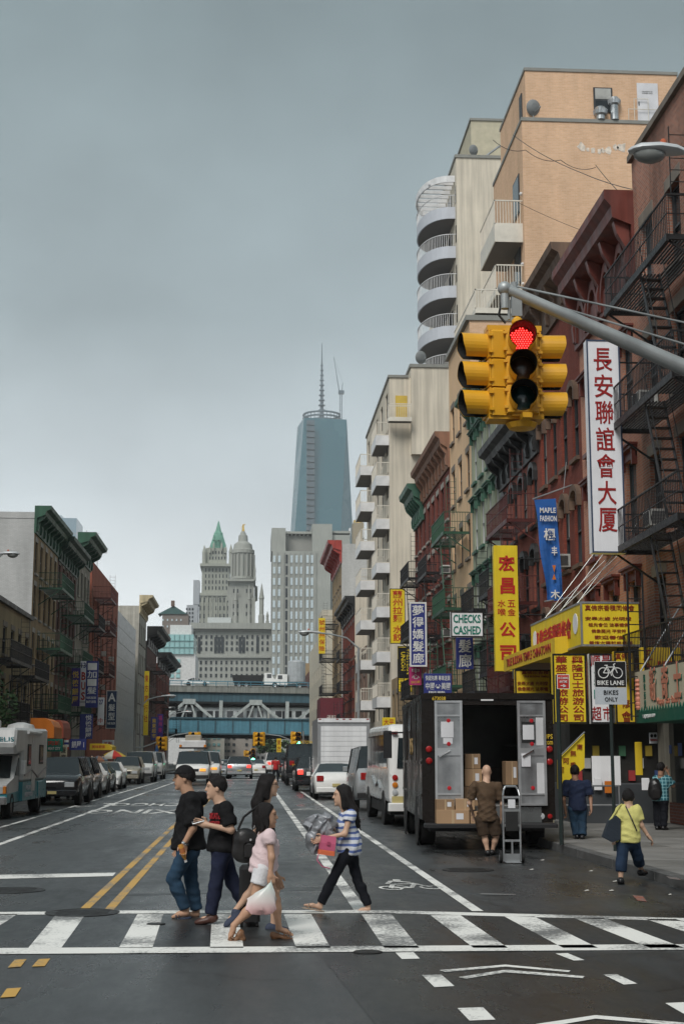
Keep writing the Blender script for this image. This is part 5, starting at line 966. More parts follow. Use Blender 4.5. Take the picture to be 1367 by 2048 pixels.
# stall fronts under the signs
sign('market_sign', 'white market board with red and green characters below the yellow signs', (1187, 1487, 1254, 1534), 36, WHS, [('順', RED2, 1199, 1492, 1211, 1514), ('發', GRN_, 1213, 1492, 1225, 1514), ('超', GRN_, 1226, 1492, 1237, 1514), ('市', RED2, 1238, 1492, 1250, 1514), ('Shun Fat Supermarket', NAV, 1197, 1519, 1247, 1528)], BLK_, .1)
dg = empty('stair_banner', (0, 0, 0)); tag(dg, 'slanting yellow stair sign with red characters beside the truck', 'sign'); Yd = 31.5
MB().prism([(1115, 1520), (1168, 1468), (1168, 1535), (1115, 1578)], lambda x, y: at(x, y, Yd), lambda x, y: at(x, y, Yd)+Vector((0, .1, 0))).build('panel', YEL, dg)
for ch, x, y in (('南', 1158, 1494), ('無', 1145, 1507), ('阿', 1131, 1522), ('彌', 1121, 1540), ('香', 1145, 1530)): p = at(x, y, Yd); letters(ch, BROWN, dg, (p.x, Yd-.006, p.z), .13, .13)
MB().tube(at(1115, 1516, Yd-.05), at(1168, 1464, Yd-.05), .018, 6).build('handrail', ALU, dg)
st = empty('stall_counter', (7.9, 34.6, HK)); tag(st, 'dark stall counter with steel rail under the hanging signs', 'counter'); MB().bbox(0, 2.3, 0, 5, 0, .95, .03).build('counter', pm('dark_counter', (.05, .055, .06), .5), st); MB().path([(-.5, -.6, .0), (-.5, -.6, .9), (.9, -.6, .9), (.9, -.6, 0)], .02, 6).tube((-.5, -.6, .45), (.9, -.6, .45), .02, 6).build('rail', ALU, st); MB().box(.4, 1.1, -.015, -.001, 1.0-.1, 1.6).build('menu_board', WHS, st)
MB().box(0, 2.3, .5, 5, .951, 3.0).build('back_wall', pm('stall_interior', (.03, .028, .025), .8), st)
for i in range(10): MB().box(.1+.22*i, .26+.22*i, .42, .49, 1.0+.3*(i % 3), 1.25+.3*(i % 3)).build('goods', POST[i % 6], st)
sign('notice_board', 'upright yellow strip sign beside the cream pilaster', (1270, 1484, 1284, 1550), 33.0, YEL2, [], None, .08)
sign('small_notice', 'small white camera notice on the cream pilaster', (1297, 1465, 1314, 1487), 32.4, WHS, [('●●', BLK_, 1299, 1468, 1312, 1475), ('WARNING', RED_, 1298, 1478, 1313, 1482)], None, .03)
# far right signs
sign('vertical_sign', 'far yellow vertical sign with red characters on the ochre tenement', (637, 1236, 650, 1307), 158, YEL, [(c_, RED_, 638, 1240+13*i, 649, 1250+13*i) for i, c_ in enumerate('號州州保險')], None, .3)
sign('vertical_sign', 'far yellow vertical sign beyond the box truck', (553, 1477, 562, 1530), 190, YEL2, [(c_, BROWN, 554, 1480+12*i, 561, 1490+12*i) for i, c_ in enumerate('東方餐廳')], None, .3)
sign('shop_sign', 'small white and orange sign above the box truck cab', (624, 1452, 640, 1486), 130, WHS, [('東', NAV, 626, 1455, 638, 1467), ('風', ORA, 626, 1470, 638, 1484)], None, .2)
sign('shop_sign', 'yellow shop banner over the white shuttle bus', (764, 1435, 790, 1454), 84, YEL, [('大平', RED_, 767, 1438, 787, 1450)], None, .2)
# left signs
sign('vertical_sign', 'purple vertical sign with yellow characters on the left row', (143, 1336, 160, 1412), 98, PUR, [(c_, YTX, 145, 1342+17*i, 157, 1356+17*i) for i, c_ in enumerate('悦徠餅屋')], None, .2, FL)
sign('vertical_sign', 'white vertical sign with red letters between two blue ones', (160.5, 1322, 172, 1412), 101, WHS, [('13', NAV, 162, 1325, 171, 1336), ('B', RED_, 163, 1344, 171, 1360), ('U', RED_, 163, 1364, 171, 1380), ('S', RED_, 163, 1384, 171, 1400)], None, .2, FL)
sign('vertical_sign', 'blue vertical hair salon sign with white characters on the left row', (172, 1322, 196, 1415), 99, NAV, [(c_, WTX, 175, 1326+16*i, 193, 1340+16*i) for i, c_ in enumerate('一加一髮')]+[('HAIR SALON', WTX, 174, 1393, 193, 1398), ('BEAUTY CENTER', WTX, 174, 1401, 193, 1406)], None, .2, FL)
sign('vertical_sign', 'navy hair salon sign with curly letter A and white characters', (213, 1381, 234, 1457), 112, mt('slate_navy', (.03, .05, .10)), [('A', WTX, 216, 1386, 231, 1403), ('髮', WTX, 217, 1408, 230, 1422), ('型', WTX, 217, 1425, 230, 1440), ('HAIR SALON', WTX, 216, 1444, 231, 1449)], WTX, .2, FL)
sign('vertical_sign', 'lower purple sign with white characters above the shop awnings', (160, 1428, 185, 1478), 97, NAV, [(c_, WTX, 171, 1430+12*i, 183, 1441+12*i) for i, c_ in enumerate('悦徠餅屋')], None, .2, FL)
sign('shop_sign', 'white sign with number 27 on the left row', (196, 1395, 208, 1450), 104, WHS, [('27', NAV, 198, 1399, 206, 1409), ('中', RED_, 198, 1436, 206, 1446)], None, .2)
sign('shop_sign', 'green shop sign with red characters behind the camper van', (93, 1478, 125, 1503), 76, GRN_, [('肉城', RED_, 97, 1481, 121, 1491), ('MEAT CITY', WTX, 97, 1494, 121, 1500)], None, .2)
sign('vertical_sign', 'narrow tall yellow sign on the grey modern building', (288, 1342, 297, 1470), 150, YEL, [(c_, RED_, 289, 1350+20*i, 296, 1364+20*i) for i, c_ in enumerate('東方旅行社')], None, .4)
sign('vertical_sign', 'blue vertical sign with yellow characters near the bridge', (302, 1434, 314, 1480), 165, NAV, [(c_, YTX, 304, 1437+10*i, 312, 1446+10*i) for i, c_ in enumerate('美東超市')], None, .3)
sign('vertical_sign', 'purple and blue vertical sign nearest to the bridge on the left', (315, 1428, 326, 1480), 168, PUR, [(c_, PNK, 317, 1431+12*i, 324, 1441+12*i) for i, c_ in enumerate('福州美')], None, .3)
for x0, x1, y0, y1, Y, m, lb, tx in ((62, 108, 1436, 1476, 72, ORA, 'orange rounded awning behind the camper van', ''), (110, 127, 1440, 1476, 76, pm('rust_awning', (.28, .06, .03), .7), 'rust red awning next to the orange one', ''), (180, 224, 1487, 1500, 96, YEL2, 'yellow fascia awning over a left row shop', '美味餅家')):
    p, q = at(x0, y0, Y), at(x1, y1, Y); o = empty('shop_awning', (p.x, Y, q.z)); tag(o, lb, 'awning'); w, h = q.x-p.x, p.z-q.z
    MB().prism([(0, 0), (w, 0), (w, h*.55), (w*.85, h*.85), (w*.6, h), (0, h)], lambda a_, b_: (a_, 0, b_), lambda a_, b_: (a_, 3, b_)).build('canopy', m, o)
    if tx: letters(tx, RED_, o, (w*.4, -.006, h*.5), w*.6, h*.5, keep=False)
sign('vertical_sign', 'black vertical sign with white letters on the left shops', (127, 1430, 134, 1478), 85, BLK_, [('5', WTX, 128, 1444, 133, 1452), ('0', WTX, 128, 1456, 133, 1464)], None, .15); sign('vertical_sign', 'pale green sign with dark characters behind the parked black car', (120, 1490, 134, 1525), 86, CREAM, [('髮', BLK_, 122, 1494, 132, 1506), ('廊', BLK_, 122, 1509, 132, 1521)], None, .15)
sign('shop_sign', 'grey navy shop fascia with number one on left row', (140, 1478, 172, 1500), 92, NAV, [('餅屋 1', WTX, 144, 1482, 168, 1496)], None, .2); sign('shop_sign', 'white shop fascia under the navy hair salon sign', (205, 1480, 228, 1496), 112, WHS, [('美髮', RED_, 208, 1483, 224, 1493)], None, .2)
# overhead cables
def cable(label, pts, r=.012, sag=.0):
    k = MB(); q = []
    for a_, b_ in zip(pts, pts[1:]):
        for i in range(9): t = i/8; p = a_.lerp(b_, t); p.z -= sag*4*t*(1-t); q.append(p)
    o = k.path(q, r, 4).build('overhead_cable', BLACK); tag(o, label, 'cable')
cable('thin cable sloping down from the orange block over the red cornices', [at(1025, 270, 64.8), at(1160, 345, 50), at(1367, 395, 34)], .014, .15)
cable('loose wavy cable hanging in front of the orange brick wall', [at(985, 280, 64.8), at(1050, 300, 64.5), at(1120, 320, 64.2), at(1190, 335, 60)], .016, .25)
cable('cable crossing from orange brick wall down to the fire escape', [at(1190, 330, 60), at(1265, 410, 45), at(1367, 475, 34)], .014, .1)
cable('cable low on the orange brick wall above the brown cornice', [at(1035, 405, 64.8), at(1160, 460, 62)], .014, .05)
# produce crates and boxes in front of the stalls
for i, (x, y, z, m_, lb) in enumerate(((7.15, 35.2, 0, CREAM, 'pale crate of goods on the pavement at the stall corner'), (7.15, 35.9, 0, GRN_, 'green crate second from the stall corner'), (7.15, 36.6, 0, ORA, 'orange crate third from the stall corner'), (7.15, 35.2, .36, YEL2, 'yellow crate stacked on the pale crate'), (7.15, 36.6, .36, WHS, 'white crate stacked on the orange crate'))):
    o = empty('produce_crate', (x, y, HK+z)); tag(o, lb, 'crate', 'crates by the stall'); k = MB().box(-.26, .26, -.3, .3, 0, .03)
    for zz_ in (.06, .16, .26): k.box(-.27, -.25, -.3, .3, zz_, zz_+.07).box(.25, .27, -.3, .3, zz_, zz_+.07).box(-.25, .25, -.31, -.29, zz_, zz_+.07).box(-.25, .25, .29, .31, zz_, zz_+.07)
    for a_ in (-.26, .23):
        for b_ in (-.3, .27): k.box(a_, a_+.03, b_, b_+.03, .03, .34)
    k.build('slatted_box', m_, o); g = MB()
    for j in range(14): g.ball((random.uniform(-.2, .2), random.uniform(-.24, .24), .24+random.uniform(0, .08)), .06, 7, 5)
    tag(g.build('produce', (GRN_, ORA, RED_)[i % 3], o), kind='stuff')
k = empty('strip_light', (8.8, 34.45, 2.55)); tag(k, 'grey roller shutter box above the stall counter', 'shutter'); MB().bbox(0, 1.4, 0, .35, 0, .35, .04).build('shutter_box', SHUT, k)
for i, (x, y0) in enumerate(((1195, 1556), (1216, 1562), (1290, 1556))): sign('price_notice', ('white price list taped on the stall, left one', 'orange notice taped on the stall, middle one', 'small white notice beside the cream pilaster')[i], (x-8, y0, x+8, y0+24), 34.5 if i < 2 else 32.2, (WHS, ORA, WHS)[i], [], None, .02)
# ============================================================ vehicles
TYRE = pm('tyre_rubber', (.012, .012, .012), .8, bump=.3, scale=20); RIM = pm('alloy_rim', (.35, .36, .37), .35, .8); CGL = pm('car_glass', (.018, .024, .027), .04, spec=.8, rvar=.02); CHR = pm('chrome', (.6, .6, .6), .15, .95); PLAS = pm('black_plastic', (.015, .015, .016), .55)
HLG = pm('headlight_glass', (.45, .47, .48), .1, spec=.8); TLR = pm('tail_lamp_red', (.30, .012, .012), .2); TLB = pm('brake_lamp_lit', (.4, .01, .01), .3, emit=(1, .06, .04), es=1.0); AMB = pm('amber_lamp', (.55, .18, .02), .2); AMBE = pm('amber_lamp_lit', (.6, .25, .02), .2, emit=(1, .38, .06), es=.5); PLT = pm('number_plate', (.50, .42, .18), .5)
def cpaint(n, c, r=.25, m=0): return pm('car_paint_'+n, c, r, m, var=.06, scale=1.5, coat=.6)
_wh = {}
def wheel(par, x, y, r=.33, w=.22):
    if (r, w) not in _wh:
        M = Matrix.Rotation(R(90), 4, 'Y'); t = MB().lathe([(r*.62, -w/2), (r*.93, -w/2), (r, -w*.36), (r, w*.36), (r*.93, w/2), (r*.62, w/2)], 20, M, cap=False).mesh('tyre', TYRE, True)
        k = MB().lathe([(r*.63, -w*.42), (r*.55, -w*.34), (r*.2, -w*.30), (r*.18, -w*.40), (.01, -w*.40)], 16, M, cap=False).lathe([(r*.63, w*.42), (r*.55, w*.34), (r*.2, w*.30), (r*.18, w*.40), (.01, w*.40)], 16, M, cap=False)
        _wh[(r, w)] = (t, k.mesh('rim', RIM, True, fix=False))
    t, k = _wh[(r, w)]; o = inst('wheel', t, par, (x, y, r)); inst('rim', k, o); return o
ST = {  # y, half width low, half width belt, z bottom, z belt, z top, half width top, flag (g glazed side from here, w sloping glass on top from here)
 'sedan': [(0, .70, .74, .32, .60, .63, .70, ''), (.12, .82, .86, .25, .66, .72, .80, ''), (1.15, .88, .90, .22, .84, .93, .84, ''), (1.30, .88, .90, .22, .86, .96, .80, 'gw'), (2.05, .88, .90, .22, .90, 1.40, .60, 'g'), (3.05, .88, .90, .22, .93, 1.42, .60, 'gw'), (3.85, .88, .90, .22, .96, 1.08, .74, ''), (4.5, .84, .87, .25, .94, 1.02, .78, ''), (4.68, .74, .78, .35, .72, .76, .70, '')],
 'suv': [(0, .74, .80, .40, .78, .82, .74, ''), (.12, .86, .90, .34, .88, .95, .84, ''), (1.05, .90, .93, .30, .98, 1.08, .86, ''), (1.22, .90, .93, .30, 1.0, 1.12, .82, 'gw'), (1.85, .90, .93, .30, 1.02, 1.68, .68, 'g'), (4.25, .90, .93, .30, 1.06, 1.70, .66, 'gw'), (4.58, .88, .91, .34, 1.05, 1.12, .80, ''), (4.7, .80, .84, .42, .85, .9, .76, '')],
 'van': [(0, .80, .86, .45, .95, 1.0, .80, ''), (.12, .92, .96, .38, 1.05, 1.12, .90, ''), (.75, .96, .99, .35, 1.15, 1.25, .92, 'gw'), (1.45, .96, .99, .35, 1.18, 2.0, .82, 'g'), (5.0, .96, .99, .35, 1.20, 2.06, .80, 'gw'), (5.16, .95, .98, .38, 1.2, 1.35, .88, ''), (5.25, .88, .92, .45, .9, .95, .84, '')]}
def car(name, label, kind, x, Y, paint_, rear=False, cat='car', group=None, rz=0, lit=None, sx=1, sz=1):
    S = ST[kind]; b, g = MB(), MB(); Lc = S[-1][0]; rings = []
    for (y, hb, hw, zb, zbelt, zt, ht, fl) in S:
        zm = zb+(zbelt-zb)*.55; rings.append([(-hb, y, zb), (-hw, y, zm), (-hw*.985, y, zbelt), (-ht, y, zt), (-ht*.5, y, zt+.025), (ht*.5, y, zt+.025), (ht, y, zt), (hw*.985, y, zbelt), (hw, y, zm), (hb, y, zb)])
    for i in range(len(S)-1):
        for j in range(9):
            f = S[i][7]; q = (rings[i][j], rings[i][j+1], rings[i+1][j+1], rings[i+1][j]); gl = (j in (2, 6) and 'g' in f) or (j in (3, 4, 5) and 'w' in f)
            (g if gl else b).quad(*q)
        b.quad(rings[i][9], rings[i][0], rings[i+1][0], rings[i+1][9])
    b.quad(*rings[0]); b.quad(*reversed(rings[-1]))
    o = empty(name, (x, Y, 0), rz+(math.pi if rear else 0)); tag(o, label, cat, group); o.scale = (sx, sx, sz)
    if rear: o.location = (x, Y+Lc*sx, 0) if False else (x+0, Y+Lc*sx, 0)
    bd = b.mesh('body', paint_, True)
    bb = bmesh.new(); bb.from_mesh(bd); bmesh.ops.remove_doubles(bb, verts=bb.verts, dist=.001); bmesh.ops.recalc_face_normals(bb, faces=bb.faces); bb.to_mesh(bd); bb.free(); inst('body', bd, o); g.build('window_glass', CGL, o)
    gi = [i for i, s in enumerate(S) if 'g' in s[7]]
    for i in gi[1:]+([gi[1]] if kind != 'sedan' else []):
        for s in (2, 6):
            a_, c_ = Vector(rings[i][s if s == 2 else 7]), Vector(rings[i][3 if s == 2 else 6]); MB().bar(a_, c_, .05, .06).build('pillar', paint_, o)
    n = 2 if kind == 'sedan' else 3
    a, e = S[gi[1]], S[gi[-1]]
    for kx in range(1, n+1):
        t = kx/(n+1)*.95
        for s in (-1, 1): y = a[0]+(e[0]-a[0])*t; MB().bar((s*(a[2]*.985+.004), y, a[4]), (s*(a[6]+.004), y, a[5]), .06, .06).build('pillar', paint_, o)
    r = .33 if kind == 'sedan' else .37; fy, ry = Lc*.18, Lc*.80
    for yy in (fy, ry):
        for s in (-1, 1):
            wheel(o, s*(S[3][2]-.10), yy, r); MB().lathe([(r*1.16, 0), (r*1.16, .03)], 18, Matrix.Translation((s*(S[3][2]-.015)-(.015), yy, r)) @ Matrix.Rotation(R(90), 4, 'Y')).build('wheel_arch', PLAS, o)
    hz_ = S[1][4]-.12
    for s in (-1, 1):
        MB().bbox(s*.60-.17, s*.60+.17, -.03, .12, hz_-.09, hz_+.07, .02).build('headlight', AMBE if lit == 'amber' else HLG, o); MB().bbox(s*.66-.14, s*.66+.14, Lc-.10, Lc+.03, S[-2][4]-.20, S[-2][4]+.02, .02).build('tail_light', TLB if lit == 'brake' else TLR, o)
        MB().bbox(s*(S[3][2]+.10)-.09, s*(S[3][2]+.10)+.09, S[3][0]+.25, S[3][0]+.38, S[3][4]+.06, S[3][4]+.22, .02).build('wing_mirror', paint_, o)
    MB().box(-.36, .36, -.02, .05, hz_-.10, hz_+.05).build('grille', PLAS, o); MB().bbox(-S[1][1], S[1][1], -.05, .15, S[0][3]-.02, S[0][3]+.16, .03).build('bumper', PLAS if kind == 'van' else paint_, o); MB().bbox(-S[1][1], S[1][1], Lc-.15, Lc+.05, S[-1][3]-.04, S[-1][3]+.14, .03).build('bumper', PLAS if kind == 'van' else paint_, o)
    MB().box(-.16, .16, -.065, -.051, .42, .52).build('number_plate', PLT, o); MB().box(-.16, .16, Lc+.031, Lc+.06, S[-1][3]+.17, S[-1][3]+.29).build('number_plate', PLT, o)
    return o
def cx(px, Y): return (px-497)*Y/2885
WC, SILV, BLKP, BEIG, DGRY, DGRN = cpaint('white', (.74, .74, .72)), cpaint('silver', (.38, .40, .41), .3, .5), cpaint('black', (.012, .012, .014)), cpaint('beige', (.32, .29, .23), .3, .3), cpaint('charcoal', (.045, .05, .055), .3, .3), cpaint('dark_green', (.02, .035, .03))
car('parked_suv', 'black SUV parked directly behind the camper van', 'suv', cx(112, 52), 52, BLKP)
car('parked_car', 'white sedan parked second behind the camper van, nearest of the white cars', 'sedan', cx(163, 64), 64, WC); car('parked_car', 'dark green sedan squeezed between two white sedans on the left', 'sedan', cx(184, 70), 70, DGRN); car('parked_car', 'white sedan parked last before the beige SUV', 'sedan', cx(211, 77), 77, WC)
car('parked_suv', 'black SUV with its door open by a man in pale blue', 'suv', cx(140, 58.0), 58, BLKP)
car('parked_suv', 'beige boxy SUV with roof rack parked near the umbrella', 'suv', cx(253, 91), 91, BEIG); car('parked_van', 'white van parked behind the beige SUV', 'van', cx(278, 97), 97.5, WC, cat='van'); car('parked_van', 'white van parked farther along, beside the blue post', 'van', cx(300, 108), 108, WC, cat='van')
car('parked_car', 'white sedan seen from behind, parked ahead of the silver van', 'sedan', cx(672, 59), 59, WC, True); car('parked_van', 'silver van seen from behind, just ahead of the white shuttle bus', 'van', cx(768, 46.5), 46.5, SILV, True, cat='van', sx=.95)
car('moving_suv', 'black SUV seen from behind with lit brake lights, left of the box truck', 'suv', cx(627, 72), 72, BLKP, True, lit='brake'); car('moving_suv', 'silver SUV seen from behind in the middle of the street', 'suv', cx(479, 112), 112, SILV, True, lit='brake', sx=1.1); car('moving_van', 'white van seen from behind in the far right lane', 'van', cx(553, 128), 128, WC, True, cat='van', lit='brake')
car('moving_van', 'white van with amber lights coming towards us, the nearer of two', 'van', cx(386, 88), 88, WC, cat='van', lit='amber', sx=1.05); car('moving_van', 'white van with amber lights half hidden behind another white van', 'van', cx(412, 98), 98, WC, cat='van', lit='amber')
car('moving_car', 'pale sedan coming towards us behind the white vans', 'sedan', cx(441, 118), 118, SILV); car('moving_car', 'dark sedan in the far traffic left of the silver SUV', 'sedan', cx(452, 126), 126, BLKP); car('moving_car', 'far white car right of the silver SUV', 'sedan', cx(512, 124), 124, WC, True); car('parked_car', 'dark car parked on the right far ahead of the black SUV', 'suv', cx(592, 101), 101, DGRY, True, lit='brake'); car('parked_car', 'charcoal car parked on the right close to the bridge', 'suv', cx(577, 122), 122, DGRY, True)
o = car('parked_pickup', 'black tow truck with yellow CHINATOWN lettering on the right', 'van', cx(606, 88), 88, BLKP, True, cat='truck', sx=1.05, sz=1.2); letters('CHINATOWN', YTX, o, (0, 5.36, 2.15), 1.4, .16, '+Y', keep=False); letters('718-897-CITY', YTX, o, (0, 5.36, 1.0), 1.3, .12, '+Y', keep=False)
for c_ in bpy.data.objects: pass
# roof gear on the oncoming vans
k = empty('roof_light_bar', (cx(386, 89.5), 89.5, 2.2)); tag(k, 'roof rack with lamps and boxes on the oncoming white van', 'roof rack'); MB().box(-.85, .85, 0, 2.4, 0, .09).build('rack', PLAS, k); MB().bbox(-.8, .8, .3, 2.0, .09, .5, .05).build('box', WHT, k); MB().bbox(-.5, .5, .6, 1.6, .5, .85, .05).build('box', pm('tan_gear', (.30, .27, .22), .7), k)
for x in (-.75, .75): MB().lathe([(.08, 0), (.08, .12), (.05, .15)], 10, Matrix.Translation((x, .1, .09))).build('beacon', AMB, k)
# --------------------------------------------------------- brown delivery truck
BRN = pm('truck_brown_paint', (.012, .009, .0075), .3, var=.1, coat=.0, spec=.22, streak=.1); ALD = pm('brushed_door_aluminium', (.36, .37, .38), .38, .75, var=.28, scale=3, streak=.3); INT = pm('truck_interior', (.26, .26, .25), .6, var=.2); RDOT = pm('red_reflector', (.42, .012, .02), .35); CARD = pm('cardboard', (.36, .23, .13), .8, var=.1); CARD2 = pm('cardboard_dark', (.25, .16, .09), .8, var=.12); PAPR = pm('taped_paper', (.60, .60, .62), .8)
tk = empty('delivery_truck', (4.575, 27.45, 0), R(-3)); tag(tk, 'dark brown delivery truck with open aluminium rear doors and boxes inside', 'truck'); Ht = 2.95
MB().box(-1.27, -1.22, 0, 6.6, .55, Ht-.12).build('side_wall', BRN, tk); MB().box(1.22, 1.27, 0, 6.6, .55, Ht-.12).build('side_wall', BRN, tk); MB().prism([(-1.29, Ht-.12), (1.29, Ht-.12), (1.29, Ht-.04), (1.20, Ht), (-1.20, Ht), (-1.29, Ht-.04)], lambda a, c: (a, -.03, c), lambda a, c: (a, 6.6, c)).build('roof', BRN, tk)
MB().box(-1.22, 1.22, .02, 6.5, .72, .80).build('floor', INT, tk); MB().box(-1.22, 1.22, 4.2, 4.25, .80, Ht-.12).build('bulkhead', INT, tk); MB().prism([(6.6, .55), (7.6, .55), (7.6, 1.35), (6.9, 1.5), (6.6, Ht-.2)], lambda a, c: (-1.2, a, c), lambda a, c: (1.2, a, c)).build('cab_front', BRN, tk)
k = MB().box(-1.22, -.47, .0, .05, .80, Ht-.12).box(.57, 1.22, .0, .05, .80, Ht-.12).box(-.47, .57, .0, .05, 2.72, Ht-.12).box(-1.22, 1.22, .0, .06, .50, .80); k.build('rear_frame', BRN, tk)
def tdoor(x0, x1, rz, hx, nm='rear_door'):
    w = x1-x0; d = MB().box(0, w, -.04, 0, .82, 2.80).build(nm, ALD, tk, (x0, -.055, 0)); d.rotation_euler = (0, 0, rz)
    f = MB()
    for z0, z1 in ((.82, .86), (1.02, 1.05), (1.76, 1.90), (2.50, 2.53), (2.76, 2.80)): f.box(.0, w, -.06, -.041, z0, z1)
    for x in (0, w-.05): f.box(x, x+.05, -.058, -.0411, .86, 2.76)
    f.build('door_frame', pm('door_rib', (.50, .51, .52), .35, .7), d); f = MB()
    for z in (1.15, 1.98, 2.42): f.lathe([(.04, 0), (.04, .012), (.01, .016)], 16, Matrix.Translation((w*.5, -.041, z)) @ Matrix.Rotation(R(90), 4, 'X'))
    for nn, z in enumerate((1.15, 1.98, 2.42)): MB().lathe([(.038, 0), (.038, .012), (.01, .016)], 16, Matrix.Translation((w*.5, -.041, z)) @ Matrix.Rotation(R(90), 4, 'X')).build('reflector', RDOT, d)
    MB().bar((w*.15, -.08, 1.74), (w*.55, -.08, 1.86), .03, .03).build('handle', CHR, d); return d
d1 = tdoor(-1.02, -.49, R(-4), 0); MB().box(.12, .36, -.052, -.042, 2.10, 2.40).build('paper', PAPR, d1); MB().box(.16, .34, -.050, -.042, 1.98, 2.09).build('paper', PAPR, d1)
d2 = tdoor(.56, 1.11, R(5), 0); MB().box(.10, .32, -.052, -.042, 2.06, 2.34).build('paper', PAPR, d2); MB().box(.06, .24, -.066, -.061, 1.55, 1.80).build('paper', PAPR, d2); MB().box(.08, .34, -.050, -.0415, 2.0, 2.40).build('dark_panel', PLAS, d2); MB().box(.36, .50, -.050, -.042, 1.95, 2.48).build('steel_panel', pm('pale_panel', (.55, .55, .56), .5), d2); MB().box(.36, .50, -.050, -.042, 1.05, 1.62).build('steel_panel', MATS['pale_panel'], d2)
for x, z in ((-1.13, 1.88), (-1.13, 1.66), (1.18, 1.88), (1.18, 1.64)): MB().lathe([(.062, 0), (.062, .03), (.04, .045), (.01, .05)], 16, Matrix.Translation((x, -.002, z)) @ Matrix.Rotation(R(90), 4, 'X')).build('tail_light', TLR, tk)
for x, m, z, r_ in ((1.0, HLG, .62, .06), (1.16, TLR, .62, .045)): MB().lathe([(r_, 0), (r_, .02), (.01, .03)], 14, Matrix.Translation((x, -.002, z)) @ Matrix.Rotation(R(90), 4, 'X')).build('lamp', m, tk)
MB().box(-.12, .12, -.03, -.001, 2.80, 2.83).build('light_strip', WHT, tk); k = MB().bbox(-1.25, 1.25, -.42, -.02, .42, .50, .02); k.build('step_bumper', PLAS, tk)
tp = MB().box(-.48, 1.0, -.03, -.002, .505, .79).build('tread_plate', pm('diamond_plate', (.22, .23, .23), .35, .8), tk); k = MB()
for i in range(18):
    for j in range(4): k.bar((-.45+i*.08, -.033, .53+j*.065), (-.42+i*.08, -.033, .56+j*.065), .006, .012)
tag(k.build('tread_relief', MATS['diamond_plate'], tp), kind='stuff')
letters('673038', YTX, tk, (-.93, -.035, 2.885-.04), .26, .07, keep=False); letters('UPS', YTX, tk, (1.165, -.006, 2.12), .17, .09, keep=False); letters('.com', YTX, tk, (1.165, -.006, 2.0), .17, .07, keep=False); letters('UPS', pm('gold_print', (.30, .20, .08), .6), tk, (-1.276, 3.2, 1.95), .9, .35, '-X', keep=False)
k = MB()
for z in (1.60, .98): k.box(-1.285, -1.271, .1, 6.5, z, z+.05)
for y in (1.6, 3.2, 4.8): k.box(-1.283, -1.271, y, y+.04, 1.66, 2.8)
k.build('side_rail', BRN, tk); k = MB().box(-1.28, -1.272, 5.0, 5.9, .8, 2.7); k.build('cab_door', PLAS, tk); MB().path([(-1.27, 6.6, 2.3), (-1.6, 6.9, 2.3)], .02, 6).bbox(-1.72, -1.52, 6.86, 6.94, 1.7, 2.35, .02).build('wing_mirror', PLAS, tk)
for y in (1.5, 5.6):
    for s in (-1, 1): wheel(tk, s*1.08, y, .40, .30)
    MB().lathe([(.50, 0), (.50, .02)], 20, Matrix.Translation((-1.285, y, .46)) @ Matrix.Rotation(R(90), 4, 'Y')).build('wheel_arch', PLAS, tk)
MB().box(-1.1, 1.1, .3, 6.4, .32, .56).build('chassis', PLAS, tk)
sh = MB()
for z in (1.35, 1.95): sh.box(-1.2, -.72, .4, 4.1, z, z+.03).box(.78, 1.2, .4, 4.1, z, z+.03)
sh.build('shelf', INT, tk); MB().tube((-.40, 2.6, .8), (-.40, 2.6, 2.8), .03, 6).build('grab_pole', ALU, tk)
def pbox(label, c, d, rz=0, m=CARD, lbl=True):
    o = empty('cardboard_box', c, rz); tag(o, label, 'box', 'parcels in and on the delivery truck'); MB().bbox(-d[0]/2, d[0]/2, -d[1]/2, d[1]/2, 0, d[2], .006).build('carton', m, o); MB().box(-d[0]*.04, d[0]*.04, -d[1]/2-.003, -d[1]/2-.0005, d[2]*.0, d[2]).build('tape', pm('packing_tape', (.42, .30, .18), .3), o)
    if lbl: MB().box(d[0]*.1, d[0]*.32, -d[1]/2-.004, -d[1]/2-.001, d[2]*.3, d[2]*.75).build('address_label', PAPR, o)
    return o
def tkp(x, y, z): return tk.matrix_basis @ Vector((x, y, z)) if False else Vector((4.575+x*math.cos(R(-3))-y*math.sin(R(-3)), 27.45+x*math.sin(R(-3))+y*math.cos(R(-3)), z))
pbox('long cardboard box on the left of the truck step', tkp(-.72, -.22, .502), (.62, .34, .25), R(-3)); pbox('cardboard box beside the long one on the truck step', tkp(-.14, -.22, .502), (.50, .34, .22), R(-3)); pbox('small taped box stacked on the left end of the step', tkp(-.86, -.22, .753), (.34, .28, .19), R(-1), CARD2); pbox('tan box stacked next to the small taped one', tkp(-.48, -.22, .753), (.36, .28, .20), R(-5))
pbox('lowest brown carton just inside the truck opening', tkp(-.28, .4, .81), (.36, .4, .36), 0, CARD2); pbox('middle brown carton inside the truck opening', tkp(-.28, .42, 1.18), (.34, .4, .32), .05, CARD); pbox('top carton with blue label inside the truck opening', tkp(-.27, .42, 1.51), (.30, .36, .28), -.04, CARD2)
pbox('carton at the right inside the truck opening', tkp(.5, .6, 1.2), (.25, .4, .45), 0, CARD2); pbox('carton on upper left shelf in the truck', tkp(-.95, 1.6, 1.99), (.4, .6, .35), 0, CARD2, False); pbox('carton on upper right shelf in the truck', tkp(.98, 1.4, 1.99), (.38, .6, .4), 0, CARD, False); pbox('dark carton deep inside the truck', tkp(.3, 3.2, .81), (.9, .8, .7), 0, pm('dark_carton', (.09, .07, .055), .8), False)
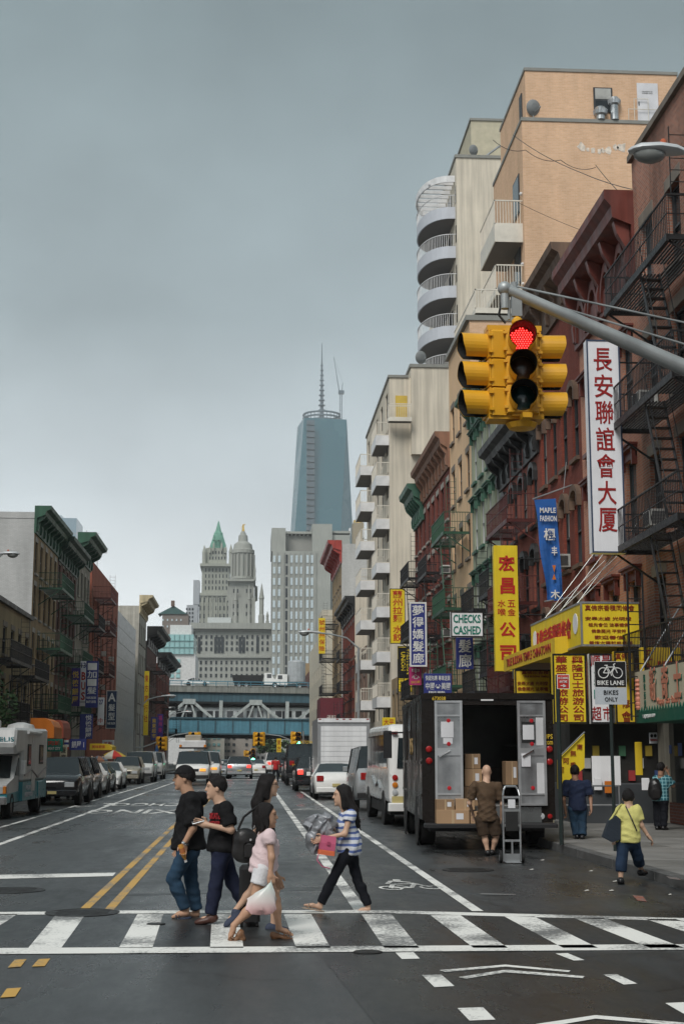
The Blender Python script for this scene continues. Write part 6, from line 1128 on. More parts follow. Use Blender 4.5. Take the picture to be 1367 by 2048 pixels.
# --------------------------------------------------------- hand truck
hp = G(1024, 1727); ht = empty('hand_truck', (hp.x, hp.y, 0)); tag(ht, 'silver aluminium hand truck standing behind the delivery truck', 'hand truck'); AL2 = pm('bright_aluminium', (.45, .47, .48), .35, .8, var=.2); ht.scale = (.74, .86, .88)
k = MB()
for x in (-.19, .19): k.path([(x, 0, .04), (x, 0, 1.25), (x*.85, .04, 1.36)], .022, 8)
k.path([(-.16, .04, 1.36), (-.12, .05, 1.42), (.12, .05, 1.42), (.16, .04, 1.36)], .022, 8).build('frame', AL2, ht, smooth=True); k = MB()
for z in (.16, .42, .70, .98, 1.22): MB().box(-.19, .19, -.012, .012, z-.02, z+.02).build('cross_bar', AL2, ht)
MB().box(-.02, .02, -.01, .01, .18, .40).build('centre_bar', AL2, ht); MB().box(-.17, .17, -.16, .0, .02, .035).box(-.17, .17, -.02, .0, .035, .17).build('toe_plate', AL2, ht)
for s in (-1, 1): wheel(ht, s*.25, .10, .12, .06)
MB().box(-.14, .14, -.03, -.013, .60, .95).build('strap', pm('black_webbing', (.015, .015, .015), .8), ht); MB().box(-.08, .08, -.034, -.013, 1.02, 1.18).build('tag', PAPR, ht)
# --------------------------------------------------------- shuttle bus ahead of the truck
sbus = empty('shuttle_bus', (4.55, 36.0, 0)); tag(sbus, 'white shuttle bus with dark side windows parked ahead of the brown truck', 'bus'); bw_ = 1.05
S2 = [(0, .55), (.0, 1.3), (.10, 2.35), (.35, 2.55), (6.0, 2.58), (6.5, 2.3), (6.7, 1.5), (7.4, 1.25), (7.5, .55)]
bv = MB().px(S2, -bw_, bw_).build('body', WC, sbus).modifiers.new('bevel', 'BEVEL'); bv.width = .16; bv.segments = 3; bv.limit_method = 'NONE'
for y0, y1 in ((.5, 1.5), (1.6, 2.7), (2.8, 3.9), (4.0, 5.1), (5.2, 6.1)): MB().bbox(-bw_-.012, -bw_-.001, y0, y1, 1.45, 2.3, .004).build('side_window', CGL, sbus)
MB().prism([(1.40, 0.004), (2.25, .095)], lambda z, y: (-.85, y-.02, z), lambda z, y: (.85, y-.02, z)) ; MB().quad((-.85, -.01, 1.45), (.85, -.01, 1.45), (.8, .07, 2.2), (-.8, .07, 2.2)).build('rear_window', CGL, sbus)
for s in (-1, 1):
    for z, m in ((1.22, TLR), (1.04, AMB), (.86, HLG)): MB().lathe([(.07, 0), (.07, .03), (.02, .04)], 14, Matrix.Translation((s*.9, -.001, z)) @ Matrix.Rotation(R(90), 4, 'X')).build('tail_light', m, sbus)
    MB().box(s*.9-.07, s*.9+.07, .0, .12, 2.3, 2.36).build('marker_light', TLR, sbus)
MB().box(-.98, -.70, -.02, -.002, .60, .76).build('number_plate', PLT, sbus); MB().bbox(-bw_-.02, bw_+.02, -.10, .2, .40, .60, .03).build('bumper', WC, sbus); MB().box(-1.0, 1.0, .2, 7.2, .3, .56).build('chassis', PLAS, sbus)
for y in (1.5, 6.2):
    for s in (-1, 1): wheel(sbus, s*.93, y, .36, .26)
    MB().lathe([(.46, 0), (.46, .03)], 20, Matrix.Translation((-bw_-.016, y, .42)) @ Matrix.Rotation(R(90), 4, 'Y')).build('wheel_arch', PLAS, sbus)
MB().path([(-1.07, 2.2, .9), (-1.07, 2.8, 1.1), (-1.07, 3.6, .95), (-1.07, 4.6, 1.2)], .03, 5).build('decal_swoosh', SILV, sbus)
# --------------------------------------------------------- box truck
bt = empty('box_truck', (cx(687, 66), 66, 0)); tag(bt, 'white box truck with roller rear door parked on the right', 'truck'); BXW = pm('box_truck_white', (.74, .75, .76), .45, var=.06, streak=.12)
MB().box(-1.2, 1.2, 0, 5.6, .95, 3.45).build('cargo_box', pm('box_frame_grey', (.34, .35, .36), .4, .4), bt); rd = MB().box(-1.05, 1.05, -.03, -.002, 1.05, 3.1).build('roller_door', BXW, bt); k = MB()
for i in range(9): k.box(-1.05, 1.05, -.036, -.0301, 1.05+.228*i, 1.06+.228*i)
k.build('door_joint', MATS['box_frame_grey'], rd); MB().box(-1.2, 1.2, -.05, .0, 3.28, 3.46).build('header', BXW, bt)
for x in (-1.1, -.3, 0, .3, 1.1): MB().box(x-.06, x+.06, -.06, -.051, 3.40, 3.44).build('marker_light', TLR, bt)
for s in (-1, 1): MB().box(s*1.1-.06, s*1.1+.06, -.04, -.003, .98, 1.3).build('tail_light', TLR, bt); wheel(bt, s*.95, 1.3, .45, .4); wheel(bt, s*.95, 6.3, .45, .3)
MB().box(-1.1, 1.1, .0, 5.6, .6, .94).build('chassis', PLAS, bt); MB().prism([(5.7, .5), (7.6, .5), (7.6, 1.3), (7.0, 2.3), (5.7, 2.4)], lambda a, c: (-1.05, a, c), lambda a, c: (1.05, a, c)).build('cab', WC, bt); MB().box(-1.2, 1.2, -.3, -.06, .5, .62).build('bumper', PLAS, bt)
# --------------------------------------------------------- camper van on the left
cp = empty('camper_van', (cx(-38, 41.5), 41.5, 0)); tag(cp, 'white and teal camper van with cab-over bunk at the left edge', 'camper'); TEAL = pm('teal_paint', (.03, .22, .26), .35, var=.06); CWH = pm('camper_white', (.56, .57, .56), .4, var=.06, streak=.14)
MB().px([(1.5, 1.0), (1.5, 1.85), (.15, 1.80), (-.05, 2.05), (.15, 2.55), (6.4, 2.62), (6.4, 1.0)], -1.1, 1.1).build('body', CWH, cp).modifiers.new('bevel', 'BEVEL').width = .07; MB().box(-1.1, 1.1, 1.5, 6.4, .45, .999).build('skirt', TEAL, cp)
MB().px([(-.6, .55), (-.6, .95), (.55, 1.12), (1.25, 1.78), (1.49, 1.80), (1.49, .55)], -.98, .98).build('cab', CWH, cp); MB().px([(-.62, .45), (-.62, .70), (1.495, .74), (1.495, .45)], -1.0, 1.0).build('cab_skirt', TEAL, cp)
MB().quad((-.88, .50, 1.14), (.88, .50, 1.14), (.82, 1.19, 1.76), (-.82, 1.19, 1.76)).build('windscreen', CGL, cp); MB().px([(.75, 1.2), (1.25, 1.70), (1.42, 1.70), (1.42, 1.18)], .981, .992).build('side_window', CGL, cp)
for s in (-1, 1): MB().bbox(s*.72-.18, s*.72+.18, -.66, -.55, .72, .92, .02).build('headlight', HLG, cp); MB().bbox(s*.93-.05, s*.93+.05, -.66, -.5, .72, .92, .02).build('indicator', AMB, cp); wheel(cp, s*.88, .25, .36, .26); wheel(cp, s*.95, 5.0, .36, .3); MB().bbox(s*1.2-.08, s*1.2+.08, .75, .9, 1.25, 1.62, .02).build('wing_mirror', CWH, cp)
MB().bbox(-1.0, 1.0, -.78, -.58, .42, .64, .03).build('bumper', CHR, cp); MB().box(-.16, .16, -.80, -.785, .46, .56).build('number_plate', PAPR, cp); MB().box(-.5, .5, -.625, -.6, .70, .90).build('grille', PLAS, cp)
for y0, y1, z0, z1 in ((2.2, 2.8, 1.45, 2.1), (4.6, 5.4, 1.5, 2.1)): w_ = MB().box(1.101, 1.125, y0, y1, z0, z1).build('window', PLAS, cp); MB().box(1.126, 1.13, y0+.06, y1-.06, z0+.06, z1-.06).build('pane', CGL, w_)
MB().box(1.101, 1.112, 3.1, 3.8, .7, 2.35).build('door', pm('camper_door', (.50, .51, .50), .45), cp); MB().tube((1.14, 1.9, 2.45), (1.14, 4.6, 2.45), .06, 8).build('awning_roll', CWH, cp)
MB().bbox(-.8, .3, 1.0, 2.2, 2.60, 2.82, .05).build('roof_unit', CWH, cp); MB().lathe([(.45, 0), (.4, .12), (.1, .2)], 16, Matrix.Translation((.5, 4.6, 2.6))).build('roof_dome', CWH, cp)
letters('DELIS', TEAL, cp, (.74, -.01, 2.22), .62, .13, keep=False); letters('WE SERVE\nFRESH FOOD', PAPR, cp, (1.106, 2.7, .72), 1.5, .34, '+X', keep=False); MB().path([(1.11, 1.7, 1.2), (1.11, 3, 1.35), (1.11, 4.4, 1.1), (1.11, 6.2, 1.4)], .03, 5).build('decal_swoosh', pm('grey_decal', (.25, .22, .22), .5), cp); MB().bbox(1.0, 1.13, 4.4, 5.6, .5, .98, .02).build('wheel_fairing', TEAL, cp)
# --------------------------------------------------------- traffic on the bridge
def bz(x): return 13.72-x*.0126
dt = empty('dump_truck', (cx(505, 258), 256, bz(0.7)+.0)); tag(dt, 'dark dump truck with white cab driving over the bridge', 'truck'); MB().prism([(-3.6, 1.0), (1.6, 1.0), (1.9, 2.3), (-3.8, 2.3)], lambda a, c: (a, 0, c), lambda a, c: (a, 2.4, c)).build('tipper', PLAS, dt); MB().prism([(1.9, .6), (4.6, .6), (4.6, 1.5), (3.6, 1.7), (3.2, 2.7), (1.9, 2.7)], lambda a, c: (a, .1, c), lambda a, c: (a, 2.3, c)).build('cab', WC, dt); MB().box(2.4, 3.2, .06, .095, 1.8, 2.5).build('window', CGL, dt)
for x in (-2.6, -1.3, 3.8): w_ = wheel(dt, x, .2, .5, .3); w_.rotation_euler = (0, 0, math.pi/2)
MB().box(-3.4, 4.2, .3, 2.1, .45, 1.0).build('chassis', PLAS, dt)
wt_ = empty('white_truck', (cx(566, 258), 257, bz(6))); tag(wt_, 'white truck with grey tank following on the bridge', 'truck'); MB().prism([(-2.0, .6), (.6, .6), (.6, 2.6), (-1.2, 2.6), (-1.5, 1.6), (-2.0, 1.5)], lambda a, c: (a, 0, c), lambda a, c: (a, 2.2, c)).build('cab', WC, wt_); MB().box(-1.1, -.3, -.03, -.002, 1.7, 2.4).build('window', CGL, wt_); MB().lathe([(1.5, .9), (1.6, 1.1), (1.6, 4.6), (1.5, 4.8), (.2, 5.1)], 16, Matrix.Translation((2.3, 1.3, .2))).build('tank', pm('grey_tank', (.34, .36, .37), .5), wt_); MB().box(-1.8, 4, .2, 2, .4, .9).build('chassis', PLAS, wt_)
for x in (-1.2, 2.8): w_ = wheel(wt_, x, .1, .48, .3); w_.rotation_euler = (0, 0, math.pi/2)
o = car('bridge_car', 'white car crossing the bridge above the train', 'sedan', 0, 256.5, WC, rz=R(90)); o.location = (cx(418, 258), 256.5, bz(-7)+.25)
# ============================================================ people
def v3(p): return np.array(p, float)
class Field:
    def __init__(s, lo, hi, h):
        s.lo, s.h = np.array(lo, float), h; s.n = np.maximum(4, np.ceil((np.array(hi)-s.lo)/h).astype(int)+1); s.ax = [s.lo[i]+h*np.arange(s.n[i]) for i in range(3)]; s.f = np.full(s.n, .2)
    def _sl(s, lo, hi):
        i0 = np.clip(np.floor((lo-s.lo)/s.h).astype(int), 0, s.n); i1 = np.clip(np.ceil((hi-s.lo)/s.h).astype(int)+1, 0, s.n); return tuple(slice(a, b) for a, b in zip(i0, i1))
    def put(s, d, sl, k):
        a = s.f[sl]; h = np.clip(.5+.5*(a-d)/k, 0, 1); s.f[sl] = a*(1-h)+d*h-k*h*(1-h)
    def grid(s, sl): return np.stack(np.meshgrid(s.ax[0][sl[0]], s.ax[1][sl[1]], s.ax[2][sl[2]], indexing='ij'), -1)
    def cap(s, a, b, ra, rb, k=.03, cuts=()):
        a, b = v3(a), v3(b); m = max(ra, rb)+.07; sl = s._sl(np.minimum(a, b)-m, np.maximum(a, b)+m); P = s.grid(sl)
        if P.size == 0: return s
        ab = b-a; t = np.clip(((P-a)@ab)/max(ab@ab, 1e-9), 0, 1); d = np.linalg.norm(P-a-t[..., None]*ab, axis=-1)-(ra+(rb-ra)*t)
        for q, n in cuts: d = np.maximum(d, (P-v3(q))@v3(n))
        s.put(d, sl, k); return s
    def ell(s, c, r, B=None, k=.03, cuts=()):
        c, r = v3(c), v3(r); m = r.max()+.07; sl = s._sl(c-m, c+m); P = s.grid(sl)-c
        if P.size == 0: return s
        if B is not None: P = P@np.array(B).T
        q = np.linalg.norm(P/r, axis=-1); d = (q-1)*r.min()*np.minimum(1, .6+.4*q)
        for qq, n in cuts: d = np.maximum(d, (s.grid(sl)-v3(qq))@v3(n))
        s.put(d, sl, k); return s
    def net(s):
        f = s.f; f[0] = f[-1] = .2; f[:, 0] = f[:, -1] = .2; f[:, :, 0] = f[:, :, -1] = .2
        neg = f < 0; n = s.n-1; pos = np.zeros((*n, 3)); cnt = np.zeros(n)
        C = [(i, j, k) for i in (0, 1) for j in (0, 1) for k in (0, 1)]
        sub = lambda A, c: A[c[0]:c[0]+n[0], c[1]:c[1]+n[1], c[2]:c[2]+n[2]]
        for a in C:
            for ax in range(3):
                if a[ax]: continue
                b = list(a); b[ax] = 1; fa, fb = sub(f, a), sub(f, b); m = sub(neg, a) != sub(neg, b); t = np.where(m, fa/np.where(m, fa-fb, 1), 0)
                for q in range(3): pos[..., q] += np.where(m, a[q]+(t if q == ax else 0), 0)
                cnt += m
        act = cnt > 0; idx = np.full(n, -1); idx[act] = np.arange(act.sum()); I = np.argwhere(act); V = s.lo+s.h*(I+pos[act]/cnt[act][:, None]); F = []
        for ax in range(3):
            u, w = [(1, 2), (2, 0), (0, 1)][ax]; sa = [slice(1, -1)]*3; sa[ax] = slice(0, -1); sb = list(sa); sb[ax] = slice(1, None)
            a, b = neg[tuple(sa)], neg[tuple(sb)]; e = np.argwhere(a != b)
            if not len(e): continue
            fl = a[a != b]; off = np.ones(3, int); off[ax] = 0; e = e+off; du = np.zeros(3, int); du[u] = 1; dw = np.zeros(3, int); dw[w] = 1
            q = np.stack([idx[tuple((e-du-dw).T)], idx[tuple((e-dw).T)], idx[tuple(e.T)], idx[tuple((e-du).T)]], 1); q[~fl] = q[~fl][:, ::-1]; F.append(q[(q >= 0).all(1)])
        return V, np.concatenate(F) if F else np.zeros((0, 4), int)
def smesh(name, parts, fold=None):
    """join (V, F, material) pieces in one mesh"""
    me = bpy.data.meshes.new(name); V, F, M, mats = [], [], [], []; n = 0
    for v, f, m in parts:
        V.append(v); F.append(f+n); n += len(v)
        if m not in mats: mats.append(m)
        M += [mats.index(m)]*len(f)
    V = np.concatenate(V); F = np.concatenate(F)
    me.from_pydata(V.tolist(), [], F.tolist()); [me.materials.append(m) for m in mats]
    if len(mats) > 1: me.polygons.foreach_set('material_index', M)
    me.polygons.foreach_set('use_smooth', [True]*len(me.polygons)); me.update()
    if fold:                                  # creases pushed along the normals
        a, w = fold; N = np.empty(len(V)*3); me.vertices.foreach_get('normal', N); N = N.reshape(-1, 3); d = np.zeros(len(V)); rs = np.random.RandomState(len(V) % 97)
        for i in range(7):
            k = rs.normal(size=3)*((1, 1, .25) if w > 50 else (.8, .8, 1.2)); k /= np.linalg.norm(k); d += (.75-np.abs(np.sin(V@k*w*rs.uniform(.35, 1.0)+rs.uniform(0, 6))))*np.clip(.5+np.sin(V@rs.normal(size=3)*6+i), 0, 1.3)
        V = V+N*(a*1.0*d)[:, None]; me.vertices.foreach_set('co', V.ravel()); me.update()
    return me
def skin(n, c): return pm('skin_'+n, c, .5, var=.06, scale=6, spec=.35)
def cloth(n, c, r=.85, var=.12): return pm('cloth_'+n, c, r, var=var, scale=5, bump=.35, bscale=45, spec=.15)
SK1, SK2, SK3 = skin('warm', (.44, .26, .17)), skin('fair', (.52, .33, .23)), skin('tan', (.36, .20, .13)); HAIR = pm('black_hair', (.012, .010, .010), .5, var=.4, scale=30, bump=.7, bscale=120, spec=.22); EYE = pm('eye_dark', (.02, .015, .012), .2); LIP = pm('lip', (.32, .12, .10), .5)
def unit(a): a = v3(a); return a/max(np.linalg.norm(a), 1e-9)
def hand_parts(w, d, side, curl, sk, h=.0065, sc=1.0):
    """palm, four fingers of unequal length and a thumb; d along the hand, side towards the thumb, fingers close about 'side x d'"""
    d = unit(d); side = unit(v3(side)-d*(v3(side)@d)); nrm = np.cross(side, d); w = v3(w); f = Field(w-.17*sc, w+.17*sc, h); B = [side, nrm, d]
    f.cap(w-d*.02, w+d*.03*sc, .024*sc, .026*sc, .02); f.ell(w+d*.055*sc, (.041*sc, .017*sc, .052*sc), B, .015)
    for i, (o, L) in enumerate(((.030, .072), (.010, .080), (-.010, .075), (-.029, .060))):
        p = w+(d*.092+side*o)*sc; c1, c2 = curl*.8, curl*1.7; q = p+(d*math.cos(c1)+nrm*math.sin(c1))*L*.5*sc; e = q+(d*math.cos(c2)+nrm*math.sin(c2))*L*.5*sc; f.cap(p-d*.01, q, .0093*sc, .0086*sc, .005).cap(q, e, .0086*sc, .0072*sc, .004)
    p = w+(d*.03+side*.032)*sc; q = p+(d*.55+side*.6+nrm*.35)*.045*sc; e = q+(d*.8+side*.1+nrm*.5)*.034*sc; f.cap(p-side*.012, q, .0125*sc, .0105*sc, .008).cap(q, e, .0100*sc, .0082*sc, .005)
    v, F = f.net(); return v, F, sk
def person(label, base, Y, fwd, J, top, bot, hair, shoes, sk=SK1, z0=0.0, h=.0115, head_dir=None, head_s=1.0, slim=1.0, face=True, grip=(.6, .6), group=None, fem=False):
    """J: joint -> (picture x, picture y, depth offset); everything becomes world points relative to the foot point"""
    o0 = at(base[0], base[1], Y); o0 = Vector((o0.x, Y, z0)); root = empty('person', o0); tag(root, label, 'person', group)
    P = {k: v3(at(a[0], a[1], Y+(a[2] if len(a) > 2 else 0))-o0) for k, a in J.items()}
    up = v3((0, 0, 1)); fw = unit((*fwd, 0)); lat = np.cross(up, fw); hf = unit((*(head_dir or fwd), 0)); hl = np.cross(up, hf); q = slim
    hip = (P['hipL']+P['hipR'])/2; neck = P['neck']; sh = (P['shL']+P['shR'])/2; tu = unit(sh-hip); tf = unit(fw-tu*(fw@tu)); tl = np.cross(tu, tf); TB = [tl, tf, tu]; L = np.linalg.norm(sh-hip)
    lo = np.min(list(P.values()), 0)-.2; hi = np.max(list(P.values()), 0)+.25
    def torso(f, g=0, k=.05, cuts=(), low=True):
        f.ell(sh-tu*L*.28+tf*.005, (.155*q+g, (.105 if not fem else .100)*q+g, L*.36+g*.5), TB, k, cuts)
        if fem:
            for s in (-1, 1): f.ell(sh-tu*L*.36+tf*.075*q+tl*s*.065*q, (.058+g, .05+g, .058+g), TB, k, cuts)
        f.ell(sh-tu*L*.66, (.130*q+g, .100*q+g, L*.30+g*.5), TB, k, cuts); f.cap(P['shL']-tu*.02, P['shR']-tu*.02, .055*q+g*.8, .055*q+g*.8, k, cuts)
        if low: f.ell(hip+tu*.04, (.158*q+g, .112*q+g, .13+g*.5), TB, k, cuts)
        return f
    def arm(f, s, g=0, t=2.0, k=.03, capcut=True):
        q = slim*.88
        a, b, c = P['sh'+s], P['el'+s], P['wr'+s]
        if t <= 1:
            e = a+(b-a)*t; f.cap(a, a+(b-a)*min(1, t+.12), .052*q+g, .046*q+g*1.5, k, [(e, unit(b-a))])
        else:
            f.cap(a, b, .052*q+g, .041*q+g, k); e = b+(c-b)*(t-1); f.cap(b, b+(c-b)*min(1, t-1+.05), .041*q+g, .041*q+(.029-.041)*q*(t-1)+g, k, [(e, unit(c-b))] if t < 2 else ())
    def leg(f, s, g=0, t=2.0, k=.03, flare=0):
        q = slim*.92
        a, b, c = P['hip'+s], P['kn'+s], P['an'+s]
        if t <= 1:
            e = a+(b-a)*t; f.cap(a, a+(b-a)*min(1.0, t+.1), .086*q+g, .064*q+g*1.6, k, [(e, unit(b-a))])
        else:
            f.cap(a, b, .086*q+g, .058*q+g, k); e = b+(c-b)*(t-1); f.cap(b+(c-b)*.0, b+(c-b)*.35, .056*q+g, .057*q+g, k, [(e, unit(c-b))]); f.cap(b+(c-b)*.3, b+(c-b)*min(1.02, t-1+.06), .057*q+g, .036*q+g+flare, k, [(e, unit(c-b))])
    # ---- body: one figure
    f = Field(lo, hi, h); torso(f)
    for s in 'LR': arm(f, s); leg(f, s)
    for s in 'LR':
        a, t = P['an'+s], P['to'+s]; dd = unit(t-a-up*((t-a)@up)*.3); f.cap(a, a-up*.03, .031*q, .033*q, .02); f.cap(a-up*.035, a*.5+t*.5-up*.008, .031*q, .028*q, .02); f.cap(a*.5+t*.5-up*.008, t, .030*q, .018*q, .02)
    hc = P['head']; hs = head_s*(1.0 if fem else 1.06); f.cap(neck-tu*.05, hc-up*.05*hs, .066*q, .062*q, .04)
    parts = [(*f.net(), sk)]
    hh = min(h, .0085); f = Field(hc-.17*hs, hc+.17*hs, hh); HB = [hl, hf, up]
    f.ell(hc+up*.025*hs-hf*.008*hs, (.074*hs, .092*hs, .095*hs), HB, .02).ell(hc-up*.045*hs+hf*.022*hs, (.057*hs, .066*hs, .072*hs), HB, .03).cap(hc-up*.03*hs-hf*.02*hs, hc-up*.12*hs-hf*.03*hs, .054*hs, .056*hs, .03)
    if face:
        f.cap(hc+up*.022*hs+hf*.082*hs, hc-up*.018*hs+hf*.102*hs, .009*hs, .014*hs, .012).ell(hc-up*.098*hs+hf*.072*hs, (.022*hs, .018*hs, .018*hs), HB, .02).ell(hc+up*.038*hs+hf*.074*hs, (.05*hs, .016*hs, .012*hs), HB, .02).ell(hc-up*.058*hs+hf*.082*hs, (.022*hs, .012*hs, .012*hs), HB, .012)
        for s in (-1, 1): f.ell(hc+hl*s*.077*hs-hf*.008*hs-up*.005*hs, (.011*hs, .019*hs, .033*hs), HB, .006)
    parts.append((*f.net(), sk))
    if face:
        for s in (-1, 1):
            e = Field(hc-.2, hc+.2, .006); e.ell(hc+hl*s*.030*hs+hf*.0835*hs+up*.014*hs, (.013*hs, .007*hs, .006*hs), HB, .001); parts.append((*e.net(), EYE)); e = Field(hc-.2, hc+.2, .006); e.cap(hc+hl*s*.016*hs+hf*.089*hs+up*.036*hs, hc+hl*s*.046*hs+hf*.078*hs+up*.035*hs, .0045*hs, .0045*hs, .001); parts.append((*e.net(), HAIR))
        e = Field(hc-.2, hc+.2, .006); e.cap(hc-hl*.02*hs+hf*.090*hs-up*.058*hs, hc+hl*.02*hs+hf*.090*hs-up*.058*hs, .006*hs, .006*hs, .001); parts.append((*e.net(), LIP))
    for i, s in enumerate('LR'):
        dd = unit(P['ha'+s]-P['wr'+s]) if 'ha'+s in P else unit(P['wr'+s]-P['el'+s]); parts.append(hand_parts(P['wr'+s], dd, tf+up*.2 if abs(dd@tf) < .7 else up, grip[i], sk, .0065 if h < .018 else .011))
    parts = [p for p in parts if len(p[1])]
    inst('body', smesh('body', parts), root)
    # ---- clothes
    m, sl, hem, g = top['m'], top.get('sleeve', .7), top['hem'], top.get('g', .018); hz_ = at(base[0], hem, Y).z-o0.z
    f = Field(lo, hi, h); nc = neck+tu*top.get('collar', .0); cuts = [((0, 0, hz_), (0, 0, -1)), (nc, unit(tu*.9-tf*-.35))]; torso(f, g, .05, cuts); w_ = top.get('flare', .02)
    f.cap(hip+tu*L*.35, v3((hip[0], hip[1], min(hz_, hip[2])-.02)), .115*q+g, .12*q+g+w_, .06, cuts)
    if sl > 0:
        for s in 'LR': arm(f, s, g*1.05, sl, .03)
    inst('shirt', smesh('shirt', [(*f.net(), m)], (top.get('fold', .007)*.9, 40)), root)
    f = Field(lo, hi, h); wz = hip[2]+(.05 if fem else .10); cuts = [((0, 0, wz), (0, 0, 1))]; f.ell(hip+tu*.03, (.158*q+.012, .112*q+.012, .15), TB, .04, cuts); g = bot.get('g', .014)
    for s, t in zip('LR', bot['len'] if hasattr(bot['len'], '__len__') else (bot['len'],)*2): leg(f, s, g, t, .03, bot.get('flare', .012))
    inst('trousers' if not bot.get('short') else 'shorts', smesh('trousers', [(*f.net(), bot['m'])], (.004, 44)), root)
    # ---- shoes
    for s in 'LR':
        a, t = P['an'+s], P['to'+s]; dd = unit(t-a); flat = unit(dd-up*(dd@up)); dn = unit(np.cross(np.cross(dd, up), dd)) if abs(dd@up) < .95 else flat; sd = np.cross(dd, dn); mid = a*.42+t*.58; ln = np.linalg.norm(t-a); FB = [unit(sd), unit((t-a)-dn*((t-a)@dn)), dn]
        heel = a-flat*.03-up*.045 if True else a; axis = unit(t-heel); n_ = unit(np.cross(np.cross(axis, up), axis)) if abs(axis@up) < .97 else flat; n_ = n_ if n_[2] > -.2 else -n_; sd = unit(np.cross(axis, n_)); FB = [sd, axis, n_]; c = (heel+t)/2; hl_ = np.linalg.norm(t-heel)/2
        f = Field(np.minimum(a, t)-.2, np.maximum(a, t)+.2, .010 if h < .018 else .016); kind = shoes['kind']
        if kind == 'shoe': f.ell(c+n_*.002, (.050, hl_+.03, .040), FB, .02, [(c-n_*.036, -n_)]).cap(a-up*.02-axis*.01, heel+n_*.02, .046, .048, .03)
        else:
            th = shoes.get('sole', .012); f.ell(c-n_*(.028+th/2), (.048, hl_+.03, .03+th), FB, .01, [(c-n_*.026, n_), (c-n_*(.028+th), -n_)])
            if kind == 'wedge': f.cap(heel-n_*.045, heel-n_*.095+axis*.03, .036, .032, .02, [(c-n_*.026, n_)]).cap(heel-n_*.05, c-n_*.04, .032, .02, .02, [(c-n_*.026, n_)])
            for tt in (.62, .80) if kind != 'wedge' else (.2, .55, .72, .86):
                p_ = heel+(t-heel)*tt
                for i in range(8): u0, u1 = math.pi*i/8, math.pi*(i+1)/8; f.cap(p_+sd*.047*math.cos(u0)+n_*(.042*math.sin(u0)-.02), p_+sd*.047*math.cos(u1)+n_*(.042*math.sin(u1)-.02), .0075, .0075, .003)
        inst('shoe' if kind == 'shoe' else 'sandal', smesh('shoe', [(*f.net(), shoes['m'])]), root)
    # ---- hair or cap
    if hair:
        f = Field(hc-.26, hc+.22, .010 if h < .018 else .014) if not hair.get('long') else Field(np.minimum(hc, neck)-.25-up*hair['long'], hc+.22, .011); st = hair['kind']
        fr = hair.get('front', .045); lo_ = hair.get('low', .02)
        f.ell(hc+up*.030*hs-hf*.014*hs, (.086*hs, .100*hs, .104*hs), HB, .02, [(hc+hf*fr*hs+up*.05*hs, unit(hf*.8-up*.62)), (hc-up*lo_*hs, unit(-up*.9+hf*.45))])
        if st == 'bob': f.ell(hc-up*.03*hs-hf*.035*hs, (.094*hs, .085*hs, .125*hs), HB, .03, [(hc+hf*.035*hs, hf), (hc-up*.135*hs, -up)])
        if st == 'bob':
            for i in range(20): t_ = random.uniform(1.3, 5.0); d_ = hf*math.cos(t_)+hl*math.sin(t_); f.cap(hc+d_*.07*hs+up*.03, hc+d_*random.uniform(.085, .10)*hs-up*random.uniform(.12, .165)*hs, .012, .007, .004)
        if st == 'long':
            b0 = hc-hf*.045*hs; b1 = neck-tf*.075-tu*.02; b2 = neck-tf*.115-tu*hair['long']
            for o_ in (-.055, 0, .055): f.cap(b0+hl*o_, b1+tl*o_*1.2, .055*hs, .05, .04).cap(b1+tl*o_*1.2, b2+tl*o_*1.0, .05, .022, .04)
            for s in (-1, 1): f.cap(hc+hl*s*.075*hs-hf*.005+up*.03, hc+hl*s*.075*hs-hf*.02-up*.12, .026, .03, .03)
            for i in range(22): o_ = random.uniform(-.085, .085); b3 = b2+tl*o_+tf*random.uniform(-.035, .045)-tu*random.uniform(-.06, .05); f.cap(b0+hl*o_*.8-hf*random.uniform(0, .04), b3, .012, .007, .004)
        inst('hair', smesh('hair', [(*f.net(), HAIR)], (.004, 60)), root)
        if st == 'cap':
            cm_ = hair['m']; f = Field(hc-.26, hc+.26, .009); f.ell(hc+up*.040*hs-hf*.008*hs, (.090*hs, .104*hs, .098*hs), HB, .02, [(hc+up*.045*hs, -unit(up-hf*.08))]); f.ell(hc+up*.052*hs+hf*.105*hs, (.072*hs, .085*hs, .010), HB, .01); inst('cap', smesh('cap', [(*f.net(), cm_)]), root)
    return root, P
TB_ = cloth('black_tshirt', (.011, .011, .012)); JEANS = cloth('blue_jeans', (.022, .048, .082), var=.35); NAVYJ = cloth('navy_jeans', (.016, .02, .042)); PINKT = cloth('pale_pink_blouse', (.66, .52, .53), .8, .05); WHTS = cloth('white_shorts', (.66, .66, .68), .8, .05); BLKT = cloth('black_trousers', (.010, .011, .015)); BRNU = cloth('brown_uniform', (.085, .055, .034)); BRNS = cloth('dark_brown_shorts', (.045, .030, .020)); NAVT = cloth('navy_tshirt', (.018, .026, .055)); YLT = cloth('lemon_tshirt', (.62, .58, .20), .8, .05)
LEA, LEB, LEBK = pm('tan_leather', (.20, .10, .05), .5), pm('brown_leather', (.07, .03, .022), .4), pm('black_leather', (.012, .012, .013), .35)
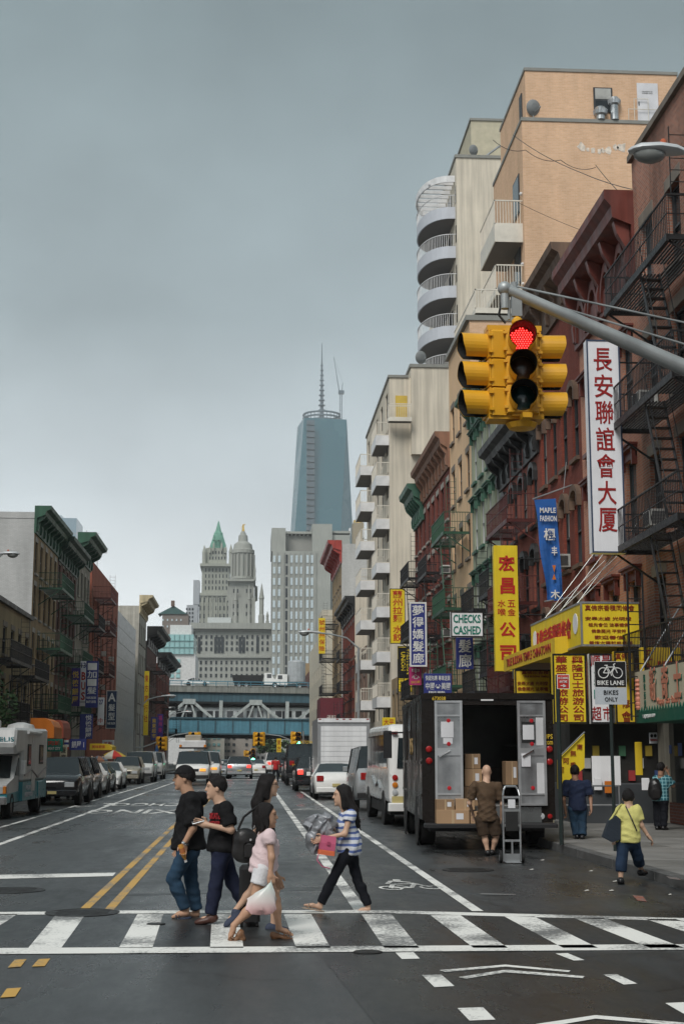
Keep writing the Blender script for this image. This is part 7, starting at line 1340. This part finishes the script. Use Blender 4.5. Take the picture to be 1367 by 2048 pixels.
def pattern(name, kind):
    m = bpy.data.materials.new(name); m.use_nodes = True; t = m.node_tree; b = t.nodes['Principled BSDF']; N = t.nodes.new; K = t.links.new; tc_ = N('ShaderNodeTexCoord'); s = N('ShaderNodeSeparateXYZ'); K(tc_.outputs['Object'], s.inputs[0]); nz_ = N('ShaderNodeTexNoise'); nz_.inputs['Scale'].default_value = 5; K(tc_.outputs['Object'], nz_.inputs['Vector'])
    def band(i, fq, duty, wob=.25):
        a = N('ShaderNodeMath'); a.operation = 'MULTIPLY_ADD'; a.inputs[1].default_value = fq; K(s.outputs[i], a.inputs[0]); w = N('ShaderNodeMath'); w.operation = 'MULTIPLY'; w.inputs[1].default_value = wob; K(nz_.outputs[0], w.inputs[0]); K(w.outputs[0], a.inputs[2]); f = N('ShaderNodeMath'); f.operation = 'FRACT'; K(a.outputs[0], f.inputs[0]); g = N('ShaderNodeMath'); g.operation = 'GREATER_THAN'; g.inputs[1].default_value = duty; K(f.outputs[0], g.inputs[0]); return g.outputs[0]
    mx_ = N('ShaderNodeMix'); mx_.data_type = 'RGBA'; K(mx_.outputs[2], b.inputs['Base Color']); b.inputs['Roughness'].default_value = .85
    if kind == 'stripe': mx_.inputs[6].default_value = (.62, .64, .68, 1); mx_.inputs[7].default_value = (.10, .15, .36, 1); K(band(2, 15, .56, 1.0), mx_.inputs[0])
    else:
        mx_.inputs[6].default_value = (.015, .10, .13, 1); mx_.inputs[7].default_value = (.22, .42, .45, 1); a = N('ShaderNodeMath'); a.operation = 'MAXIMUM'; K(band(2, 14, .82, .1), a.inputs[0]); K(band(0, 14, .82, .1), a.inputs[1]); K(a.outputs[0], mx_.inputs[0])
    return m
STR, PLAID = pattern('striped_top', 'stripe'), pattern('teal_plaid', 'plaid')
def gy(x, y, z=0): return G(x, y, z).y
# man in cap
Y1 = gy(385, 1836)
p1, J1 = person('man in black hoodie, black cap and blue jeans holding a bottle, leftmost walker', (385, 1836), Y1, (-1, -.05), dict(head=(368, 1557, 0), neck=(382, 1588, 0), shL=(385, 1600, -.19), shR=(379, 1600, .19), elL=(386, 1656, -.27), wrL=(369, 1686, -.27), haL=(367, 1702, -.26), elR=(383, 1658, .25), wrR=(363, 1690, .25), hipL=(375, 1704, -.09), hipR=(377, 1704, .09), knL=(346, 1757, -.10), anL=(372, 1820, -.10), toL=(346, 1834, -.11), knR=(383, 1766, .10), anR=(393, 1822, .10), toR=(367, 1836, .11)),
    dict(m=TB_, sleeve=.92, hem=1694, g=.034, flare=.035, fold=.009), dict(m=JEANS, len=1.96, g=.012, flare=.014), dict(kind='cap', m=cloth('black_cap', (.012, .012, .013)), low=-.01, front=.06), dict(kind='sandal', m=pm('navy_rubber', (.02, .03, .06), .6), sole=.022), SK1, head_s=1.04, slim=1.1, grip=(1.0, .6))
f = Field(J1['neck']-.25, J1['neck']+.25, .012); n_ = J1['neck']; f.ell(n_+v3((.10, 0, -.055)), (.085, .13, .085), None, .03); inst('hood', smesh('hood', [(*f.net(), TB_)], (.008, 30)), p1)
bt_ = empty('drink_bottle', Vector(J1['wrL'].tolist())+p1.location+Vector((-.015, .0, -.10)), 0); tag(bt_, 'amber juice bottle with white cap in the hand of the man in the cap', 'bottle'); bt_.rotation_euler = (0, R(160), R(20)); AMJ = pm('amber_juice', (.50, .24, .05), .12, spec=.6)
MB().lathe([(.001, -.09), (.028, -.09), (.031, -.08), (.031, .02), (.026, .045), (.014, .07), (.013, .085)], 14).build('bottle', AMJ, bt_, smooth=True); MB().lathe([(.016, .085), (.016, .11), (.001, .112)], 12).build('cap', WHT, bt_); MB().lathe([(.0318, -.05), (.0318, .0)], 14, cap=False).build('label_band', pm('bottle_label', (.35, .12, .04), .6), bt_)
wp = Vector(J1['wrL'].tolist())+p1.location; w_ = empty('wrist_watch', wp); tag(w_, 'steel wrist watch on the man in the black cap', 'watch'); dd = Vector((J1['wrL']-J1['elL']).tolist()); w_.rotation_euler = dd.to_track_quat('Z', 'Y').to_euler(); MB().lathe([(.037, -.012), (.040, 0), (.037, .012)], 16, cap=False).build('band', CHR, w_); MB().lathe([(.017, 0), (.017, .010), (.001, .011)], 12, Matrix.Translation((0, -.038, 0)) @ Matrix.Rotation(R(90), 4, 'X')).build('dial', PLAS, w_)
# man with phone
Y2 = gy(420, 1848)
p2, J2 = person('man in black printed t-shirt looking ahead with a phone in his hand', (420, 1848), Y2, (-1, -.1), dict(head=(432, 1576, 0), neck=(445, 1606, 0), shL=(451, 1615, -.18), shR=(441, 1615, .18), elL=(462, 1660, -.23), wrL=(417, 1650, -.22), haL=(401, 1645, -.20), elR=(445, 1664, .22), wrR=(415, 1652, .05), hipL=(443, 1704, -.08), hipR=(445, 1704, .08), knL=(431, 1772, -.08), anL=(421, 1830, -.09), toL=(394, 1845, -.09), knR=(465, 1765, .09), anR=(502, 1826, .10), toR=(483, 1850, .10)),
    dict(m=TB_, sleeve=.8, hem=1700, g=.024, flare=.02), dict(m=NAVYJ, len=1.97, g=.016, flare=.014), dict(kind='short', low=.0, front=.055), dict(kind='shoe', m=LEB), SK2, slim=1.0, grip=(.5, .6))
ph = empty('mobile_phone', Vector(J2['wrL'].tolist())+p2.location+Vector((-.11, .02, .035))); tag(ph, 'pale mobile phone held out by the man in the printed t-shirt', 'phone'); ph.rotation_euler = (R(20), R(-15), 0); MB().bbox(-.065, .065, -.033, .033, -.004, .006, .003).build('case', pm('phone_case', (.35, .36, .37), .3, .4), ph); MB().box(-.058, .058, -.029, .029, .0062, .007).build('screen', CGL, ph)
for i, t in enumerate(('SKATE', 'NEVER')): o = letters(t, pm('red_print', (.28, .015, .02), .8), p2, J2['neck']+v3((-.075, -.155, -.13-.085*i)), .14, .065, bold=.03, keep=False); o.rotation_euler = (math.pi/2, 0, R(-35))
# woman in dark top, behind
Y3 = gy(556, 1866)+.35
p3, J3 = person('woman with long black hair and glasses walking right, behind the woman in pink', (545, 1855), Y3, (1, .05), dict(head=(537, 1571, 0), neck=(528, 1600, 0), shL=(520, 1618, .17), shR=(524, 1618, -.17), elR=(512, 1665, -.22), wrR=(530, 1700, -.20), elL=(520, 1665, .22), wrL=(535, 1700, .2), hipL=(530, 1708, .08), hipR=(530, 1708, -.08), knL=(506, 1778, .08), anL=(470, 1822, .08), toL=(452, 1850, .08), knR=(550, 1782, -.06), anR=(546, 1850, -.06), toR=(574, 1861, -.06)),
    dict(m=TB_, sleeve=.6, hem=1712, g=.016, flare=.03), dict(m=cloth('beige_shorts', (.42, .36, .28)), len=.42, short=True, g=.022, flare=.0), dict(kind='long', long=.30, low=.02), dict(kind='shoe', m=cloth('dotted_canvas', (.05, .06, .09))), SK2, slim=.80, head_s=.96, fem=True)
gl = MB(); hc = J3['head']
for s in (-1, 1):
    c_ = v3((.095, s*.032, .012))+hc; gl.path([tuple(c_+v3((0, .022*math.cos(t*.7854), .016*math.sin(t*.7854)))) for t in range(9)], .0025, 4).tube(tuple(c_+v3((0, s*.022, 0))), tuple(hc+v3((-.01, s*.082, .012))), .003, 4)
gl.build('glasses', PLAS, p3)
# woman in pink
Y4 = gy(560, 1880)
p4, J4 = person('woman in pale pink blouse, white shorts and wedge sandals carrying a plastic bag', (545, 1876), Y4, (1, 0), dict(head=(533, 1632, 0), neck=(530, 1660, 0), shL=(528, 1670, .15), shR=(538, 1670, -.15), elR=(543, 1715, -.20), wrR=(541, 1746, -.20), haR=(542, 1760, -.20), elL=(540, 1715, .2), wrL=(552, 1750, .2), hipL=(526, 1737, .075), hipR=(526, 1737, -.075), knL=(551, 1800, .06), anL=(557, 1851, .05), toL=(584, 1870, .05), knR=(506, 1812, -.07), anR=(466, 1852, -.08), toR=(458, 1884, -.08)),
    dict(m=PINKT, sleeve=.42, hem=1740, g=.018, flare=.01, fold=.008), dict(m=WHTS, len=(.42, .42), short=True, g=.022), dict(kind='bob', low=.03), dict(kind='wedge', m=LEA, sole=.03), SK1, slim=.84, head_s=1.0, fem=True, grip=(.5, .9))
# woman in stripes
Y5 = gy(700, 1824)
p5, J5 = person('woman in blue and white striped top and dark trousers carrying a silver jacket', (690, 1822), Y5, (-1, .05), dict(head=(684, 1592, 0), neck=(693, 1618, 0), shL=(700, 1629, -.15), shR=(688, 1629, .15), elL=(689, 1668, -.20), wrL=(650, 1676, -.20), haL=(634, 1680, -.19), elR=(684, 1666, .18), wrR=(660, 1655, .05), hipL=(698, 1696, -.07), hipR=(698, 1696, .07), knL=(663, 1762, -.07), anL=(640, 1808, -.07), toL=(609, 1810, -.08), knR=(715, 1760, .08), anR=(736, 1812, .08), toR=(711, 1825, .08)),
    dict(m=STR, sleeve=.35, hem=1706, g=.02, flare=.02), dict(m=BLKT, len=1.96, g=.010, flare=.012), dict(kind='long', long=.20, low=.03), dict(kind='sandal', m=pm('beige_sandal', (.40, .30, .22), .6), sole=.010), SK2, slim=.82, fem=True, grip=(.4, .8))
# delivery man
Y6 = gy(978, 1711)
person('delivery man in brown uniform shirt and shorts at the back of the truck', (978, 1711), Y6, (-.1, 1), dict(head=(972, 1544, .06), neck=(971, 1563, 0), shL=(948, 1571, 0), shR=(995, 1571, 0), elL=(938, 1607, .05), wrL=(945, 1628, .22), elR=(1003, 1608, .02), wrR=(1001, 1635, .14), hipL=(961, 1640, 0), hipR=(986, 1640, 0), knL=(968, 1672, -.02), knR=(991, 1672, .0), anL=(974, 1702, -.05), anR=(984, 1701, .06), toL=(971, 1710, .10), toR=(990, 1708, .20)),
    dict(m=BRNU, sleeve=.75, hem=1641, g=.024, flare=.0, fold=.009), dict(m=BRNS, len=.95, short=True, g=.032), None, dict(kind='shoe', m=LEBK), SK2, slim=.98, head_s=1.0)
# man in navy shirt on the pavement
Y7 = gy(1157, 1678, HK)
person('man in navy t-shirt and jeans walking away along the right pavement', (1157, 1678), Y7, (.1, 1), dict(head=(1148, 1544, .03), neck=(1150, 1560, 0), shL=(1132, 1567, 0), shR=(1172, 1567, 0), elL=(1126, 1598, 0), wrL=(1130, 1622, .1), elR=(1180, 1596, -.02), wrR=(1181, 1616, -.1), hipL=(1145, 1618, 0), hipR=(1163, 1618, 0), knL=(1148, 1646, .05), knR=(1163, 1646, 0), anL=(1153, 1670, .0), anR=(1163, 1671, -.1), toL=(1152, 1676, .2), toR=(1164, 1677, .1)),
    dict(m=NAVT, sleeve=.8, hem=1620, g=.026, flare=.0), dict(m=JEANS, len=1.98, g=.026, flare=.025), dict(kind='short', low=.03, front=.05), dict(kind='shoe', m=LEBK), SK3, HK, slim=1.0, head_s=1.0)
# woman in lemon t-shirt stepping up the kerb
Y8 = gy(1241, 1769)
p8, J8 = person('woman in lemon yellow t-shirt and cropped jeans stepping up onto the kerb', (1250, 1769), Y8, (.25, 1), dict(head=(1255, 1596, .04), neck=(1255, 1611, 0), shL=(1240, 1620, 0), shR=(1272, 1619, 0), elL=(1234, 1652, -.04), wrL=(1232, 1672, .06), elR=(1281, 1650, -.02), wrR=(1295, 1672, -.02), haR=(1301, 1679, 0), hipL=(1246, 1682, 0), hipR=(1264, 1682, 0), knL=(1242, 1720, .0), knR=(1274, 1714, .12), anL=(1240, 1757, -.02), anR=(1281, 1740, .35), toL=(1241, 1767, .13), toR=(1291, 1746, .5)),
    dict(m=YLT, sleeve=.7, hem=1683, g=.022, flare=.0), dict(m=cloth('dark_blue_denim', (.022, .04, .075), var=.3), len=(1.62, 1.5), g=.022, flare=.02), dict(kind='short', low=.04, front=.05), dict(kind='shoe', m=LEBK), SK2, slim=.92, head_s=.92)
# man on the phone with backpack
Y9 = gy(1318, 1660, HK)
p9, J9 = person('man in teal plaid shirt with black backpack on the phone by the shop window', (1318, 1660), Y9, (.75, .6), dict(head=(1321, 1537, 0), neck=(1320, 1550, 0), shL=(1311, 1558, .1), shR=(1334, 1558, -.08), elL=(1312, 1590, .15), wrL=(1320, 1612, .2), elR=(1345, 1572, -.1), wrR=(1335, 1546, -.05), haR=(1331, 1538, -.04), hipL=(1313, 1604, .05), hipR=(1326, 1604, -.05), knL=(1313, 1630, .05), knR=(1327, 1630, -.05), anL=(1314, 1653, .05), anR=(1326, 1653, -.06), toL=(1322, 1658, .2), toR=(1333, 1658, .08)),
    dict(m=PLAID, sleeve=.8, hem=1600, g=.03, flare=.02), dict(m=BLKT, len=1.98, g=.022, flare=.02), dict(kind='short', low=.03), dict(kind='shoe', m=LEBK), SK3, HK)
def simple(label, px, py, H, fwd, topm, botm, blen, sk=SK1, z0=0, grp=None):
    Y = gy(px, py, z0); s = 2885/Y; h_ = H*s; a = lambda dx, t, d=0: (px+dx*h_, py-t*h_, d); fx = fwd[0]; c = abs(fwd[1]); w = .11*c+.015
    person(label, (px, py), Y, fwd, dict(head=a(.01*fx, .93), neck=a(0, .855), shL=a(-w, .82, -.15*abs(fx)), shR=a(w, .82, .15*abs(fx)), elL=a(-w*1.2, .64), wrL=a(-w*1.15+.03*fx, .50, .05), elR=a(w*1.2, .64), wrR=a(w*1.1+.03*fx, .5, .05), hipL=a(-.05*c-.005, .52), hipR=a(.05*c+.005, .52), knL=a(-.06*c-.02, .28), knR=a(.06*c+.03, .28), anL=a(-.06*c-.04, .045), anR=a(.06*c+.03, .045), toL=a(-.06*c-.03+.05*fx, .012, .1*fwd[1]), toR=a(.06*c+.04+.05*fx, .012, .1*fwd[1])),
        dict(m=topm, sleeve=.75, hem=py-.47*h_, g=.028), dict(m=botm, len=blen, g=.022, short=blen < 1.2), dict(kind='short', low=.03), dict(kind='shoe', m=LEBK), sk, z0, h=.024, face=False, group=grp)
simple('person in black top and pale shorts standing in the street by the beige SUV', 265, 1566, 1.75, (.2, 1), TB_, WHTS, .95, SK3); simple('person in pale blue shirt leaning beside the black SUV', 142, 1596, 1.72, (.8, .5), cloth('pale_blue_shirt', (.35, .42, .48)), BLKT, 1.97)
simple('distant person in red standing behind the white van far right', 551, 1562, 1.7, (.1, 1), cloth('red_shirt', (.40, .03, .03)), BLKT, 1.97); 
for px_, py_, m_, lb in ((184, 1566, TB_, 'person in black on the left pavement behind the white sedan'), (206, 1563, cloth('grey_shirt', (.25, .26, .27)), 'person in grey on the left pavement under the brown umbrella'), (240, 1559, cloth('teal_shirt', (.05, .2, .25)), 'person in teal on the left pavement by the red umbrella')): simple(lb, px_, py_, 1.68, (.3, -1), m_, BLKT, 1.97, SK2, HK)
# ============================================================ carried things
SBK = pm('black_bag_leather', (.013, .012, .012), .38, var=.2, bump=.15)
def bag(name, label, c, r, m, cut=None, parent=None, res=.010, cat='bag', fold=(.006, 30), B=None):
    o = empty(name, c); tag(o, label, cat); f = Field(-v3(r)*1.3-.03, v3(r)*1.3+.03, res); f.ell((0, 0, 0), r, B, .01).ell((0, 0, -r[2]*.35), (r[0]*1.02, r[1]*1.02, r[2]*.62), B, .02); inst('bag_body', smesh('bag', [(*f.net(), m)], fold), o); return o
c3 = Vector(at(491, 1690, Y3-.28)); o = bag('shoulder_bag', 'large black leather shoulder bag carried by the long haired woman', c3, (.135, .075, .17), SBK); s3 = Vector(J3['shR'].tolist())+p3.location-c3
MB().path([(-.08, 0, .15), (-.02, 0, .28), (s3.x-.02, s3.y-.06, s3.z+.05), (s3.x+.03, s3.y, s3.z+.03), (.08, 0, .16)], .012, 6).build('strap', SBK, o); MB().bbox(-.02, .10, -.10, -.07, -.11, .03, .02).build('pocket', SBK, o); MB().lathe([(.012, 0), (.012, .02)], 8, Matrix.Translation((.05, -.11, .06)) @ Matrix.Rotation(R(90), 4, 'X')).build('buckle', CHR, o)
c_ = G(500, 1832); sc_ = empty('rolling_suitcase', (at(499, 1800, Y3+.1).x, Y3+.25, 0)); tag(sc_, 'black upright suitcase pulled behind the long haired woman', 'suitcase'); MB().bbox(-.11, .11, -.17, .17, .06, .62, .03).build('case', pm('suitcase_fabric', (.012, .012, .013), .8, bump=.2), sc_); MB().path([(-.02, -.1, .6), (.08, -.1, 1.0), (.08, .1, 1.0), (-.02, .1, .6)], .010, 6).build('handle', PLAS, sc_); [wheel(sc_, x, y, .035, .03) for x in (-.08, .08) for y in (-.12, .12)]
# thin plastic carrier bag
h4 = Vector(J4['wrR'].tolist())+p4.location; o = empty('plastic_bag', h4+Vector((.0, -.01, -.09))); tag(o, 'thin pink and mint striped plastic bag held by the woman in pink', 'bag')
m = bpy.data.materials.new('striped_plastic_film'); m.use_nodes = True; t = m.node_tree; b_ = t.nodes['Principled BSDF']; cr_ = t.nodes.new('ShaderNodeValToRGB'); tx = t.nodes.new('ShaderNodeTexCoord'); sp_ = t.nodes.new('ShaderNodeSeparateXYZ'); t.links.new(tx.outputs['Object'], sp_.inputs[0]); mr_ = t.nodes.new('ShaderNodeMapRange'); mr_.inputs[1].default_value = -.26; mr_.inputs[2].default_value = .0; t.links.new(sp_.outputs[2], mr_.inputs[0]); t.links.new(mr_.outputs[0], cr_.inputs[0])
cr_.color_ramp.elements[0].color = (.70, .42, .42, 1); cr_.color_ramp.elements[1].color = (.55, .66, .62, 1); e_ = cr_.color_ramp.elements.new(.35); e_.color = (.70, .62, .60, 1); t.links.new(cr_.outputs[0], b_.inputs['Base Color']); b_.inputs['Roughness'].default_value = .25; b_.inputs['Transmission Weight'].default_value = .0; b_.inputs['Alpha'].default_value = .9
k = MB(); n = 28; rings = [(0, .012, .010, 0), (-.04, .035, .02, -.01), (-.09, .09, .035, -.05), (-.16, .135, .05, -.08), (-.23, .14, .055, -.09), (-.27, .10, .04, -.08), (-.28, .02, .01, -.07)]; prev = None
for z, rx, ry, dx in rings:
    i0 = len(k.v)
    for i in range(n): t_ = 2*math.pi*i/n; w = 1+.10*math.sin(t_*7+z*40)*(1 if z < -.02 else .2); k.v.append((dx+rx*w*math.cos(t_), ry*w*math.sin(t_), z+.02*math.sin(t_*3)*(1 if z < -.1 else 0)))
    if prev is not None:
        for i in range(n): j = (i+1) % n; k.f.append((prev+i, prev+j, i0+j, i0+i)); k.m.append(0)
    prev = i0
k.build('film', m, o, smooth=True); MB().path([(0, 0, -.02), (.01, 0, .05)], .008, 5).build('handle', m, o)
# crumpled silver jacket and small two-colour handbag
w5 = Vector(at(640, 1664, Y5-.12)); o = empty('folded_jacket', w5); tag(o, 'crumpled silver grey jacket over the arm of the woman in stripes', 'jacket'); SIL = pm('silver_nylon', (.27, .28, .30), .42, .3, var=.35, scale=9, bump=.6, bscale=14)
f = Field((-.28, -.2, -.30), (.28, .2, .30), .009); f.ell((0, 0, .06), (.14, .08, .15), None, .04).ell((-.08, 0, -.04), (.10, .07, .16), None, .04).ell((.06, .02, .12), (.10, .07, .09), None, .03).ell((-.05, -.02, -.16), (.06, .05, .08), None, .03); v_, F_ = f.net(); rr = np.random.RandomState(3)
for i in range(14): d_ = unit(rr.normal(size=3)); v_ = v_+d_*(.024*(.5-np.abs(np.sin(v_@unit(rr.normal(size=3))*rr.uniform(16, 40)+rr.uniform(0, 6)))))[:, None]
inst('cloth', smesh('cloth', [(v_, F_, SIL)]), o)
f = Field((-.1, -.12, -.2), (.15, .12, .1), .011); f.ell((.05, .05, -.04), (.05, .05, .10), None, .02); inst('lining', smesh('lining', [(*f.net(), pm('jacket_dark_lining', (.03, .03, .033), .6))], (.01, 40)), o)
c5 = Vector(at(654, 1692, Y5-.22)); o = empty('handbag', c5); tag(o, 'small pink and orange handbag with long strap held by the woman in stripes', 'handbag'); o.rotation_euler = (0, R(8), R(10)); MB().px([(-.045, -.045), (.045, -.045), (.045, .03), (.02, .115), (-.02, .115), (-.045, .03)], -.085, .085).build('upper_panel', pm('pink_leather', (.48, .10, .18), .4), o); MB().bbox(-.09, .09, -.05, .05, -.10, -.046, .008).build('lower_panel', pm('orange_leather', (.60, .14, .06), .4), o); MB().box(-.018, .018, -.056, -.047, .01, .05).build('clasp', pm('pink_leather_dark', (.34, .06, .12), .4), o); MB().path([(-.08, 0, -.05), (-.10, -.02, -.17), (-.03, -.03, -.23), (.06, -.02, -.24)], .006, 5).build('strap', MATS['pink_leather'], o)
# lemon woman's tote
c8 = Vector(at(1219, 1656, Y8-.05)); o = empty('tote_bag', c8); tag(o, 'dark blue black tote bag hanging from the shoulder of the woman in lemon', 'bag'); MB().prism([(-.11, -.12), (.02, -.19), (.13, -.15), (.14, .12), (.08, .17), (-.02, .10)], lambda a, c: (a, -.05, c), lambda a, c: (a, .07, c)).build('bag_body', pm('navy_nylon', (.02, .028, .04), .5, var=.2, bump=.3), o); s8 = Vector(J8['shL'].tolist())+p8.location-c8; MB().path([(.0, 0, .10), (s8.x*.8, s8.y-.07, s8.z+.06), (s8.x+.02, s8.y, s8.z+.075), (.12, .05, .12)], .014, 6).build('strap', YLT, o)
e8 = Vector(J8['hipR'].tolist())+p8.location-c8; MB().path([(s8.x+.05, s8.y-.08, s8.z+.06), (s8.x+.11, s8.y-.165, s8.z-.12), (e8.x+.02, e8.y-.17, e8.z+.14)], .009, 5).build('cross_strap', SBK, o)
c9 = Vector((J9['shL']*.6+J9['shR']*.4).tolist())+p9.location+Vector((-.17, -.12, -.22)); o = bag('backpack', 'black backpack worn by the man in the plaid shirt', c9, (.15, .13, .24), SBK); MB().bbox(-.1, .08, -.15, -.11, -.18, .0, .02).build('pocket', SBK, o)
# umbrellas and posts on the left pavement
def umbrella(label, px, py, Y, r, cols, H):
    p = at(px, py, Y); o = empty('market_umbrella', (p.x, Y, HK)); tag(o, label, 'umbrella'); MB().tube((0, 0, 0), (0, 0, p.z-HK), .025, 6).build('pole', ALU, o); z = p.z-HK; n = 8
    for i in range(n):
        a, b = 2*math.pi*i/n, 2*math.pi*(i+1)/n; k = MB()
        for u0, u1, z0_, z1_ in ((.02, .55, z, z-H*.45), (.55, 1, z-H*.45, z-H)): k.quad((r*u0*math.cos(a), r*u0*math.sin(a), z0_), (r*u0*math.cos(b), r*u0*math.sin(b), z0_), (r*u1*math.cos(b), r*u1*math.sin(b), z1_), (r*u1*math.cos(a), r*u1*math.sin(a), z1_))
        k.quad((r*math.cos(a), r*math.sin(a), z-H), (r*math.cos(b), r*math.sin(b), z-H), (r*math.cos(b), r*math.sin(b), z-H-.15), (r*math.cos(a), r*math.sin(a), z-H-.15)); k.build('canopy_panel', cols[i % len(cols)], o)
umbrella('red and yellow market umbrella over a stall on the left pavement', 228, 1500, 96, .85, (pm('umbrella_red', (.50, .04, .03), .7), pm('umbrella_yellow', (.60, .42, .05), .7), pm('umbrella_white', (.6, .58, .5), .7)), .42); umbrella('brown and blue market umbrella beside the red one', 197, 1511, 92, .62, (pm('umbrella_brown', (.25, .11, .06), .7), pm('umbrella_slate', (.10, .14, .18), .7)), .3)
b = leafy('street_tree', 'leafy street tree poking in at the left edge by the tan building', (at(-14, 1400, 60).x, 60, HK), 1.15, 2.4, 1500, .10, pm('street_leaves', (.035, .075, .025), .7, var=.5, scale=3))
o = empty('blue_post', (cx(315, 118), 118, HK)); tag(o, 'folded blue umbrella standing at the kerb near the white van', 'umbrella'); MB().lathe([(.12, 0), (.22, .3), (.26, 1.2), (.14, 2.2), (.03, 2.5)], 10).build('folded_canopy', pm('blue_canvas', (.03, .09, .22), .8), o); MB().tube((0, 0, 0), (0, 0, 2.6), .02, 5).build('pole', ALU, o)
pb = empty('barber_pole', (cx(137, 88), 88, HK)); tag(pb, 'red white and blue striped barber pole on the left pavement', 'barber pole')
for i in range(10): MB().lathe([(.14, 2.0+.14*i), (.14, 2.139+.14*i)], 10).build('stripe', (RED_, WTX, NAV, WTX)[i % 4], pb)
MB().tube((0, 0, 0), (0, 0, 2), .04, 6).build('post', PLAS, pb)
